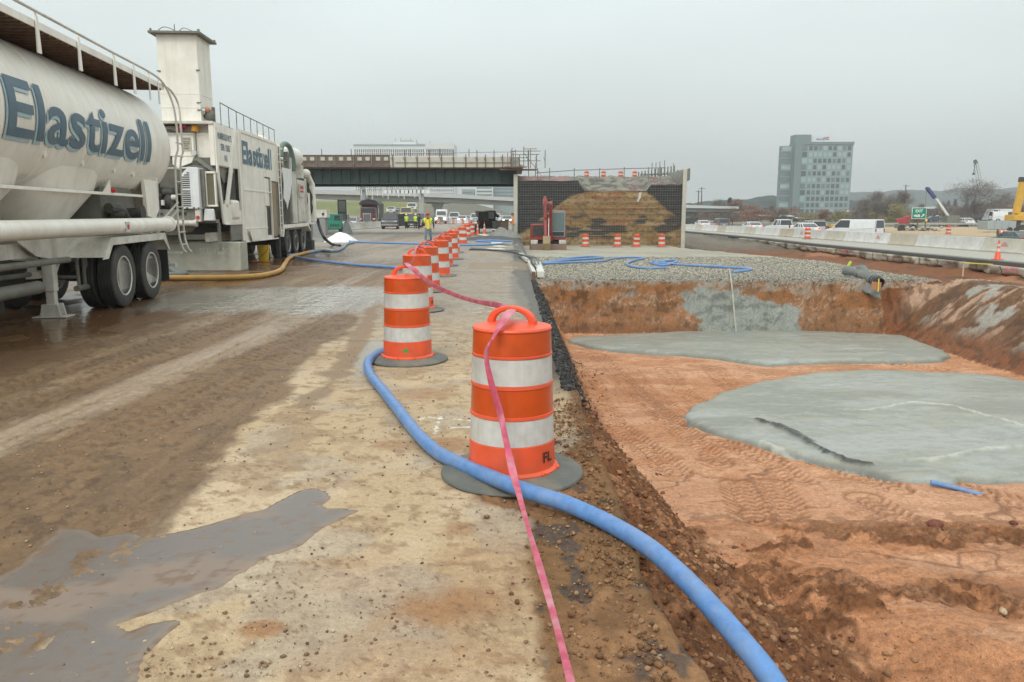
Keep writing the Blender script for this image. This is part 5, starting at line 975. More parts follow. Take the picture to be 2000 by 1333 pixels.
# scaffold at the end of the deck
m = MB(); m.box(-1.0, 2.0, -1.6, -.5, 5.24, 5.32); m.box(-.6, 1.2, -1.8, -1.6, 5.42, 5.5); m.build('work_platform', m_rust, B)
m = MB()
for x, z0, z1 in [(.0, 5.4, 7.0), (.28, 5.4, 6.85), (.95, 5.4, 7.1), (1.35, 4.7, 6.8), (1.5, 5.4, 6.9), (.1, 5.3, 6.6), (1.9, 4.6, 5.8), (-.35, 5.4, 6.6)]: m.cyl((x, -1.4, z0), (x, -1.4, z1), .035, n=6)
for z, a, b in [(6.72, .0, 2.3), (6.45, .0, 2.2), (6.2, .0, 1.3), (5.95, .0, 2.3), (6.9, .9, 2.0)]: m.cyl((a, -1.4, z), (b, -1.4, z + .02), .03, n=6)
m.bar((.95, -1.4, 6.6), (2.3, -1.4, 4.9), .05); m.bar((1.3, -1.4, 5.3), (2.1, -1.4, 5.3), .05); m.bar((-.1, -1.4, 6.3), (.9, -1.4, 5.5), .03); m.build('scaffold', m_mtl, B)
for x in (-31, -20.5):
    m = MB(); m.box(x - .35, x + .35, 1, 8, -.1, 4.2); m.build('pier', m_far, B)
# ================================================================== ABUTMENT WALL OF WIRE MESH
W = empty('abutment_wall', (0, 64, 0), 0, 'square earth abutment faced with wire mesh and dark fabric, brown soil heaped inside its front', 'retaining wall')
WX0, WX1 = xAt(1010, 64, 1.5), xAt(1334, 64, 1.5)
def zz_(y, Y=64): return atY(1100, y, Y).z
def z5(x, y): return (xAt(980 + x / 5.263, 64, 1.5), zz_(280 + y / 5.263))
mound = [z5(*p) for p in [(100, 1100), (165, 940), (300, 870), (420, 760), (520, 680), (600, 620), (700, 550), (850, 505), (1000, 488), (1200, 488), (1480, 500), (1560, 560), (1640, 640), (1700, 690), (1780, 740), (1900, 800), (1900, 1300), (100, 1300)]]
top_l = [z5(*p) for p in [(120, 392), (400, 385), (600, 392), (780, 382), (800, 430), (850, 490), (1000, 495), (1200, 490), (1480, 492), (1520, 432), (1700, 425), (1900, 432)]]
X, Z = np.meshgrid(np.linspace(WX0, WX1, 260), np.linspace(0, 1, 130)); tx = np.interp(X[0], [p[0] for p in top_l], [p[1] for p in top_l]) + .05 * (fbm(X[0] * 2, X[0] * 0, 3, 601) - .5)
Z = -1.0 + Z * (tx[None] + 1.0); lift = (Z + 1) / .46; lf = lift % 1
q = fbm(X * .9, Z * 2.2, 5, 602); q2 = fbm(X * 5, Z * 6, 4, 603); md = sdf(mound, X, Z)
c = np.empty(X.shape + (3,)); c[:] = (.032, .034, .036); c = mix3(c, (.055, .05, .04), sst(.45, .65, q2) * .6); c = mix3(c, (.10, .09, .07), sst(.10, .03, abs(lf - .5)) * .25 * sst(.4, .6, q))
sc = np.empty_like(c); sc[:] = (.29, .18, .07); sc = mix3(sc, (.38, .27, .13), sst(.45, .62, q)); sc = mix3(sc, (.30, .12, .05), sst(.6, .7, fbm(X * .7, Z * 3, 4, 604)) * .7); sc = mix3(sc, (.11, .065, .03), sst(.5, .68, q2) * .6)
sc = mix3(sc, (.045, .042, .038), sst(.5, .6, fbm(X * .55, Z * 1.8, 4, 606)) * sst(2.2, 1.3, Z) * sst(-.5, -.1, Z) * .95)
sc = mix3(sc, (.42, .31, .18), sst(.10, .0, abs(lf - .08)) * sst(.4, .55, fbm(X * .6, Z * .3, 3, 607)) * .8)
k_ = sst(-.08, .08, md + .25 * (q2 - .5)); c = c * (1 - k_[..., None]) + sc * k_[..., None]
wall = grid_mesh('soil_face', X, 0 * X + .05 * (q2 - .5) - .10 * np.abs(lf - .5), Z, c, np.full(X.shape, .9), [PM]); wall.parent = W
m = MB(); m.box(WX0, WX1, .3, 26, -1.2, 3.2); m.build('fill', m_gry, W)
m = MB()
for k in range(int((WX1 - WX0) / .2)): x = WX0 + .1 + k * .2; z1 = float(np.interp(x, [p[0] for p in top_l], [p[1] for p in top_l])); m.box(x - .005, x + .005, -.12, -.11, -.9, z1)
for k in range(27): m.box(WX0, WX1, -.135, -.121, -.8 + k * .2, -.786 + k * .2) if -.8 + k * .2 < 3.4 else (m.box(WX0, z5(790, 0)[0], -.135, -.121, -.8 + k * .2, -.786 + k * .2), m.box(z5(1515, 0)[0], WX1, -.135, -.121, -.8 + k * .2, -.786 + k * .2) if -.8 + k * .2 < 4.1 else None)
m.build('wire_mesh', mat('mesh_wire', (.20, .19, .17), .6), W)
for px, y0, nm in ((1007, 341, 'corner_column'), (1334.5, 330, 'corner_column')):
    m = MB(); x = xAt(px, 64, 1.5); m.box(x - .16, x + .16, -.2, .2, -1.2, zz_(y0)); m.build(nm, m_pale, W, bevel=.02)
# gravel shoulder on top
X, Y = np.meshgrid(np.linspace(WX0, WX1 + .05, 160), np.concatenate([np.linspace(0, 5, 50), np.linspace(5.5, 26, 24)])); t0 = np.interp(X[0], [p[0] for p in top_l], [p[1] for p in top_l])
Zt = t0[None] + (4.98 - t0[None]) * sst(0, 4.5, Y) + .35 * (fbm(X * 1.5, Y * 1.5, 5, 611) - .5) * sst(0, 1, Y) - .03
c = np.empty(X.shape + (3,)); c[:] = (.19, .185, .155); q = fbm(X * 2.2, Y * 3, 5, 612); c = mix3(c, (.09, .088, .075), sst(.48, .6, q) * .8); c = mix3(c, (.27, .26, .21), sst(.45, .35, q) * .6); c = mix3(c, (.30, .17, .15), sst(.5, .6, fbm(X * .8, Y * 1.5 + 5, 4, 613)) * sst(5.2, 4.2, X)); c = mix3(c, (.32, .12, .13), sst(.6, .7, q) * (X > 9) * .6)
o = grid_mesh('gravel_shoulder', X, Y, Zt, c, np.full(X.shape, .9), [GM]); o.parent = W
m = MB()
for p in (1050, 1073.5, 1121.5, 1171, 1219, 1266.5, 1290): x = xAt(p, 66, 5); m.cyl((x, 2, zz_(352, 66)), (x, 2, zz_(331 if p < 1200 else 329, 66) + .1), .04, n=6)
m.tube([(xAt(1045, 66, 5), 2, zz_(338.5, 66)), (xAt(1121, 66, 5), 2, zz_(333, 66)), (xAt(1219, 66, 5), 2, zz_(330, 66)), (xAt(1300, 66, 5), 2, zz_(328, 66))], .035, 6); m.build('top_fence', m_mtl, W)
m = MB()
for k, p in enumerate((1273, 1280.5, 1288, 1297, 1315)): x = xAt(p, 72, 5); m.cyl((x, 8, 4.6), (x, 8, zz_((318, 318, 316, 313, 319)[k], 72)), .035, n=6)
for k in range(12): x = xAt(1247 + k * 6.3, 72, 5); m.box(x - .05, x + .05, 7.9, 8.0, 4.6, 5.55 + .05 * k); m.bar((x, 7.9, 5.0 + .03 * k), (x + .35, 7.9, 5.4 + .03 * k), .08)
m.box(xAt(1250, 72, 5), xAt(1322, 72, 5), 7.9, 8.0, 5.3, 5.37); m.box(xAt(1250, 72, 5), xAt(1322, 72, 5), 7.9, 8.0, 4.95, 5.02); m.build('parapet_form', m_gry, W)
m = MB(); x0, x1 = xAt(1318, 66, 5), xAt(1337, 66, 5); m.prism([(x0, zz_(362)), (x1, zz_(352)), (x1, zz_(329)), (x0 + .3, zz_(331)), (x0, zz_(345))], -.1, 6, 'y'); m.build('corner_parapet', m_gry, W, bevel=.03)
m = MB(); m.prism([z5(1400, 510), z5(1425, 505), z5(1420, 560), z5(1395, 605), z5(1380, 600), z5(1395, 560)], -.2, -.14, 'y'); m.build('white_cloth', m_wb, W)
# ================================================================== EXCAVATOR
m_er = mat('excavator_red', (.24, .022, .016), .45, dirt=.4, dcol=(.25, .12, .08), dscale=2)
E = empty('excavator', (xAt(1069, 53.3, 0), 53.3, float(gz([2.4], [53.3])[0]) + .02), 0, 'small red excavator with grey cab facing the camera on the gravel pad', 'excavator')
for sx in (-1, 1):
    m = MB(); pf = [(-1.35, .28), (-1.2, .05), (-1.0, 0), (1.0, 0), (1.2, .05), (1.35, .28), (1.2, .5), (1.0, .55), (-1.0, .55), (-1.2, .5)]
    m.prism(pf, sx * .95 - .22, sx * .95 + .22, 'x')
    for k in range(14): m.box(sx * .95 - .24, sx * .95 + .24, -1.1 + k * .17, -1.04 + k * .17, -.02, .57)
    m.build('track', m_drk, E)
m = MB(); m.box(-1.2, 1.2, -1.85, -1.75, .02, .42); m.bar((-.4, -1.8, .25), (-.4, -1, .35), .1); m.bar((.4, -1.8, .25), (.4, -1, .35), .1); m.build('dozer_blade', mat('worn_blade', (.23, .15, .11), .6, dirt=.5), E, bevel=.01)
m = MB(); m.box(-.75, .75, -.8, .8, .3, .62); m.cyl((0, 0, .6), (0, 0, .8), .5, n=20); m.build('undercarriage', m_drk, E)
m = MB(); m.box(-1.15, .05, -1.0, 1.1, .8, 1.72); m.box(-1.15, 1.15, 0, 1.3, .8, 1.6); m.build('housing', m_er, E, bevel=.06)
m = MB(); m.box(-1.02, -.30, -1.02, -1.0, .95, 1.62); m.build('front_grille', m_drk, E)
m = MB(); m.box(.28, 1.16, -1.05, .5, .8, 2.62); m.build('cab', m_gry, E, bevel=.07)
m = MB(); m.box(1.12, 1.24, -1.0, 1.2, .78, 1.35); m.box(-1.2, 1.2, -1.02, 1.25, .66, .82); m.build('red_skirt', m_er, E, bevel=.03)
for sx in (-1, 1): m = MB(); m.box(sx * .95 - .23, sx * .95 + .23, -1.62, -1.4, .42, .68); m.build('track_guard', m_wh2, E, bevel=.02)
m = MB(); m.box(.29, 1.06, -1.07, -1.05, 1.25, 2.45); m.box(1.16, 1.18, -.85, .35, 1.4, 2.4); m.build('windscreen', mat('pale_glass', (.12, .17, .165), .12, spec=.8), E)
m = MB(); m.box(.22, 1.14, -1.08, -1.04, 2.46, 2.60); m.bar((.24, -1.06, .9), (.24, -1.06, 2.5), .06); m.bar((1.11, -1.06, .9), (1.11, -1.06, 2.5), .07); m.box(.25, 1.10, -1.08, -1.05, 1.20, 1.25); m.build('cab_frame', bpy.data.materials['grey_cabinet'] if 'grey_cabinet' in bpy.data.materials else m_gry, E, bevel=.01)
m = MB(); m.box(.29, 1.06, -1.07, -1.05, .95, 1.2); m.build('lower_pane', m_glass, E)
m = MB(); m.prism([(-.7, .75), (-1.25, .75), (-1.62, 1.9), (-1.95, 3.0), (-1.85, 3.25), (-1.55, 3.2), (-1.30, 2.0)], .04, .24, 'x'); m.box(-.02, .30, -1.3, -.8, .6, 1.25); m.build('boom', m_er, E, bevel=.03)
m = MB(); m.prism([(-1.7, 3.45), (-2.0, 3.55), (-2.25, 3.1), (-3.02, 1.0), (-2.85, .85), (-2.5, 1.6), (-2.0, 2.8)], -.36, -.16, 'x'); m.build('arm', m_er, E, bevel=.03)
m = MB(); m.box(-.40, -.12, -2.1, -1.8, 3.0, 3.35); m.box(-.3, .2, -1.95, -1.75, 3.05, 3.2); m.build('boom_joint', mat('faded_red', (.42, .16, .12), .6, dirt=.4), E, bevel=.03)
m = MB(); m.cyl((-.08, -1.4, 1.1), (-.08, -1.75, 2.4), .07, n=10); m.cyl((-.26, -2.3, 3.2), (-.26, -2.7, 2.1), .06, n=10); m.build('hydraulic_cylinder', m_er, E)
m = MB(); m.cyl((-.02, -2.35, 2.1), (-.05, -2.9, .9), .035, n=8); m.cyl((-.15, -1.2, .9), (-.15, -1.5, 1.6), .04, n=8); m.build('piston_rod', m_chr, E)
m = MB(); m.cyl((-.3, -1.85, 3.35), (.15, -1.85, 3.35), .09, n=10); m.tube(smooth_path([(-.2, -1.6, 3.2), (-.2, -1.8, 3.5), (-.2, -2.1, 3.3), (-.2, -2.3, 2.7)], 5), .03, 6); m.build('hydraulic_lines', m_blk, E)
m = MB(); m.prism([(-2.6, .9), (-3.0, 1.0), (-3.15, .5), (-2.9, .02), (-2.55, .02), (-2.35, .45)], -.42, .06, 'x'); m.build('bucket', mat('worn_bucket', (.30, .22, .12), .6, dirt=.5), E, bevel=.02)
# ================================================================== VEHICLES
m_hl = mat('headlight_on', (1, .97, .88), .3, emit=6); m_tl = mat('brake_light_on', (1, .05, .03), .3, emit=1.5); m_hlo = mat('headlight_lens', (.5, .52, .52), .1); m_tlo = mat('tail_lens', (.35, .02, .02), .2)
PAINTS = {'white': (.74, .75, .74), 'silver': (.42, .44, .45), 'grey': (.17, .18, .19), 'black': (.022, .025, .03), 'blue': (.05, .08, .14), 'tan': (.38, .33, .25), 'red': (.30, .03, .03), 'yellow': (.62, .42, .04), 'green': (.06, .11, .09)}
def paint(c): return mat('car_paint_' + c, PAINTS[c], .25, coat=.6, dirt=.15, dcol=(.25, .22, .18), dscale=1.2, var=.02)
SH = {'sedan': (4.7, 1.8, 1.43, (-.23, .42), (-.08, .24), .92), 'suv': (4.9, 1.9, 1.82, (-.22, .485), (-.12, .46), 1.08), 'van': (5.6, 2.02, 2.1, (-.36, .495), (-.22, .485), 1.2), 'pickup': (5.6, 1.95, 1.85, (-.18, .14), (-.08, .11), 1.08), 'suburban': (5.5, 2.0, 1.93, (-.24, .49), (-.15, .475), 1.12)}
def car(kind, colr, x, y, z, rz, label, lights=False, group='traffic on the roads', cat='car'):
    L, Wd, H, gb, gt, hood = SH[kind]; h = Wd / 2; r = .34 if kind == 'sedan' else .38
    t = empty({'sedan': 'car', 'suv': 'sport_utility_car', 'van': 'van', 'pickup': 'pickup_truck', 'suburban': 'sport_utility_car'}[kind], (x, y, z), rz, label, cat, group)
    p = paint(colr); f, b = -L / 2, L / 2; wf, wb = -.31 * L, .30 * L
    def arch(c): return [(c + (r + .07) * math.cos(a), .26 + (r + .05) * math.sin(a) * .95) for a in np.linspace(math.pi, 0, 7)]
    lo = [(f + .05, .28), *arch(wf), *arch(wb), (b - .05, .30), (b, .5), (b, .78 if kind != 'sedan' else .72), (b - .06, hood + (.0 if kind == 'sedan' else .04)), (gb[1] * L, hood + .03), (gb[0] * L, hood), (f + .25, hood - .12), (f + .06, hood - .22), (f, .55)]
    m = MB(); m.prism(lo, -h, h, 'x'); body = m.build('body', p, t, bevel=.05)
    m = MB(); m.box(-h + .06, h - .06, gb[0] * L, gb[1] * L - .02, hood - .01, H - .06, (-h + .19, h - .19, gt[0] * L, gt[1] * L)); m.build('windows', m_glass, t, bevel=.03)
    m = MB(); m.box(-h + .17, h - .17, gt[0] * L - .04, gt[1] * L + .04, H - .09, H, (-h + .24, h - .24, gt[0] * L + .1, gt[1] * L - .05))
    for sx in (-1, 1):
        for (yb, yt) in ((gb[0], gt[0]), (gb[1] - .004, gt[1]), ((gb[0] + gb[1]) / 2, (gt[0] + gt[1]) / 2), ((gb[0] * .3 + gb[1] * .7), (gt[0] * .3 + gt[1] * .7))): m.bar((sx * (h - .055), yb * L, hood), (sx * (h - .185), yt * L, H - .07), .07, .07)
    if kind in ('van',) : m.box(-h + .04, h - .04, -.02 * L, .48 * L, hood, H - .05, (-h + .16, h - .16, -.02 * L, .47 * L))
    m.build('roof', p, t, bevel=.02)
    if kind == 'pickup': m = MB(); m.box(-h + .12, h - .12, .18 * L, .47 * L, hood + .031, hood + .05); m.build('bed', m_drk, t)
    for sx in (-1, 1):
        for yy in (wf, wb):
            m = MB(); m.lathe([(.2, -.1), (r * .9, -.11), (r, -.07), (r, .07), (r * .9, .11), (.2, .1)], (sx * (h - .13), yy, r), (1, 0, 0), 18); wo = m.build('wheel', m_tyre, t)
            m = MB(); m.lathe([(r * .62, 0), (r * .6, .015), (.1, .0), (0, .02)], (sx * (h - .03), yy, r), (sx, 0, 0), 14); m.build('rim', m_chr, wo)
        m = MB(); m.box(sx * (h - .30) - .19, sx * (h - .30) + .19, f - .02, f + .1, hood - .33, hood - .17); m.build('headlight', m_hl if lights else m_hlo, t, bevel=.03)
        m = MB(); m.box(sx * (h - .14) - .1, sx * (h - .14) + .1, b - .06, b + .015, .72, .72 + (.18 if kind == 'sedan' else .4)); m.build('taillight', m_tl if lights == 'brake' else m_tlo, t, bevel=.01)
        m = MB(); m.box(sx * (h + .02), sx * (h + .2), gb[0] * L + .25, gb[0] * L + .35, hood, hood + .16); m.build('mirror', p, t, bevel=.02)
    m = MB(); m.box(-h * .5, h * .5, f - .015, f + .05, hood - .36, hood - .16); m.build('grille', m_drk, t)
    for y0_, y1_, z_ in ((f - .06, f + .1, .36), (b - .1, b + .06, .39)): m = MB(); m.box(-h, h, y0_, y1_, z_, z_ + .19); m.build('bumper', m_gry if kind != 'sedan' else p, t, bevel=.03)
    m = MB(); m.box(-.16, .16, b + .015, b + .03, .7, .85); m.box(-.16, .16, f - .07, f - .06, .4, .52); m.build('number_plate', m_wb, t)
    return t
# black suburban
S_ = car('suburban', 'black', xAt(758, 93, 0), 95, 0, R(6), 'black sport utility car with its side door open, parked facing the camera on the slab', group='parked work vehicles', cat='car')
S_.name = 'sport_utility_car'
m = MB(); m.box(1.02, 2.12, -.75, -.66, .35, 1.12); m.prism([(1.02, 1.12), (2.1, 1.12), (1.95, 1.80), (1.02, 1.82)], -.74, -.68, 'y'); d = m.build('door', paint('black'), S_, bevel=.03); m = MB(); m.prism([(1.1, 1.16), (2.0, 1.16), (1.88, 1.74), (1.1, 1.75)], -.76, -.745, 'y'); m.build('window', m_glass, d)
m = MB(); m.box(-.72, .72, -2.80, -2.76, .78, .90); m.box(-.95, .95, -2.85, -2.74, .42, .62); m.build('chrome_trim', m_chr, S_, bevel=.01)
# dark red truck with tarped body
K = empty('tractor_truck', (xAt(720, 112, 0), 112, 0), R(4), 'dark red truck with square chrome grille and dark tarped body, beyond the left barrier', 'truck', 'trucks')
mr_ = mat('maroon_paint', (.13, .012, .018), .3, coat=.5, dirt=.2)
m = MB(); m.box(-.75, .75, -1.6, .3, .9, 1.95, (-.68, .68, -1.5, .3)); m.box(-1.15, 1.15, -.2, 1.8, .9, 2.75, (-1.08, 1.08, .0, 1.8)); m.build('cab', mr_, K, bevel=.06)
for x_ in (-1.15, .68): m = MB(); m.box(x_, x_ + .47, -1.5, .0, .55, 1.25); m.build('fender', mr_, K, bevel=.12)
m = MB(); m.box(-.95, .95, -.24, -.16, 1.95, 2.6); m.build('windscreen', m_glass, K)
m = MB(); m.box(-.55, .55, -1.66, -1.58, .75, 1.85); m.build('grille', m_chr, K, bevel=.02); m = MB(); m.box(-.48, .48, -1.68, -1.665, .8, 1.78); m.build('grille_mesh', mat('grille_grey', (.12, .12, .12), .5), K)
m = MB(); m.box(-1.2, 1.2, -1.85, -1.7, .4, .7); m.build('bumper', m_chr, K, bevel=.03)
m = MB(); m.prism([(-1.3, 1.2), (1.3, 1.2), (1.35, 3.3), (1.0, 3.75), (.3, 3.9), (-.6, 3.85), (-1.1, 3.65), (-1.35, 3.3)], 2.0, 9.5, 'y'); m.build('dump_body', mat('dark_body', (.05, .055, .05), .6, dirt=.4), K, bevel=.05)
m = MB(); m.prism([(-1.4, 3.15), (-1.38, 3.35), (-1.0, 3.75), (0, 3.95), (1.0, 3.75), (1.4, 3.3), (1.4, 3.1), (0, 3.2)], .9, 2.2, 'y'); m.build('tarp_cover', mat('black_tarp', (.02, .02, .02), .5), K)
m = MB(); m.cyl((-1.2, 1.95, 1), (-1.2, 1.95, 3.5), .08, n=10); m.cyl((1.2, 1.95, 1), (1.2, 1.95, 3.5), .08, n=10); m.build('exhaust_stacks', m_chr, K)
for sx in (-1, 1):
    for yy in (-.9, 6.2, 7.5): m = MB(); m.lathe([(.25, -.15), (.5, -.15), (.52, 0), (.5, .15), (.25, .15)], (sx * 1.0, yy, .52), (1, 0, 0), 18); m.build('wheel', m_tyre, K)
    m = MB(); m.box(sx * 1.5 - .08, sx * 1.5 + .08, -.5, -.4, 1.9, 2.6); m.build('mirror', m_chr, K); m = MB(); m.box(sx * .92 - .15, sx * .92 + .15, -1.55, -1.48, 1.0, 1.2); m.build('headlight', m_hlo, K)
G1 = 'traffic queued beyond the left barrier'
car('suv', 'grey', xAt(659, 90, 0), 91, 0, R(3), 'dark grey car with both headlights on, between the generator and the red truck', True, G1)
car('sedan', 'silver', xAt(684, 101, 0), 102, 0, R(3), 'silver grey car nosing in beside the red truck', False, G1)
car('van', 'yellow', xAt(793, 135, 0), 136, .9, R(5), 'yellow van behind the black sport utility car', False, G1, 'van')
car('pickup', 'black', xAt(806, 103, 0), 104, 0, R(2), 'dark pickup truck standing behind the two workers in lime vests', False, 'parked work vehicles', 'pickup')
car('suv', 'grey', xAt(818, 118, 0), 119, .1, R(2), 'dark grey car behind the pickup truck', False, G1)
car('sedan', 'white', xAt(763, 175, 2), 176, 2.1, R(4), 'white car on the ramp above the black sport utility car', False, G1)
car('sedan', 'silver', xAt(776, 190, 2), 190, 2.1, R(4), 'silver car on the ramp right of the white one', False, G1)
car('suv', 'white', xAt(805, 165, 2), 165, 2.4, R(4), 'white car on the ramp above the yellow van', False, G1)
for k, (px, Y, kd, c_, l_, lb) in enumerate([(888, 160, 'van', 'white', False, 'white van behind the striped cross row, left of the headlights'), (903, 158, 'sedan', 'white', True, 'white car with its headlights on behind the middle drum of the cross row'), (916, 160, 'sedan', 'silver', True, 'silver car with its headlights on at the right end of the cross row'),
     (929, 150, 'suv', 'white', False, 'white car just left of the black loader'), (940, 185, 'suv', 'silver', False, 'silver car behind the cab of the black loader'), (968, 150, 'suv', 'white', False, 'white car above the grey bin'), (980, 170, 'sedan', 'white', False, 'white car above the brown bin'), (990, 140, 'sedan', 'silver', True, 'silver car with headlights shining beside the mesh wall'), (975, 215, 'sedan', 'silver', False, 'farthest silver car in the queue right of the loader')]):
    car(kd, c_, xAt(px, Y, 0), Y, .15, R(1), lb, l_, G1)
# white truck tractor
t = empty('tractor_truck', (xAt(862, 152, 0), 152, 0), 0, 'white truck tractor facing the camera beyond the worker', 'truck', 'trucks')
m = MB(); m.box(-.8, .8, -2, .2, .6, 1.55, (-.7, .7, -1.8, .2)); m.box(-1.15, 1.15, .2, 2.2, .6, 2.75, (-1.05, 1.05, .45, 2.2)); m.build('cab', paint('white'), t, bevel=.12); m = MB(); m.box(-.9, .9, .16, .35, 1.7, 2.4, (-.85, .85, .36, .5)); m.build('windscreen', m_glass, t)
m = MB(); m.box(-.45, .45, -2.05, -2.0, .7, 1.35); m.build('grille', m_gry, t)
for sx in (-1, 1):
    m = MB(); m.lathe([(.2, -.14), (.5, -.12), (.5, .12), (.2, .14)], (sx * 1.0, -1, .5), (1, 0, 0), 16); m.build('wheel', m_tyre, t); m = MB(); m.sphere((sx * .85, -1.95, 1.0), .12); m.build('headlight', m_hl, t)
    m = MB(); m.box(sx * .95 - .25, sx * .95 + .25, -1.9, .0, .5, 1.15); m.build('fender', paint('white'), t, bevel=.1)
# highway traffic
G2 = 'traffic on the right highway'
def hz(x): return -.5 - .62 * max(0, min(1, (x - 30) / 14))
for px, X0, kd, c_, l_, lb in [(1407, 35, 'suv', 'grey', False, 'grey car on the highway, first right of the mesh wall'), (1372, 33.5, 'sedan', 'white', 'brake', 'white car just right of the dark covered truck'), (1388, 38, 'sedan', 'silver', False, 'silver car half behind the grey one'), (1469, 35, 'sedan', 'white', 'brake', 'white car with red lights below the office tower, left of the white pickup'),
     (1572, 33.0, 'sedan', 'white', 'brake', 'white car with glowing brake lights behind the highway drum'), (1587, 38, 'suv', 'silver', False, 'silver car right of the highway drum'), (1985, 46.0, 'sedan', 'green', False, 'dark green car at the right end of the highway barriers')]:
    Y = (X0 * 1500 / (px - 1000)) / CP; car(kd, c_, X0, Y, hz(X0) + (.0 if px < 1900 else -.1), math.pi + R(1), lb, l_, G2)
car('pickup', 'white', 36, 36 * 1500 / 530 / CP, hz(36), math.pi + R(14), 'white pickup truck with dark windows behind the middle of the right barriers', False, G2, 'pickup')
car('van', 'white', 37, 37 * 1500 / 671 / CP, hz(37) - .1, math.pi + R(38), 'long white van on the highway between the office tower and the exit sign', False, G2, 'van')
car('suv', 'grey', xAt(1857, 165, 0), 165, -.5, R(70), 'grey car under the blue and white crane', False, 'cars parked beyond the tan lot'); car('sedan', 'white', xAt(1882, 150, 0), 150, -.3, R(180), 'white car parked right of the crane', False, 'cars parked beyond the tan lot')
car('sedan', 'blue', xAt(1826, 190, 0), 190, 0, R(90), 'blue car under the exit sign board', False, 'cars parked beyond the tan lot'); car('sedan', 'white', xAt(1840, 200, 0), 200, .2, R(90), 'white car right of the exit sign', False, 'cars parked beyond the tan lot')
car('suv', 'black', xAt(1920, 185, 0), 185, 0, R(80), 'black car left of the silver trailer', True, 'cars parked beyond the tan lot'); car('van', 'white', xAt(1962, 160, 0), 160, .3, R(80), 'white van whose roof shows over the silver trailer', False, 'cars parked beyond the tan lot', 'van')
# covered dark truck on highway
t = empty('dump_truck', (35, 35 * 1500 / 352 / CP, hz(35)), R(1), 'dark covered truck bed beside the corner of the mesh wall', 'truck', 'trucks')
m = MB(); m.box(-1.25, 1.25, 0, 6, .75, 1.95); m.build('bed', mat('dark_bed', (.04, .045, .04), .6, dirt=.3), t, bevel=.05); m = MB(); m.box(-1.1, 1.1, 6.1, 8, .6, 2.0); m.build('cab', paint('grey'), t, bevel=.1)
for sx in (-1, 1):
    for yy in (1, 2.2, 7): m = MB(); m.lathe([(.2, -.14), (.48, -.12), (.48, .12), (.2, .14)], (sx * 1.05, yy, .48), (1, 0, 0), 16); m.build('wheel', m_tyre, t)
# ================================================================== BARRIERS
JP = [(-.30, 0), (.30, 0), (.30, .07), (.17, .25), (.085, .81), (-.085, .81), (-.17, .25), (-.30, .07)]
def barrier(p, q, label, group, m_=None, marks=None):
    p = Vector(p); q = Vector(q); L = (q - p).length; m = MB(); m.prism(JP, .02, L - .02, 'y'); o = m.build('concrete_barrier', m_ or m_pale, bevel=.015); o.location = p; o.rotation_euler = (math.atan2(q.z - p.z, (q - p).xy.length), 0, math.atan2(-(q - p).x, (q - p).y)); tag(o, label, 'barrier', group); return o
shades = [mat('barrier_concrete_%d' % k, c_, .8, dirt=.35, dcol=(.33, .28, .20), dscale=.9, streak=.3, bump=.1) for k, c_ in enumerate([(.56, .56, .52), (.50, .48, .40), (.62, .62, .59), (.46, .42, .32)])]
bx = lambda y: 28.45 - .026 * (y - 43); k = 0; y = 28.0; prev = None
names_ = {}
ORD = 'first second third fourth fifth sixth seventh eighth ninth tenth eleventh twelfth thirteenth fourteenth fifteenth sixteenth seventeenth eighteenth nineteenth twentieth'.split()
while y < 152:
    L = 3.66; sh_ = (k * 7 + k // 3) % 4
    px = 1000 + 1500 * bx(y + 1.8) / ((y + 1.8) * CP)
    where = ('near the cone' if 1890 < px < 2010 else 'below the crane' if px > 1810 else 'below the exit sign' if px > 1740 else 'below the long white van' if px > 1630 else 'beside the highway drum' if px > 1550 else 'below the white pickup' if px > 1480 else 'from the white pickup toward the mesh wall')
    names_[where] = names_.get(where, 0) + 1
    barrier((bx(y), y, -.5), (bx(y + L), y + L, -.5), '%s concrete barrier, %s one %s' % (['pale grey', 'buff', 'whitish', 'brown stained'][sh_], ORD[names_[where] - 1], where), 'concrete barriers along the right highway', shades[sh_]); y += L; k += 1
bars = [o for o in bpy.data.objects if o.name.startswith('concrete_barrier')]
m_spray = mat('pink_spray', (.70, .22, .24), .7)
for idx in (4, 8, 12):
    o = bars[idx]; m = MB()
    for j in range(6): z = .35 + .045 * j; x = -.17 + .085 * (z - .25) / .56; m.add([(x - .008, 1.4 + .05 * j, z), (x - .008, 2.1 - .04 * j, z), (x - .006, 2.1 - .04 * j, z + .025), (x - .006, 1.4 + .05 * j, z + .025)], [(0, 1, 2, 3)])
    m.build('spray_mark', m_spray, o)
put_text('ink_mark', '7 jm', m_ink, bars[3], lambda u, v: (-.17 + .085 * ((.5 + .14 * v) - .25) / .56 - .006, 3.3 - .7 * u, .5 + .14 * v), .02)
k = 0; y = 62.0
while y < 112: barrier((-18.05, y, 0), (-18.0, y + 3.66, 0), 'grey concrete barrier of the left line, %s one counting from the green generator' % ORD[k], 'concrete barriers of the left line', shades[(k + 1) % 2]); y += 3.66; k += 1
for k in range(5): barrier((-13.6 + k * 2.5, 155, 0), (-11.2 + k * 2.5, 155, 0), 'low pale barrier behind the cross row of small drums, %s from the left' % ['first', 'second', 'third', 'fourth', 'fifth'][k], 'barriers across the closed lanes', shades[2])
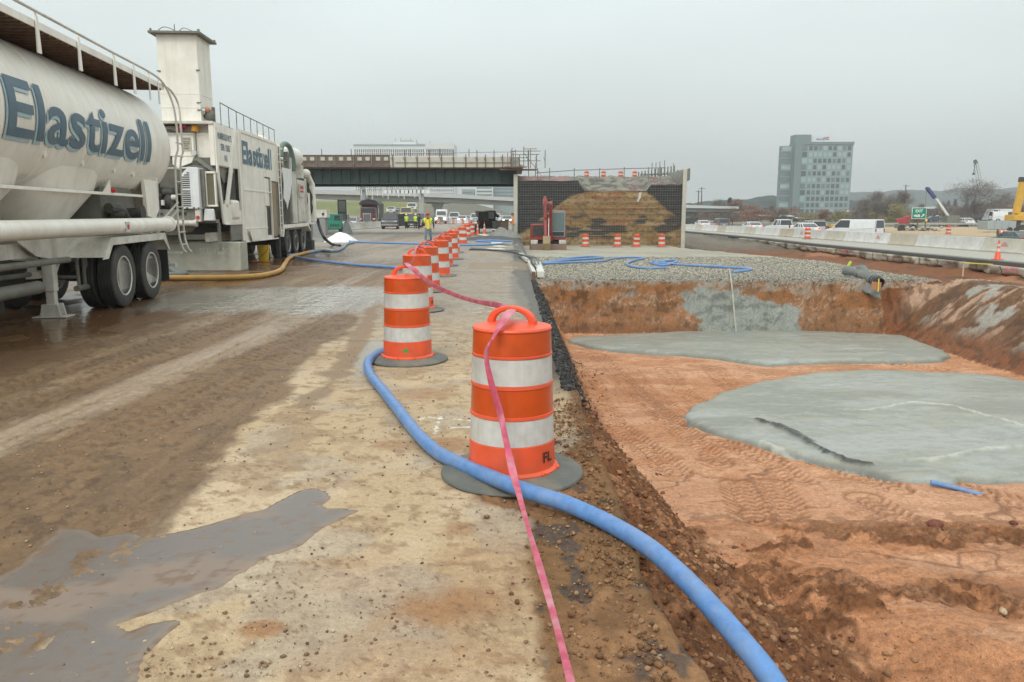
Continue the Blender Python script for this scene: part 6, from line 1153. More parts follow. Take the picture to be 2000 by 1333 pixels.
# ================================================================== GENERATOR, SIGN BOARD, LOADER, BINS
m_grn = mat('generator_green', (.012, .22, .14), .4, dirt=.25, dcol=(.1, .2, .15))
t = empty('generator', (xAt(651, 66, 0), 66, 0), R(8), 'bright green generator on a small trailer at the end of the mixing unit', 'generator')
m = MB(); m.box(-.95, .7, -.2, 1.8, .62, 1.72); m.build('housing', m_grn, t, bevel=.03); m = MB(); m.box(-.35, .75, -.55, -.15, .45, 1.12); m.build('front_panel', m_grn, t, bevel=.04)
m = MB(); [m.box(-.18 + .2 * k, -.05 + .2 * k, -.57, -.55, .68, .90) for k in range(4)]; m.build('vent_slots', m_drk, t); m = MB(); m.box(.15, .62, -.23, -.2, 1.2, 1.6); m.build('control_panel', m_drk, t)
for x in (-.6, .6): m = MB(); m.lathe([(.15, -.1), (.32, -.1), (.32, .1), (.15, .1)], (x, .6, .32), (1, 0, 0), 16); m.build('wheel', m_tyre, t)
m = MB(); m.box(-.8, .7, -.1, 1.7, .42, .6); m.bar((-.7, -.2, .1), (-.6, -.1, .6), .06); m.bar((.5, -.2, .02), (.5, -.1, .5), .06); m.build('trailer_frame', m_drk, t)
t = empty('equipment_cabinet', (xAt(624, 55, 0), 55, 0), 0, 'plain grey cabinet with pale top between the mixing unit and the green generator', 'cabinet')
m = MB(); m.box(-.45, .45, 0, .8, .02, 1.45); m.build('body', bpy.data.materials['grey_cabinet'], t, bevel=.02); m = MB(); m.box(-.48, .6, -.05, .85, 1.45, 2.0); m.build('top', m_wh2, t, bevel=.02); m = MB(); m.box(.25, .42, -.06, -.05, 1.6, 1.8); m.build('vent', m_drk, t)
heap('sack', at(677, 456, 0), .55, .6, 1.35, mat('white_sack', (.70, .72, .72), .6, bump=.4, bscale=6), 'bulging white sack against the generator trailer', 'sack', 21, .2)
t = empty('sign_board', (xAt(670, 76, 0), 76, 0), R(-5), 'tall grey framed board on posts between the generator and the red truck', 'sign')
m = MB(); m.box(-.38, .38, 0, .05, 1.9, 3.05); m.box(-.38, .38, 0, .05, 1.1, 1.85); m.build('panel', mat('board_grey', (.33, .35, .35), .5), t); m = MB(); [m.bar(a, b, .06) for a, b in (((-.4, 0, .0), (-.42, 0, 3.08)), ((.4, 0, .0), (.38, 0, 3.08)), ((-.42, 0, 3.08), (.4, 0, 3.08)), ((-.4, 0, 1.87), (.4, 0, 1.87)))]; m.build('frame', m_drk, t)
t = empty('skid_steer_loader', (xAt(951, 72, 0), 72, 0), R(10), 'black skid steer loader with raised arms parked beyond the last drums', 'loader')
m = MB(); m.box(-.75, .9, -.6, 1.5, .4, 1.2); m.box(-.1, .8, -.3, 1.2, 1.2, 2.05); m.build('body', m_drk, t, bevel=.06); m = MB(); m.box(.05, .65, -.33, -.3, 1.3, 1.95); m.build('cab_window', m_hlo, t)
m = MB(); m.bar((-.8, 1.2, 1.9), (-.9, -1.2, 1.5), .2, .3); m.bar((.85, 1.2, 1.9), (.85, -1.2, 1.5), .15, .25); m.build('lift_arms', m_drk, t, bevel=.03); m = MB(); m.prism([(-1.2, 1.2), (-1.9, 1.1), (-1.8, 1.9), (-1.2, 2.0)], -1.0, -.1, 'x'); m.build('bucket', m_drk, t, bevel=.03)
for sx in (-.85, .95):
    for yy in (-.2, .9): m = MB(); m.lathe([(.15, -.12), (.4, -.12), (.4, .12), (.15, .12)], (sx, yy, .4), (1, 0, 0), 16); m.build('wheel', m_tyre, t)
def bin_(px, Y, w_, h, m_, label):
    t = empty('waste_bin', (xAt(px, Y, 0), Y, 0), 0, label, 'bin', 'bins by the mesh wall'); m = MB(); m.box(-w_ / 2, w_ / 2, 0, .7, .05, h); m.build('body', m_, t, bevel=.02); m = MB(); m.box(-w_ / 2 - .03, w_ / 2 + .03, -.04, .74, h, h + .06); m.build('lid', m_, t)
bin_(970, 70, .75, 1.05, m_gry, 'grey bin left of the brown one by the mesh wall'); bin_(985.5, 66.5, .66, 1.15, mat('brown_bin', (.13, .075, .05), .6, dirt=.3), 'brown bin standing beside the corner column of the mesh wall')
plank((xAt(962, 63, 0), 63, .5), (xAt(985, 62, 0), 62, .35), .25, .06, 'white plank sloping off the pile below the brown bin', m_board); plank((xAt(950, 61, 0), 61, .25), (xAt(980, 61, 0), 61.4, .22), .3, .06, 'grey plank lying flat at the foot of the black loader', m_gry)
# ================================================================== FAR FLYOVER AND FORMWORK DECK
t = empty('flyover', (0, 0, 0), 0, 'long pale concrete flyover curving down behind the unfinished bridge', 'bridge')
pts = [(560, 366, 386, 170), (617, 371, 389, 172), (700, 373, 391.5, 176), (800, 376, 393.5, 180), (900, 380, 397, 184), (1010, 387, 402, 188), (1120, 393, 407, 190), (1240, 398, 411, 190), (1337, 400.5, 414, 188), (1443, 404, 414, 184)]
top = [atY(x, a, Y) for x, a, b, Y in pts]; bot = [atY(x, b, Y) for x, a, b, Y in pts]
def bandm(top, bot, d0, d1):
    m = MB(); v = []; f = []
    for a, b in zip(top, bot): v += [(a.x, a.y + d0, a.z), (a.x, a.y + d1, a.z), (a.x, b.y + d1, b.z), (a.x, b.y + d0, b.z)]
    n = len(top)
    for i in range(n - 1):
        for k in range(4): f.append((i * 4 + k, i * 4 + (k + 1) % 4, i * 4 + 4 + (k + 1) % 4, i * 4 + 4 + k))
    f += [(0, 1, 2, 3), tuple((n - 1) * 4 + k for k in range(4))]; m.add(v, f); return m
mid = [Vector((a.x, a.y, b.z + (a.z - b.z) * .55)) for a, b in zip(top, bot)]
bandm(mid, bot, 1.2, 8).build('girder', m_far, t); bandm(top, mid, 0, .4).build('parapet', mat('light_parapet', (.50, .51, .49), .8), t); bandm([Vector((a.x, a.y, a.z + .25)) for a in mid], mid, .4, 9.2).build('deck', m_far, t)
for px, Y, w0 in ((851.5, 183, 1.6), (1348, 189, 1.4), (1428, 186, 1.6), (1100, 190, 1.5)):
    x = xAt(px, Y, 3); zt = float(np.interp(px, [p[0] for p in pts], [b.z for b in bot])); m = MB(); m.box(x - .75, x + .75, Y + 3, Y + 5, -1.2, zt - 1.3); m.prism([(x - .75, zt - 1.6), (x + .75, zt - 1.6), (x + 1.5, zt), (x - 1.5, zt)], Y + 2.5, Y + 5.5, 'y'); m.prism([(x - 2.6, zt - .25), (x + 2.6, zt - .25), (x + 2.9, zt), (x - 2.9, zt)], Y + 2.3, Y + 6, 'y'); m.build('pier', m_far, t, bevel=.05)
t = empty('formwork_deck', (0, 120, 0), 0, 'white truss formwork with hanging rods seen under the dark green girder', 'formwork')
xa, xb = xAt(700, 120, 5), xAt(832, 120, 5); m = MB(); z0, z1 = atY(1000, 383, 120).z, atY(1000, 357, 120).z; zm = atY(1000, 370, 120).z
for z in (zm, z1): m.box(xa, xb, 0, .3, z - .07, z + .07)
for k in range(13): x = xa + (xb - xa) * k / 12; m.bar((x, .1, zm), (x + .45, .1, z1), .1); m.bar((x + .9, .1, zm), (x + .45, .1, z1), .1)
m.build('truss', m_far, t)
for k in range(11): x = xa + 3.8 + (xb - xa - 4) * k / 10; m = MB(); m.box(x, x + .78, 0, .12, z0 + .35, zm - .1); m.build('white_panel', paint('white'), t)
for k in range(13): x = xa + .5 + (xb - xa - .6) * k / 12; m = MB(); m.cyl((x, -.1, z0 - .25 * (k % 3)), (x, -.1, zm), .06, n=6); m.build('hanging_rod', paint('white'), t)
for xp in (xAt(708, 120, 3), xAt(828, 124, 3)): m = MB(); m.box(xp - .35, xp + .35, .4, 1.2, -.1, z1); m.build('pier', m_far, t)
# ================================================================== PEOPLE
m_skin = mat('skin', (.42, .24, .17), .6); m_jean = mat('blue_jeans', (.13, .19, .24), .85, dirt=.3, bump=.2); m_shirt = mat('dark_shirt', (.02, .025, .03), .85); m_boot = mat('work_boot', (.12, .08, .05), .7); m_khaki = mat('khaki_cloth', (.27, .26, .20), .85)
m_lime = mat('lime_vest', (.55, .78, .04), .6); m_vor = mat('vest_orange', (.85, .22, .05), .6); m_sil = mat('vest_silver', (.6, .62, .55), .4); m_hred = mat('red_helmet', (.50, .06, .05), .3); m_hwh = mat('white_helmet', (.7, .7, .68), .3); m_lens = mat('dark_lens', (.01, .01, .01), .1)
def person(loc, rz, pose, label, pants=m_jean, top=m_shirt, vest=True, hat=m_hred, group=None, vo=m_vor):
    t = empty('person', loc, rz, label, 'person', group)
    J = {'pelvis': (0, 0, .96), 'spine': (0, .01, 1.14), 'chest': (0, 0, 1.33), 'neckb': (0, .01, 1.46), 'neck': (0, 0, 1.53), 'head': (0, -.02, 1.63), 'htop': (0, -.01, 1.73)}
    E_ = [('pelvis', 'spine'), ('spine', 'chest'), ('chest', 'neckb'), ('neckb', 'neck'), ('neck', 'head'), ('head', 'htop')]
    Rr = {'pelvis': (.155, .115), 'spine': (.145, .11), 'chest': (.17, .12), 'neckb': (.10, .085), 'neck': (.058, .06), 'head': (.082, .098), 'htop': (.062, .075)}
    for s, n in ((-1, 'l'), (1, 'r')):
        P_ = pose[n]; J.update({n + 'sh': (s * .185, .0, 1.41), n + 'el': P_[0], n + 'wr': P_[1], n + 'hip': (s * .095, 0, .90), n + 'kn': P_[2], n + 'an': P_[3], n + 'toe': P_[4]})
        E_ += [('chest', n + 'sh'), (n + 'sh', n + 'el'), (n + 'el', n + 'wr'), ('pelvis', n + 'hip'), (n + 'hip', n + 'kn'), (n + 'kn', n + 'an'), (n + 'an', n + 'toe')]
        Rr.update({n + 'sh': (.072, .072), n + 'el': (.05, .05), n + 'wr': (.032, .032), n + 'hip': (.092, .095), n + 'kn': (.064, .066), n + 'an': (.048, .05), n + 'toe': (.042, .03)})
        w0 = Vector(P_[1]); d = (w0 - Vector(P_[0])).normalized(); sd = Vector((0, 1, 0)); J[n + 'palm'] = tuple(w0 + d * .07); Rr[n + 'palm'] = (.022, .034); E_.append((n + 'wr', n + 'palm'))
        for k in range(4):
            a = w0 + d * (.15 + (.012, .02, .014, -.004)[k]) + sd * (k - 1.5) * -.02 + Vector((-s * .015, -.01, 0)); mdl = w0 + d * .115 + sd * (k - 1.5) * -.02
            J['%sf%da' % (n, k)] = tuple(mdl); J['%sf%db' % (n, k)] = tuple(a); E_ += [(n + 'palm', '%sf%da' % (n, k)), ('%sf%da' % (n, k), '%sf%db' % (n, k))]; Rr['%sf%da' % (n, k)] = (.010, .010); Rr['%sf%db' % (n, k)] = (.008, .008)
        J[n + 'th'] = tuple(w0 + d * .08 + sd * -.055); E_.append((n + 'palm', n + 'th')); Rr[n + 'th'] = (.010, .010)
    ks = list(J); me = bpy.data.meshes.new('body'); me.from_pydata([J[k] for k in ks], [(ks.index(a), ks.index(b)) for a, b in E_], [])
    o = bpy.data.objects.new('body', me); COL.objects.link(o); sk = o.modifiers.new('s', 'SKIN'); sk.use_smooth_shade = True
    for k, sv in zip(ks, me.skin_vertices[0].data): sv.radius = Rr[k]; sv.use_root = k == 'pelvis'
    sb = o.modifiers.new('b', 'SUBSURF'); sb.levels = sb.render_levels = 1
    bpy.context.view_layer.update(); nm = bpy.data.meshes.new_from_object(o.evaluated_get(bpy.context.evaluated_depsgraph_get())); o.modifiers.clear(); o.data = nm; o.parent = t
    for m_ in (m_skin, top, pants, m_boot): nm.materials.append(m_)
    wz_ = {s: Vector(pose[s][1]) for s in 'lr'}
    for p in nm.polygons:
        c_ = p.center; k = 0
        if c_.z < .13: k = 3
        elif c_.z < .97 and abs(c_.x) < .25 and (c_.z < .8 or abs(c_.x) < .20): k = 2
        elif c_.z < 1.50: k = 1
        if min((c_ - wz_['l']).length, (c_ - wz_['r']).length) < .05 or min((c_ - Vector(J['lpalm'])).length, (c_ - Vector(J['rpalm'])).length) < .12: k = 0
        p.material_index = k; p.use_smooth = True
    if vest:
        bm = bmesh.new(); bm.from_mesh(nm); bm.normal_update()
        for v in bm.verts: v.co += v.normal * .014
        bmesh.ops.delete(bm, geom=[f for f in bm.faces if not (.93 < f.calc_center_median().z < 1.50 and abs(f.calc_center_median().x) < .235 and not (f.calc_center_median().y < -.02 and f.calc_center_median().z > 1.40 and abs(f.calc_center_median().x) < .05))], context='FACES')
        bmesh.ops.subdivide_edges(bm, edges=bm.edges[:], cuts=2, use_grid_fill=True)
        vm_ = bpy.data.meshes.new('vest'); bm.to_mesh(vm_); bm.free(); vm_.materials.clear()
        vobj = mesh_obj('vest', vm_, t, [m_lime, vo, m_sil])
        for p in vm_.polygons:
            x = abs(p.center.x); z = p.center.z; p.material_index = (1 if .065 < x < .125 else 0) if not (1.03 < z < 1.09) else (2 if x > .0 and 1.045 < z < 1.075 else 1); p.use_smooth = True
    m = MB(); m.lathe([(.135, 1.675), (.128, 1.685), (.118, 1.69), (.112, 1.74), (.085, 1.79), (.04, 1.81), (0, 1.812)], (0, 0, 0), n=20); m.box(-.08, .08, -.17, -.08, 1.672, 1.684); m.box(-.015, .015, -.10, .10, 1.79, 1.822); m.build('hard_hat', hat, t)
    m = MB(); m.box(-.07, .07, -.115, -.09, 1.635, 1.665); m.build('safety_glasses', m_lens, t, bevel=.008)
    m = MB(); m.prism([(-.11, 1.64), (-.135, 1.60), (-.10, 1.595)], -.014, .014, 'x'); m.box(-.03, .03, -.107, -.095, 1.565, 1.573); m.build('nose_and_mouth', m_skin, t)
    for s in (-1, 1): m = MB(); m.sphere((s * .084, .005, 1.63), .025, 8, 6, (.5, 1, 1.3)); m.build('ear', m_skin, t)
    return t
walk = {'l': [(-.30, .03, 1.15), (-.33, -.06, .91), (-.12, -.16, .52), (-.12, -.10, .10), (-.13, -.26, .05)], 'r': [(.30, .06, 1.16), (.31, .02, .91), (.13, .02, .50), (.14, .22, .13), (.15, .10, .04)]}
stand = {'l': [(-.25, .03, 1.14), (-.22, -.12, .94), (-.12, -.02, .50), (-.12, .03, .09), (-.14, -.12, .04)], 'r': [(.25, .03, 1.14), (.23, -.10, .93), (.12, -.03, .50), (.12, .02, .09), (.14, -.13, .04)]}
person((xAt(836, 42, 1), 42, .0), 0, walk, 'person in red hard hat, lime and orange vest and jeans walking toward the camera', hat=m_hred)
GP = 'workers by the parked vehicles'
person((xAt(799, 94, 0) - .2, 93.2, 0), R(200), stand, 'person in a lime vest standing just right of the open car door', pants=m_shirt, hat=m_hwh, group=GP, vo=m_lime)
person((xAt(812, 94, 0), 94.0, 0), R(160), stand, 'person in a lime vest standing before the dark pickup truck, right of the other', pants=m_shirt, hat=m_hwh, group=GP, vo=m_lime)
person((xAt(818.5, 90, 0), 90.0, 0), R(120), stand, 'person all in dark clothes beside the workers in lime vests', pants=m_shirt, vest=False, hat=m_shirt, group=GP)
person((xAt(1001, 63, 0), 63.0, 0), R(90), stand, 'person in khaki trousers and orange top at the corner column of the mesh wall', pants=m_khaki, top=m_vor, vest=False, hat=m_boot, group=GP)
# ================================================================== SLOPES AND HILLS
def slope(name, X, Y, Z, c, m=PM): return grid_mesh(name, X, Y, Z, c, np.full(X.shape, .9), [m], kind='structure')
X, Y = np.meshgrid(np.linspace(-150, 12, 200), np.linspace(150, 330, 120)); q = fbm(X * .05, Y * .04, 4, 701)
Z = 6.3 * sst(160, 255, Y - .35 * (X + 40)) * sst(12, -20, X) + .8 * (q - .5) - .1
c = np.empty(X.shape + (3,)); c[:] = (.155, .18, .06); c = mix3(c, (.22, .20, .10), sst(.45, .6, fbm(X * .12, Y * .08, 4, 702))); c = mix3(c, (.30, .19, .12), sst(.6, .2, Z / 3.0 + (q - .5)) * .8); c = mix3(c, (.15, .14, .12), sst(-32, -20, X) * .85)
slope('grass_bank', X, Y, Z, c)
def hill(name, pxs, Y, depth, seed, colr, amp):
    xs = np.linspace(xAt(pxs[0][0], Y, 20), xAt(pxs[-1][0], Y, 20), 420); px = 1000 + 1500 * xs / (Y * CP)
    zt = np.interp(px, [p[0] for p in pxs], [atY(1000, p[1], Y).z for p in pxs]) + amp * (fbm(xs * .035, xs * 0, 4, seed) - .5) * 2 + amp * .8 * (fbm(xs * .16, xs * 0, 3, seed + 3) - .5)
    ys_ = np.concatenate([np.linspace(0, .35, 14), np.linspace(.4, 1, 6)]); X = np.repeat(xs[None], len(ys_), 0); Yg = Y - depth * .35 + ys_[:, None] * depth + 0 * X; pr = np.where(ys_ <= .35, np.sin(ys_ / .35 * math.pi / 2) ** .7, np.cos((ys_ - .35) / .65 * math.pi / 2 * .95))
    Z = -2 + (zt[None] + 2) * pr[:, None] + amp * .6 * (fbm(X * .08, Yg * .08, 4, seed + 7) - .5)
    c = np.empty(X.shape + (3,)); c[:] = colr; c = mix3(c, tuple(v * .55 for v in colr), sst(.4, .62, fbm(X * .05, Yg * .1 + Z * .3, 4, seed + 11)))
    slope(name, X, Yg, Z, c)
hill('hill', [(1240, 400), (1340, 396), (1420, 391), (1470, 388), (1492, 382), (1505, 380), (1518, 386), (1560, 389), (1640, 392), (1700, 394)], 620, 90, 711, (.03, .05, .042), 1.6)
hill('hill', [(1150, 412), (1330, 402), (1460, 392), (1600, 386), (1660, 377), (1750, 373), (1830, 373), (1890, 368), (1960, 370), (2040, 362), (2300, 356)], 1150, 260, 721, (.028, .055, .05), 3.2)
hill('hill', [(-400, 420), (100, 414), (500, 410), (900, 412), (1200, 414)], 900, 160, 731, (.05, .055, .035), 1.5)
# ================================================================== TREES
m_bark = mat('grey_bark', (.10, .085, .07), .9, var=.2); m_twig = mat('brown_twigs', (.13, .10, .08), .95, var=.3); m_twg2 = mat('olive_twigs', (.20, .17, .075), .95, var=.3); m_eve = mat('evergreen', (.035, .05, .03), .95, var=.3); m_twr = mat('reddish_twigs', (.19, .11, .075), .95, var=.3)
def tree(px, y0, y1, Y, wpx, label, kind='bare', seed=0, group='bare trees beyond the highway', z0=-.8):
    rg = random.Random(seed); x = xAt(px, Y, 2); zt = atY(px, y0, Y).z; h = zt - z0; w_ = wpx / 1500 * Y / 2
    t = empty('bare_tree' if kind != 'evergreen' else 'evergreen_tree', (x, Y, z0), 0, label, 'tree', group)
    tr = MB(); cr = MB()
    def br(p, d, L, r, k, mb):
        pts = [p]; q = p
        for i in range(3): d = (d + Vector((rg.gauss(0, .12), rg.gauss(0, .12), .05))).normalized(); q = q + d * L / 3; pts.append(q)
        mb.tube(pts, [r, r * .8, r * .62, r * .45], 5 if k < 2 else 3, caps=False)
        if k < (4 if kind == 'bare' else 2):
            for j in range(3 + (k > 0)):
                a = rg.random() * 6.28; s_ = .55 + .35 * rg.random(); nd = (d * (.75) + Vector((math.cos(a), math.sin(a), .15)) * (.55 * w_ / h * 2.4)).normalized()
                br(pts[1 + rg.randrange(3)] if k else pts[1 + j % 3], nd, L * s_ * .72, r * .45, k + 1, cr)
    br(Vector((0, 0, 0)), Vector((0, 0, 1)), h * .52, max(.10, h * .02), 0, tr)
    n = 2600 if kind == 'bare' else 2600
    cl = [(rg.gauss(0, .42), rg.gauss(0, .42), rg.uniform(.28, .95)) for _ in range(26)]
    for i in range(n):
        c_ = cl[rg.randrange(26)]; wz = math.sin(min(1, max(.05, (c_[2] - .1) / .9)) * math.pi) ** .6 if kind != 'evergreen' else (1.05 - c_[2]) * 1.4
        p = Vector((c_[0] * w_ * 1.3 * wz + rg.gauss(0, w_ * .17), c_[1] * w_ * 1.3 * wz + rg.gauss(0, w_ * .17), h * (c_[2] + rg.gauss(0, .06)))); p.z = min(p.z, h * 1.02)
        d = Vector((rg.gauss(0, 1), rg.gauss(0, 1), rg.gauss(.5, .7))).normalized(); L = h * (.13 if kind == 'bare' else .06) * (.5 + rg.random()); s_ = d.orthogonal().normalized() * (h * (.0016 if kind == 'bare' else .012) + .01)
        if p.z < .1: continue
        cr.add([p - s_, p + s_, p + d * L + s_ * .5, p + d * L - s_ * .5], [(0, 1, 2, 3)])
    tr.build('trunk', m_bark, t); cr.build('crown', {'bare': m_twig, 'olive': m_twg2, 'evergreen': m_eve, 'red': m_twr}[kind], t)
    return t
for k, a in enumerate([(1908, 356, 430, 170, 78, 'largest bare grey tree, standing left of the silver trailer under the lattice crane', 'bare'), (1962, 378, 430, 190, 46, 'smaller bare tree between the largest one and the yellow rig', 'bare'),
     (1712, 377, 430, 190, 40, 'bare tree right of the office tower, left one of three', 'bare'), (1735, 382, 430, 185, 36, 'bare tree right of the office tower, middle one of three', 'bare'), (1758, 376, 430, 195, 34, 'slender dark tree behind the exit sign', 'bare'),
     (1690, 392, 430, 200, 30, 'low bare tree close to the right edge of the office tower', 'bare'), (1752, 400, 432, 160, 60, 'olive coloured thicket left of the exit sign', 'olive'), (1425, 389, 420, 260, 14, 'small dark evergreen above the end of the flyover', 'evergreen'),
     (1403, 392, 420, 265, 26, 'brown bush beside the small evergreen over the flyover', 'bare'), (1440, 391, 422, 240, 34, 'brown tree right of the small evergreen', 'red'), (1465, 402, 428, 220, 44, 'reddish scrub between the flyover end and the office tower', 'red'), (1505, 404, 430, 210, 30, 'dark bare tree at the left foot of the office tower', 'bare'),
     (1525, 406, 430, 205, 26, 'brown bush before the left corner of the office tower', 'bare'), (1608, 410, 434, 200, 24, 'reddish bush before the middle of the office tower', 'red'), (1640, 414, 434, 190, 26, 'olive bush before the right part of the office tower', 'olive'), (1790, 408, 432, 175, 22, 'brown bush partly behind the exit sign', 'red'),
     (1843, 412, 432, 170, 24, 'olive bush between the exit sign and the crane', 'olive'), (1870, 404, 434, 200, 44, 'brown thicket right of the crane', 'bare'), (1935, 402, 436, 200, 60, 'brown thicket behind the black car', 'bare'), (1985, 398, 436, 185, 50, 'reddish thicket behind the yellow rig', 'red'),
     (1851, 393, 404, 420, 8, 'small round tree over the low building roof, first of four', 'evergreen'), (1864, 391, 404, 420, 9, 'small round tree over the low building roof, second of four', 'evergreen'), (1886, 392, 404, 420, 9, 'small round tree over the low building roof, third of four', 'evergreen'), (1899, 392, 404, 420, 8, 'small round tree over the low building roof, last of four', 'evergreen'),
     (1352, 408, 424, 250, 22, 'brown scrub under the flyover beside the mesh wall', 'red'), (1385, 407, 424, 240, 30, 'grey scrub under the end of the flyover', 'bare'), (1480, 410, 428, 170, 60, 'low brown scrub behind the white car with red lights', 'red'), (1430, 408, 428, 170, 50, 'low grey scrub behind the grey car', 'bare')]):
    tree(*a[:6], kind=a[6], seed=40 + k)
def scrub(px0, px1, Y, y0, label, m_, seed, n=9000):
    rg = np.random.default_rng(seed); m = MB(); f = []; px = rg.uniform(px0, px1, n); yy = Y + rg.uniform(0, 14, n); hh = 1.2 + (atY(1000, y0, Y).z - .2) * fbm(px * .06, px * 0, 4, seed); z = -1 + (hh + 1) * rg.random(n) ** .8
    x = (px - 1000) / 1500 * yy * CP; d = rg.normal(0, .35, (n, 3)); d[:, 2] = abs(d[:, 2]) + .4; s_ = rg.normal(0, .05, (n, 3)); p = np.stack([x, yy, z], -1); V = np.stack([p - s_, p + s_, p + d + s_ * .3, p + d - s_ * .3], 1).reshape(-1, 3)
    m.v = [tuple(v) for v in V]; m.f = [[4 * i, 4 * i + 1, 4 * i + 2, 4 * i + 3] for i in range(n)]; m.m = [0] * n; o = m.build('scrub', m_); tag(o, label, 'scrub', kind='stuff')
scrub(1664, 2050, 235, 402, 'brown winter scrub filling the verge behind the tan lot', m_twig, 801, 16000); scrub(1700, 1800, 222, 408, 'olive scrub behind the exit sign', m_twg2, 802, 4000); scrub(1337, 1560, 260, 406, 'brown winter scrub beyond the highway left of the office tower', m_twr, 803, 9000); scrub(1560, 1670, 250, 418, 'low scrub at the foot of the office tower', m_twg2, 804, 4000)
# ================================================================== OFFICE BUILDINGS
m_fac = mat('grey_facade', (.225, .285, .275), .7, var=.03); m_fac2 = mat('dark_facade', (.155, .205, .205), .7, var=.03); m_w1 = mat('window_dark', (.05, .075, .085), .15, spec=.8); m_w2 = mat('window_pale', (.30, .41, .40), .2); m_w3 = mat('window_mid', (.12, .17, .18), .15, spec=.8); m_of = mat('white_facade', (.62, .63, .61), .8, var=.03)
def box_part(name, m_, parent, *b): m = MB(); [m.box(*q) for q in b]; return m.build(name, m_, parent)
def win_mesh(w_, h_, m_):
    m = MB(); m.box(-w_ / 2, w_ / 2, -.12, .05, 0, h_); o = m.build('window', m_, None); me = o.data; bpy.data.objects.remove(o); return me
def put_win(me, parent, x, y, z, rz=0, name='window'):
    o = bpy.data.objects.new(name, me); COL.objects.link(o); o.parent = parent; o.location = (x, y, z); o.rotation_euler = (0, 0, rz); return o
Y0 = 430; xo = lambda p: xAt(p, Y0, 20); zo = lambda y: atY(1000, y, Y0).z
O = empty('office_tower', (0, Y0, -1), 0, 'grey office tower with a grid of square windows and white rooftop sign', 'building'); O.location = (0, 0, 0)
zt, ztl, ztt = zo(279), zo(284), zo(263)
box_part('wall', m_fac, O, (xo(1561), xo(1662), Y0, Y0 + 12, -2, zt)); box_part('side_wing', m_fac2, O, (xo(1528), xo(1550), Y0 + 4, Y0 + 8, -2, ztl)); box_part('stair_tower', m_fac2, O, (xo(1548.5), xo(1562), Y0 - 1.2, Y0 + 9, -2, ztl + 1)); box_part('roof_block', m_fac2, O, (xo(1550), xo(1581), Y0 + 1, Y0 + 9, ztl, ztt)); box_part('roof_sign', m_of, O, (xo(1583), xo(1632), Y0 + 3, Y0 + 14, zt, zo(265)))
box_part('parapet', m_fac2, O, (xo(1561), xo(1663), Y0 - .4, Y0, zo(283), zt + .4))
fl = [zo(283 + 12.35 * k) for k in range(12)]; wh = (fl[0] - fl[1]); rgw = random.Random(3)
me_w = [win_mesh(1.75, wh * .66, q) for q in (m_w1, m_w2, m_w3)]
for r_ in range(11):
    zb = fl[r_ + 1] + wh * .12
    for c_ in range(9): put_win(me_w[(1 if rgw.random() < .75 else 0) if r_ in (1, 3) else (rgw.choice((0, 0, 2, 1)) if r_ not in (8,) else 0)], O, xo(1580 + c_ * 9.35), Y0, zb)
    box_part('glass_band', [m_w3, m_w2, m_w1][(r_ * 2) % 3], O, (xo(1563.5), xo(1573), Y0 - .15, Y0, zb - .3, zb + wh * .72)); box_part('glass_band', m_w3 if r_ % 3 else m_w2, O, (xo(1529), xo(1547), Y0 + 3.85, Y0 + 4, zb, zb + wh * .7))
    box_part('floor_band', m_fac, O, (xo(1526), xo(1548), Y0 + 3.7, Y0 + 4, zb - wh * .26, zb - wh * .1)); 
put_text('sign_lettering', 'BearingPoint', mat('sign_blue', (.07, .10, .42), .6), O, lambda u, v: (xo(1594) + (xo(1618) - xo(1594)) * u, Y0 + 2.9, zo(273.5) + (zo(269.5) - zo(273.5)) * v), .03)
m = MB(); m.prism([(xo(1604), zo(269)), (xo(1618), zo(268.5)), (xo(1617), zo(266.5)), (xo(1612), zo(267.6))], Y0 + 2.8, Y0 + 2.95, 'y'); m.build('sign_emblem', m_red, O)
Y0 = 700; O = empty('office_block', (0, 0, 0), 0, 'wide white office block with rows of narrow windows rising behind the bridge', 'building')
ztb = zo(283)
box_part('wall', m_of, O, (xo(692), xo(832), Y0 + 3, Y0 + 40, -2, ztb), (xo(832), xo(888), Y0, Y0 + 36, -2, zo(281))); box_part('parapet', m_fac, O, (xo(692), xo(832), Y0 + 2.6, Y0 + 3, zo(285), ztb + .6)); box_part('penthouse', m_of, O, (xo(768), xo(812), Y0 + 10, Y0 + 30, ztb, zo(275))); box_part('roof_screen', m_fac, O, (xo(812), xo(862), Y0 + 14, Y0 + 30, ztb, zo(278.5)), (xo(780), xo(805), Y0 + 14, Y0 + 30, ztb, zo(272)))
m = MB(); [m.cyl((xo(p), Y0 + 15, ztb), (xo(p), Y0 + 15, zo(y)), .3, n=5) for p, y in ((770, 268), (781, 266), (790, 269), (800, 268), (812, 270), (838, 273))]; m.build('antennas', m_gry, O)
mw = win_mesh(.95, 2.7, mat('slot_window', (.01, .014, .016), .4))
for r_, y in enumerate((297.5, 304.5)):
    for c_ in range(33): put_win(mw, O, xo(695 + c_ * 4.15), Y0 + 3, zo(y))
    for c_ in range(16): put_win(mw, O, xo(835 + c_ * 3.35), Y0, zo(y))
m = MB(); hz_ = zo(300) - zo(303.6)
for r_ in range(12):
    for c_ in range(33): z = zo(311.5 + 7 * r_); m.box(xo(694.6 + c_ * 4.15), xo(696.4 + c_ * 4.15), Y0 + 2.9, Y0 + 3, z, z + 2.1)
    for c_ in range(16): m.box(xo(834.4 + c_ * 3.35), xo(836.1 + c_ * 3.35), Y0 - .1, Y0, z, z + 2.1)
m.build('window_rows', m_w1, O)['kind'] = 'stuff'
Y0 = 560
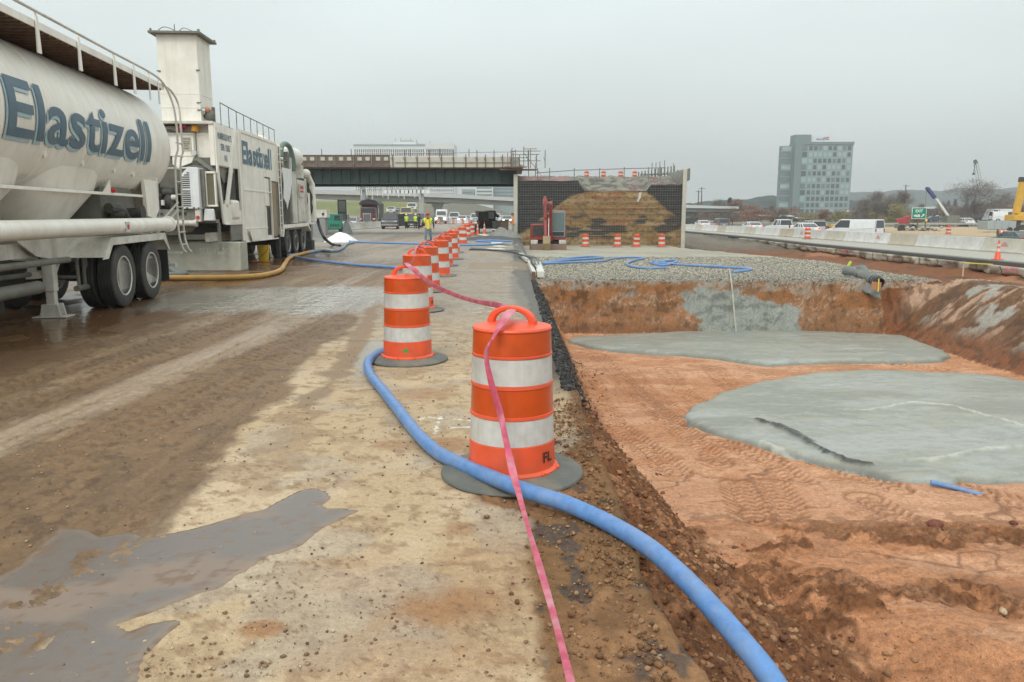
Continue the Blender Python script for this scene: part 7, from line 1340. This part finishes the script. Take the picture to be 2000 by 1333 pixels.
for k, (a, b, y, lb, m_) in enumerate([(902, 925, 362, 'grey hazy block behind the flyover, right of the white office block', m_fac), (928, 962, 352, 'pale hazy building under the right half of the girder', m_of), (962, 1004, 346, 'tallest pale hazy building seen between girder and mesh wall', m_fac)]):
    O = empty('distant_building', (0, 0, 0), 0, lb, 'building', 'hazy buildings under the girder'); box_part('wall', m_, O, (xo(a), xo(b), Y0 + 10 * k, Y0 + 10 * k + 20, -2, zo(y + 8)))
    for j in range(4): box_part('window_band', m_w3, O, (xo(a + 2), xo(b - 2), Y0 + 10 * k - .2, Y0 + 10 * k, zo(y + 16 + 7 * j), zo(y + 13 + 7 * j)))
Y0 = 330
O = empty('low_building', (0, 0, 0), 0, 'long low grey building with two pale floors behind the crane', 'building'); box_part('wall', m_fac, O, (xo(1812), xo(1872), Y0, Y0 + 20, -2, zo(403))); box_part('floor_slab', m_of, O, (xo(1810), xo(1874), Y0 - 1, Y0, zo(408), zo(405)), (xo(1810), xo(1874), Y0 - 1, Y0, zo(419), zo(415))); box_part('window_band', m_w1, O, (xo(1814), xo(1870), Y0 - .3, Y0 - .02, zo(414.8), zo(408.2)), (xo(1814), xo(1870), Y0 - .3, Y0 - .02, zo(425), zo(419.2)))
Y0 = 260
for a, b, y0, y1, lb in [(1489, 1512, 420, 431, 'small shed with pale roof left of the office tower foot'), (1518, 1556, 421, 431, 'long low shed with pale roof before the office tower'), (1567, 1590, 425, 432, 'grey roofed shed below the tower windows'), (1666, 1690, 412, 430, 'white house half hidden by bare trees right of the office tower'), (1944, 1966, 404, 414, 'orange brick house far behind the thicket')]:
    O = empty('shed', (0, 0, 0), 0, lb, 'shed', 'low buildings beyond the highway'); box_part('wall', m_fac if 'brick' not in lb else m_twr, O, (xo(a), xo(b), Y0, Y0 + 8, -1, zo(y0 + 2))); m = MB(); m.prism([(Y0 - .6, zo(y0 + 2.2)), (Y0 + 4, zo(y0 - .5)), (Y0 + 8.6, zo(y0 + 2.2))], xo(a) - .4, xo(b) + .4, 'x'); m.build('roof', m_of if 'brick' not in lb else m_form, O); box_part('window', m_w1, O, (xo(a + 3), xo(b - 3), Y0 - .06, Y0 - .01, zo(y1 - 2), zo(y0 + 4)))
# ================================================================== EXIT SIGN
t = empty('exit_sign', (58.0, 110, -.6), R(0), 'green EXIT 46B sign with white arrow on two posts in rocks behind the barriers', 'sign')
m_sg = mat('sign_green', (.0, .20, .13), .5); m_sw = mat('sign_white', (.72, .76, .72), .5)
z0, z1 = atY(1795, 428, 110).z + .6, atY(1795, 406, 110).z + .6; xa, xb = xAt(1781, 110, 2) - 58, xAt(1809.5, 110, 2) - 58
m = MB(); m.box(xa, xb, -.03, 0, z0, z1); m.build('board', m_sw, t, bevel=.02); m = MB(); m.box(xa + .07, xb - .07, -.04, -.03, z0 + .07, z1 - .07); m.build('face', m_sg, t)
h_ = z1 - z0; w_ = xb - xa
put_text('lettering', 'EXIT', m_sw, t, lambda u, v: (xa + w_ * (.24 + .50 * u), -.046, z0 + h_ * (.58 + .25 * v)), .02); put_text('lettering', '46B', m_sw, t, lambda u, v: (xa + w_ * (.12 + .46 * u), -.046, z0 + h_ * (.16 + .25 * v)), .03)
m = MB(); ax, az = xa + w_ * .66, z0 + h_ * .17; L = .36; m.bar((ax, -.046, az), (ax + L, -.046, az + L), .008, .12, (0, 1, 0)) if False else m.prism([(ax - .04, az + .05), (ax + .05, az - .04), (ax + .30, az + .21), (ax + .38, az + .13), (ax + .42, az + .43), (ax + .12, az + .39), (ax + .20, az + .30)], -.048, -.042, 'y'); m.build('arrow', m_sw, t)
for x in (-.55, .55):
    m = MB(); m.box(x - .06, x + .06, 0, .1, 0, z0 + .1); m.build('post', m_rust, t)
m = MB(); m.box(.45, .75, -.06, 0, z0 - .35, z0 - .02); m.build('yellow_plaque', m_ytape, t)
rg = np.random.default_rng(12); pts_ = np.stack([58 + rg.normal(0, 1.0, 60), 109.5 + rg.normal(0, .6, 60), -.55 + .5 * rg.random(60)], -1); o = rocks('rubble', pts_, .3 + .4 * rg.random(60), [(.30, .28, .22), (.16, .15, .12), (.40, .38, .32)], seed=15); tag(o, 'heap of rubble and scrub round the exit sign posts', 'rubble', kind='stuff')
# ================================================================== CRANES, RIG, MACHINES
m_cb = mat('crane_blue', (.05, .07, .19), .4); m_cy = mat('machine_yellow', (.62, .36, .03), .45, dirt=.3)
def wheels(t, spec, r=.5, w_=.3):
    for x, y in spec: m = MB(); m.lathe([(.2, -w_ / 2), (r * .95, -w_ / 2), (r, 0), (r * .95, w_ / 2), (.2, w_ / 2)], (x, y, r), (0, 1, 0), 16); m.build('wheel', m_tyre, t)
Yc = 150; t = empty('mobile_crane', (xAt(1856, Yc, 0), Yc, -1.0), 0, 'mobile crane with white and dark blue telescopic boom raised to the left', 'crane', 'cranes'); ox, oz = t.location.x, t.location.z
PW = lambda x, y: (xAt(x, Yc, 3) - ox, 0, atY(x, y, Yc).z - oz)
m = MB(); m.bar(PW(1861, 433), PW(1827, 389), .42, .5, (0, 1, 0)); m.build('boom', m_of, t); m = MB(); m.bar(PW(1824, 387), PW(1808, 368), .55, .6, (0, 1, 0)); m.bar(PW(1809, 369), PW(1805, 368), .5, .5, (0, 1, 0)); m.build('boom_tip', m_cb, t)
m = MB(); m.bar(PW(1848, 425), PW(1853, 431), .4, .3, (0, 1, 0)); m.bar(PW(1851, 419), PW(1846, 428), .15); m.bar(PW(1830, 394), PW(1842, 428), .08); m.cyl(PW(1807, 370), PW(1806.5, 404), .05, n=5); m.build('hoist_line', m_gry, t)
m = MB(); m.box(-1.2, 1.2, -1, 1, 1.3, 2.6); m.box(-3.2, 3.2, -1.2, 1.2, .6, 1.3); m.build('carrier', m_gry, t, bevel=.05); wheels(t, [(-2.4, -1.1), (-1.2, -1.1), (1.4, -1.1), (2.5, -1.1)])
def lattice(t, p, q, w_, m_, n=12):
    p, q = Vector(p), Vector(q); d = (q - p); s_ = Vector((d.z, 0, -d.x)).normalized() * w_ / 2; m = MB()
    for sy in (-w_ / 2, w_ / 2):
        y = Vector((0, sy, 0))
        for a in (-1, 1): m.bar(p + s_ * a + y, q + s_ * a * .4 + y, .14)
        for k in range(n): a = 1 if k % 2 else -1; f0 = k / n; f1 = (k + 1) / n; m.bar(p + d * f0 + s_ * a * (1 - .6 * f0) + y, p + d * f1 - s_ * a * (1 - .6 * f1) + y, .09)
    return m.build('lattice_boom', m_, t)
Yc = 350; t = empty('lattice_crane', (xAt(1932, Yc, 0), Yc, -.5), 0, 'distant lattice crane whose thin boom rises above the largest bare tree', 'crane', 'cranes'); ox, oz = t.location.x, t.location.z
lattice(t, PW(1925, 422), PW(1896, 316), 1.9, m_far, 22); m = MB(); m.bar(PW(1898, 320), PW(1894, 313), 1.0, 1.0, (0, 1, 0)); m.cyl(PW(1895.5, 316), PW(1894.5, 338), .15, n=5); m.sphere(PW(1894.5, 340), .55); m.sphere(PW(1894, 350), .3); m.build('hook_block', m_drk, t); m = MB(); m.box(-3, 3, -2, 2, 1, 4); m.box(-3, 3, -2.5, 2.5, 0, 1); m.build('crane_body', m_far, t)
Yc = 240; 
for px, y0 in ((1369, 366), (1363, 372), (1765.5, 361)):
    t = tag(empty('utility_pole', (xAt(px, Yc, 0), Yc, -.5)), {1369: 'taller dark utility pole above the flyover end', 1363: 'shorter dark utility pole above the flyover end', 1765.5: 'utility pole behind the slender dark tree'}[px], 'utility pole', 'utility poles'); ox, oz = t.location.x, t.location.z
    m = MB(); m.cyl((0, 0, 0), PW(px, y0), .2, .14, 6); m.build('pole', m_bark, t); m = MB(); zt_ = atY(px, y0, Yc).z - oz - .5; m.box(-1, 1, -.06, .06, zt_, zt_ + .12); m.build('cross_arm', m_bark, t)
Yc = 118; t = empty('drilling_rig', (xAt(1994, Yc, 0), Yc, -.6), 0, 'yellow drilling rig with upright mast at the right edge', 'drilling rig'); ox, oz = t.location.x, t.location.z
m = MB(); m.bar(PW(1986, 418), PW(1993, 354), .85, .7, (0, 1, 0)); m.bar(PW(1991, 418), PW(1998, 356), .3, .3, (0, 1, 0)); m.build('mast', m_cy, t, bevel=.04); m = MB(); m.bar(PW(1992.5, 356), PW(1993.5, 347), 1.0, .8, (0, 1, 0)); m.build('mast_head', m_drk, t)
m = MB(); z = lambda y: atY(1990, y, Yc).z - oz; m.box(-1.9, 3, -1.2, 1.2, z(431), z(420)); m.prism([(-1.0, z(420)), (3, z(420)), (3, z(415)), (-.4, z(415))], -1.1, 1.1, 'y'); m.build('machine_body', m_cy, t, bevel=.06); m = MB(); m.box(-1.8, 3, -1.4, -.8, .02, .8); m.box(-1.8, 3, .8, 1.4, .02, .8); m.build('tracks', m_drk, t, bevel=.1); m = MB(); m.cyl((-1.0, -.5, z(431)), (-1.0, -.5, .6), .5); m.build('swivel', m_drk, t)
Yc = 100; t = empty('cargo_trailer', (xAt(1960, Yc, 0), Yc, -.6), 0, 'plain silver grey box trailer parked behind the tan lot', 'trailer'); ox, oz = t.location.x, t.location.z
m = MB(); z = lambda y: atY(1960, y, Yc).z - oz; xa = PW(1933, 440)[0]; xb = PW(1989, 440)[0]; m.box(xa, xb, 0, 2.2, z(449), z(432)); m.build('body', mat('silver_panel', (.36, .40, .41), .4, metal=.2), t, bevel=.03); m = MB(); [m.box(xa + .9 * k, xa + .9 * k + .03, -.01, 0, z(449), z(432)) for k in range(1, 4)]; m.box(xa, xb, -.02, 0, z(449.8), z(449)); m.build('seam', m_gry, t); wheels(t, [(.8, .0), (1.7, .0)], .36, .22)
Yc = 112; t = empty('boom_lift', (xAt(1768, Yc, 0), Yc, -.8), 0, 'red telescopic handler with its arm slanting up to the exit sign', 'boom lift'); ox, oz = t.location.x, t.location.z
m_rl = mat('lift_red', (.42, .05, .06), .5, dirt=.3); m = MB(); m.bar(PW(1753, 432), PW(1779, 425), .5, .35, (0, 1, 0)); m.bar(PW(1760, 436), PW(1777, 439), .8, .5, (0, 1, 0)); m.build('arm', m_rl, t); m = MB(); m.box(-1.2, .9, -.8, .8, .6, 1.2); m.build('lift_base', m_gry, t, bevel=.05); wheels(t, [(-.9, -.8), (.8, -.8)], .55)
def loader(px, Yc, label, flip=1):
    t = empty('wheel_loader', (xAt(px, Yc, 0), Yc, -1.0), R(20) * flip, label, 'loader', 'yellow loaders', .72); m = MB(); m.box(-1.8, 1.2, -.9, .9, .9, 1.7); m.build('chassis', m_cy, t, bevel=.1); m = MB(); m.box(-.5, .5, -.7, .7, 1.7, 2.6); m.build('cab', m_glass, t, bevel=.05); m = MB(); m.box(-.6, .6, -.8, .8, 2.6, 2.7); m.build('cab_roof', m_cy, t)
    m = MB(); m.prism([(1.9, .3), (2.8, .2), (2.6, 1.2), (2.1, 1.3)], -1.2, 1.2, 'y'); m.bar((1.0, -.5, 1.5), (2.2, -.5, .8), .2); m.bar((1.0, .5, 1.5), (2.2, .5, .8), .2); m.build('bucket', m_cy, t, bevel=.03); wheels(t, [(-1.1, -.9), (1.0, -.9), (-1.1, .9), (1.0, .9)], .65, .45)
loader(1603, 128, 'small yellow loader right of the highway drum'); loader(1640, 122, 'yellow loader just left of the long white van', -1)
t = empty('rooftop_van', (xAt(1955, 170, 0), 170, .6), 0, 'white camper shell visible above the silver trailer', 'camper'); m = MB(); m.box(-3.2, 2.6, 0, 2, 0, 2.4, (-2.2, 2.6, 0, 2)); m.build('shell', paint('white'), t, bevel=.1); m = MB(); m.box(-.6, -.55, -.02, 2, .2, 2.35); m.box(-1.8, -.9, -.02, 0, 1.5, 2.1); m.build('window', m_glass, t)
m = MB()
for k in range(26): x = 66 + k * 2.5; m.box(x, x + .12, 141.9, 142, -.6, .25)
m.box(60, 132, 141.8, 141.9, -.05, .25); tag(m.build('guard_rail', m_far), 'long grey guard rail beyond the tan lot', 'guard rail')
# ================================================================== HAZE
hm = bpy.data.materials.new('haze'); hm.use_nodes = True; nt = hm.node_tree; nt.nodes.clear(); o_ = N(nt, 'ShaderNodeOutputMaterial'); pv = N(nt, 'ShaderNodeVolumePrincipled'); pv.inputs['Color'].default_value = (.90, .94, .94, 1); pv.inputs['Density'].default_value = .00055; pv.inputs['Anisotropy'].default_value = 0
nt.links.new(pv.outputs[0], o_.inputs['Volume'])
m = MB(); m.box(-5500, 5500, -200, 4300, -3.2, 95); hz_o = m.build('haze', hm); hz_o['kind'] = 'stuff'; hz_o['label'] = 'pale mist that fades everything far away'; hz_o['category'] = 'haze'
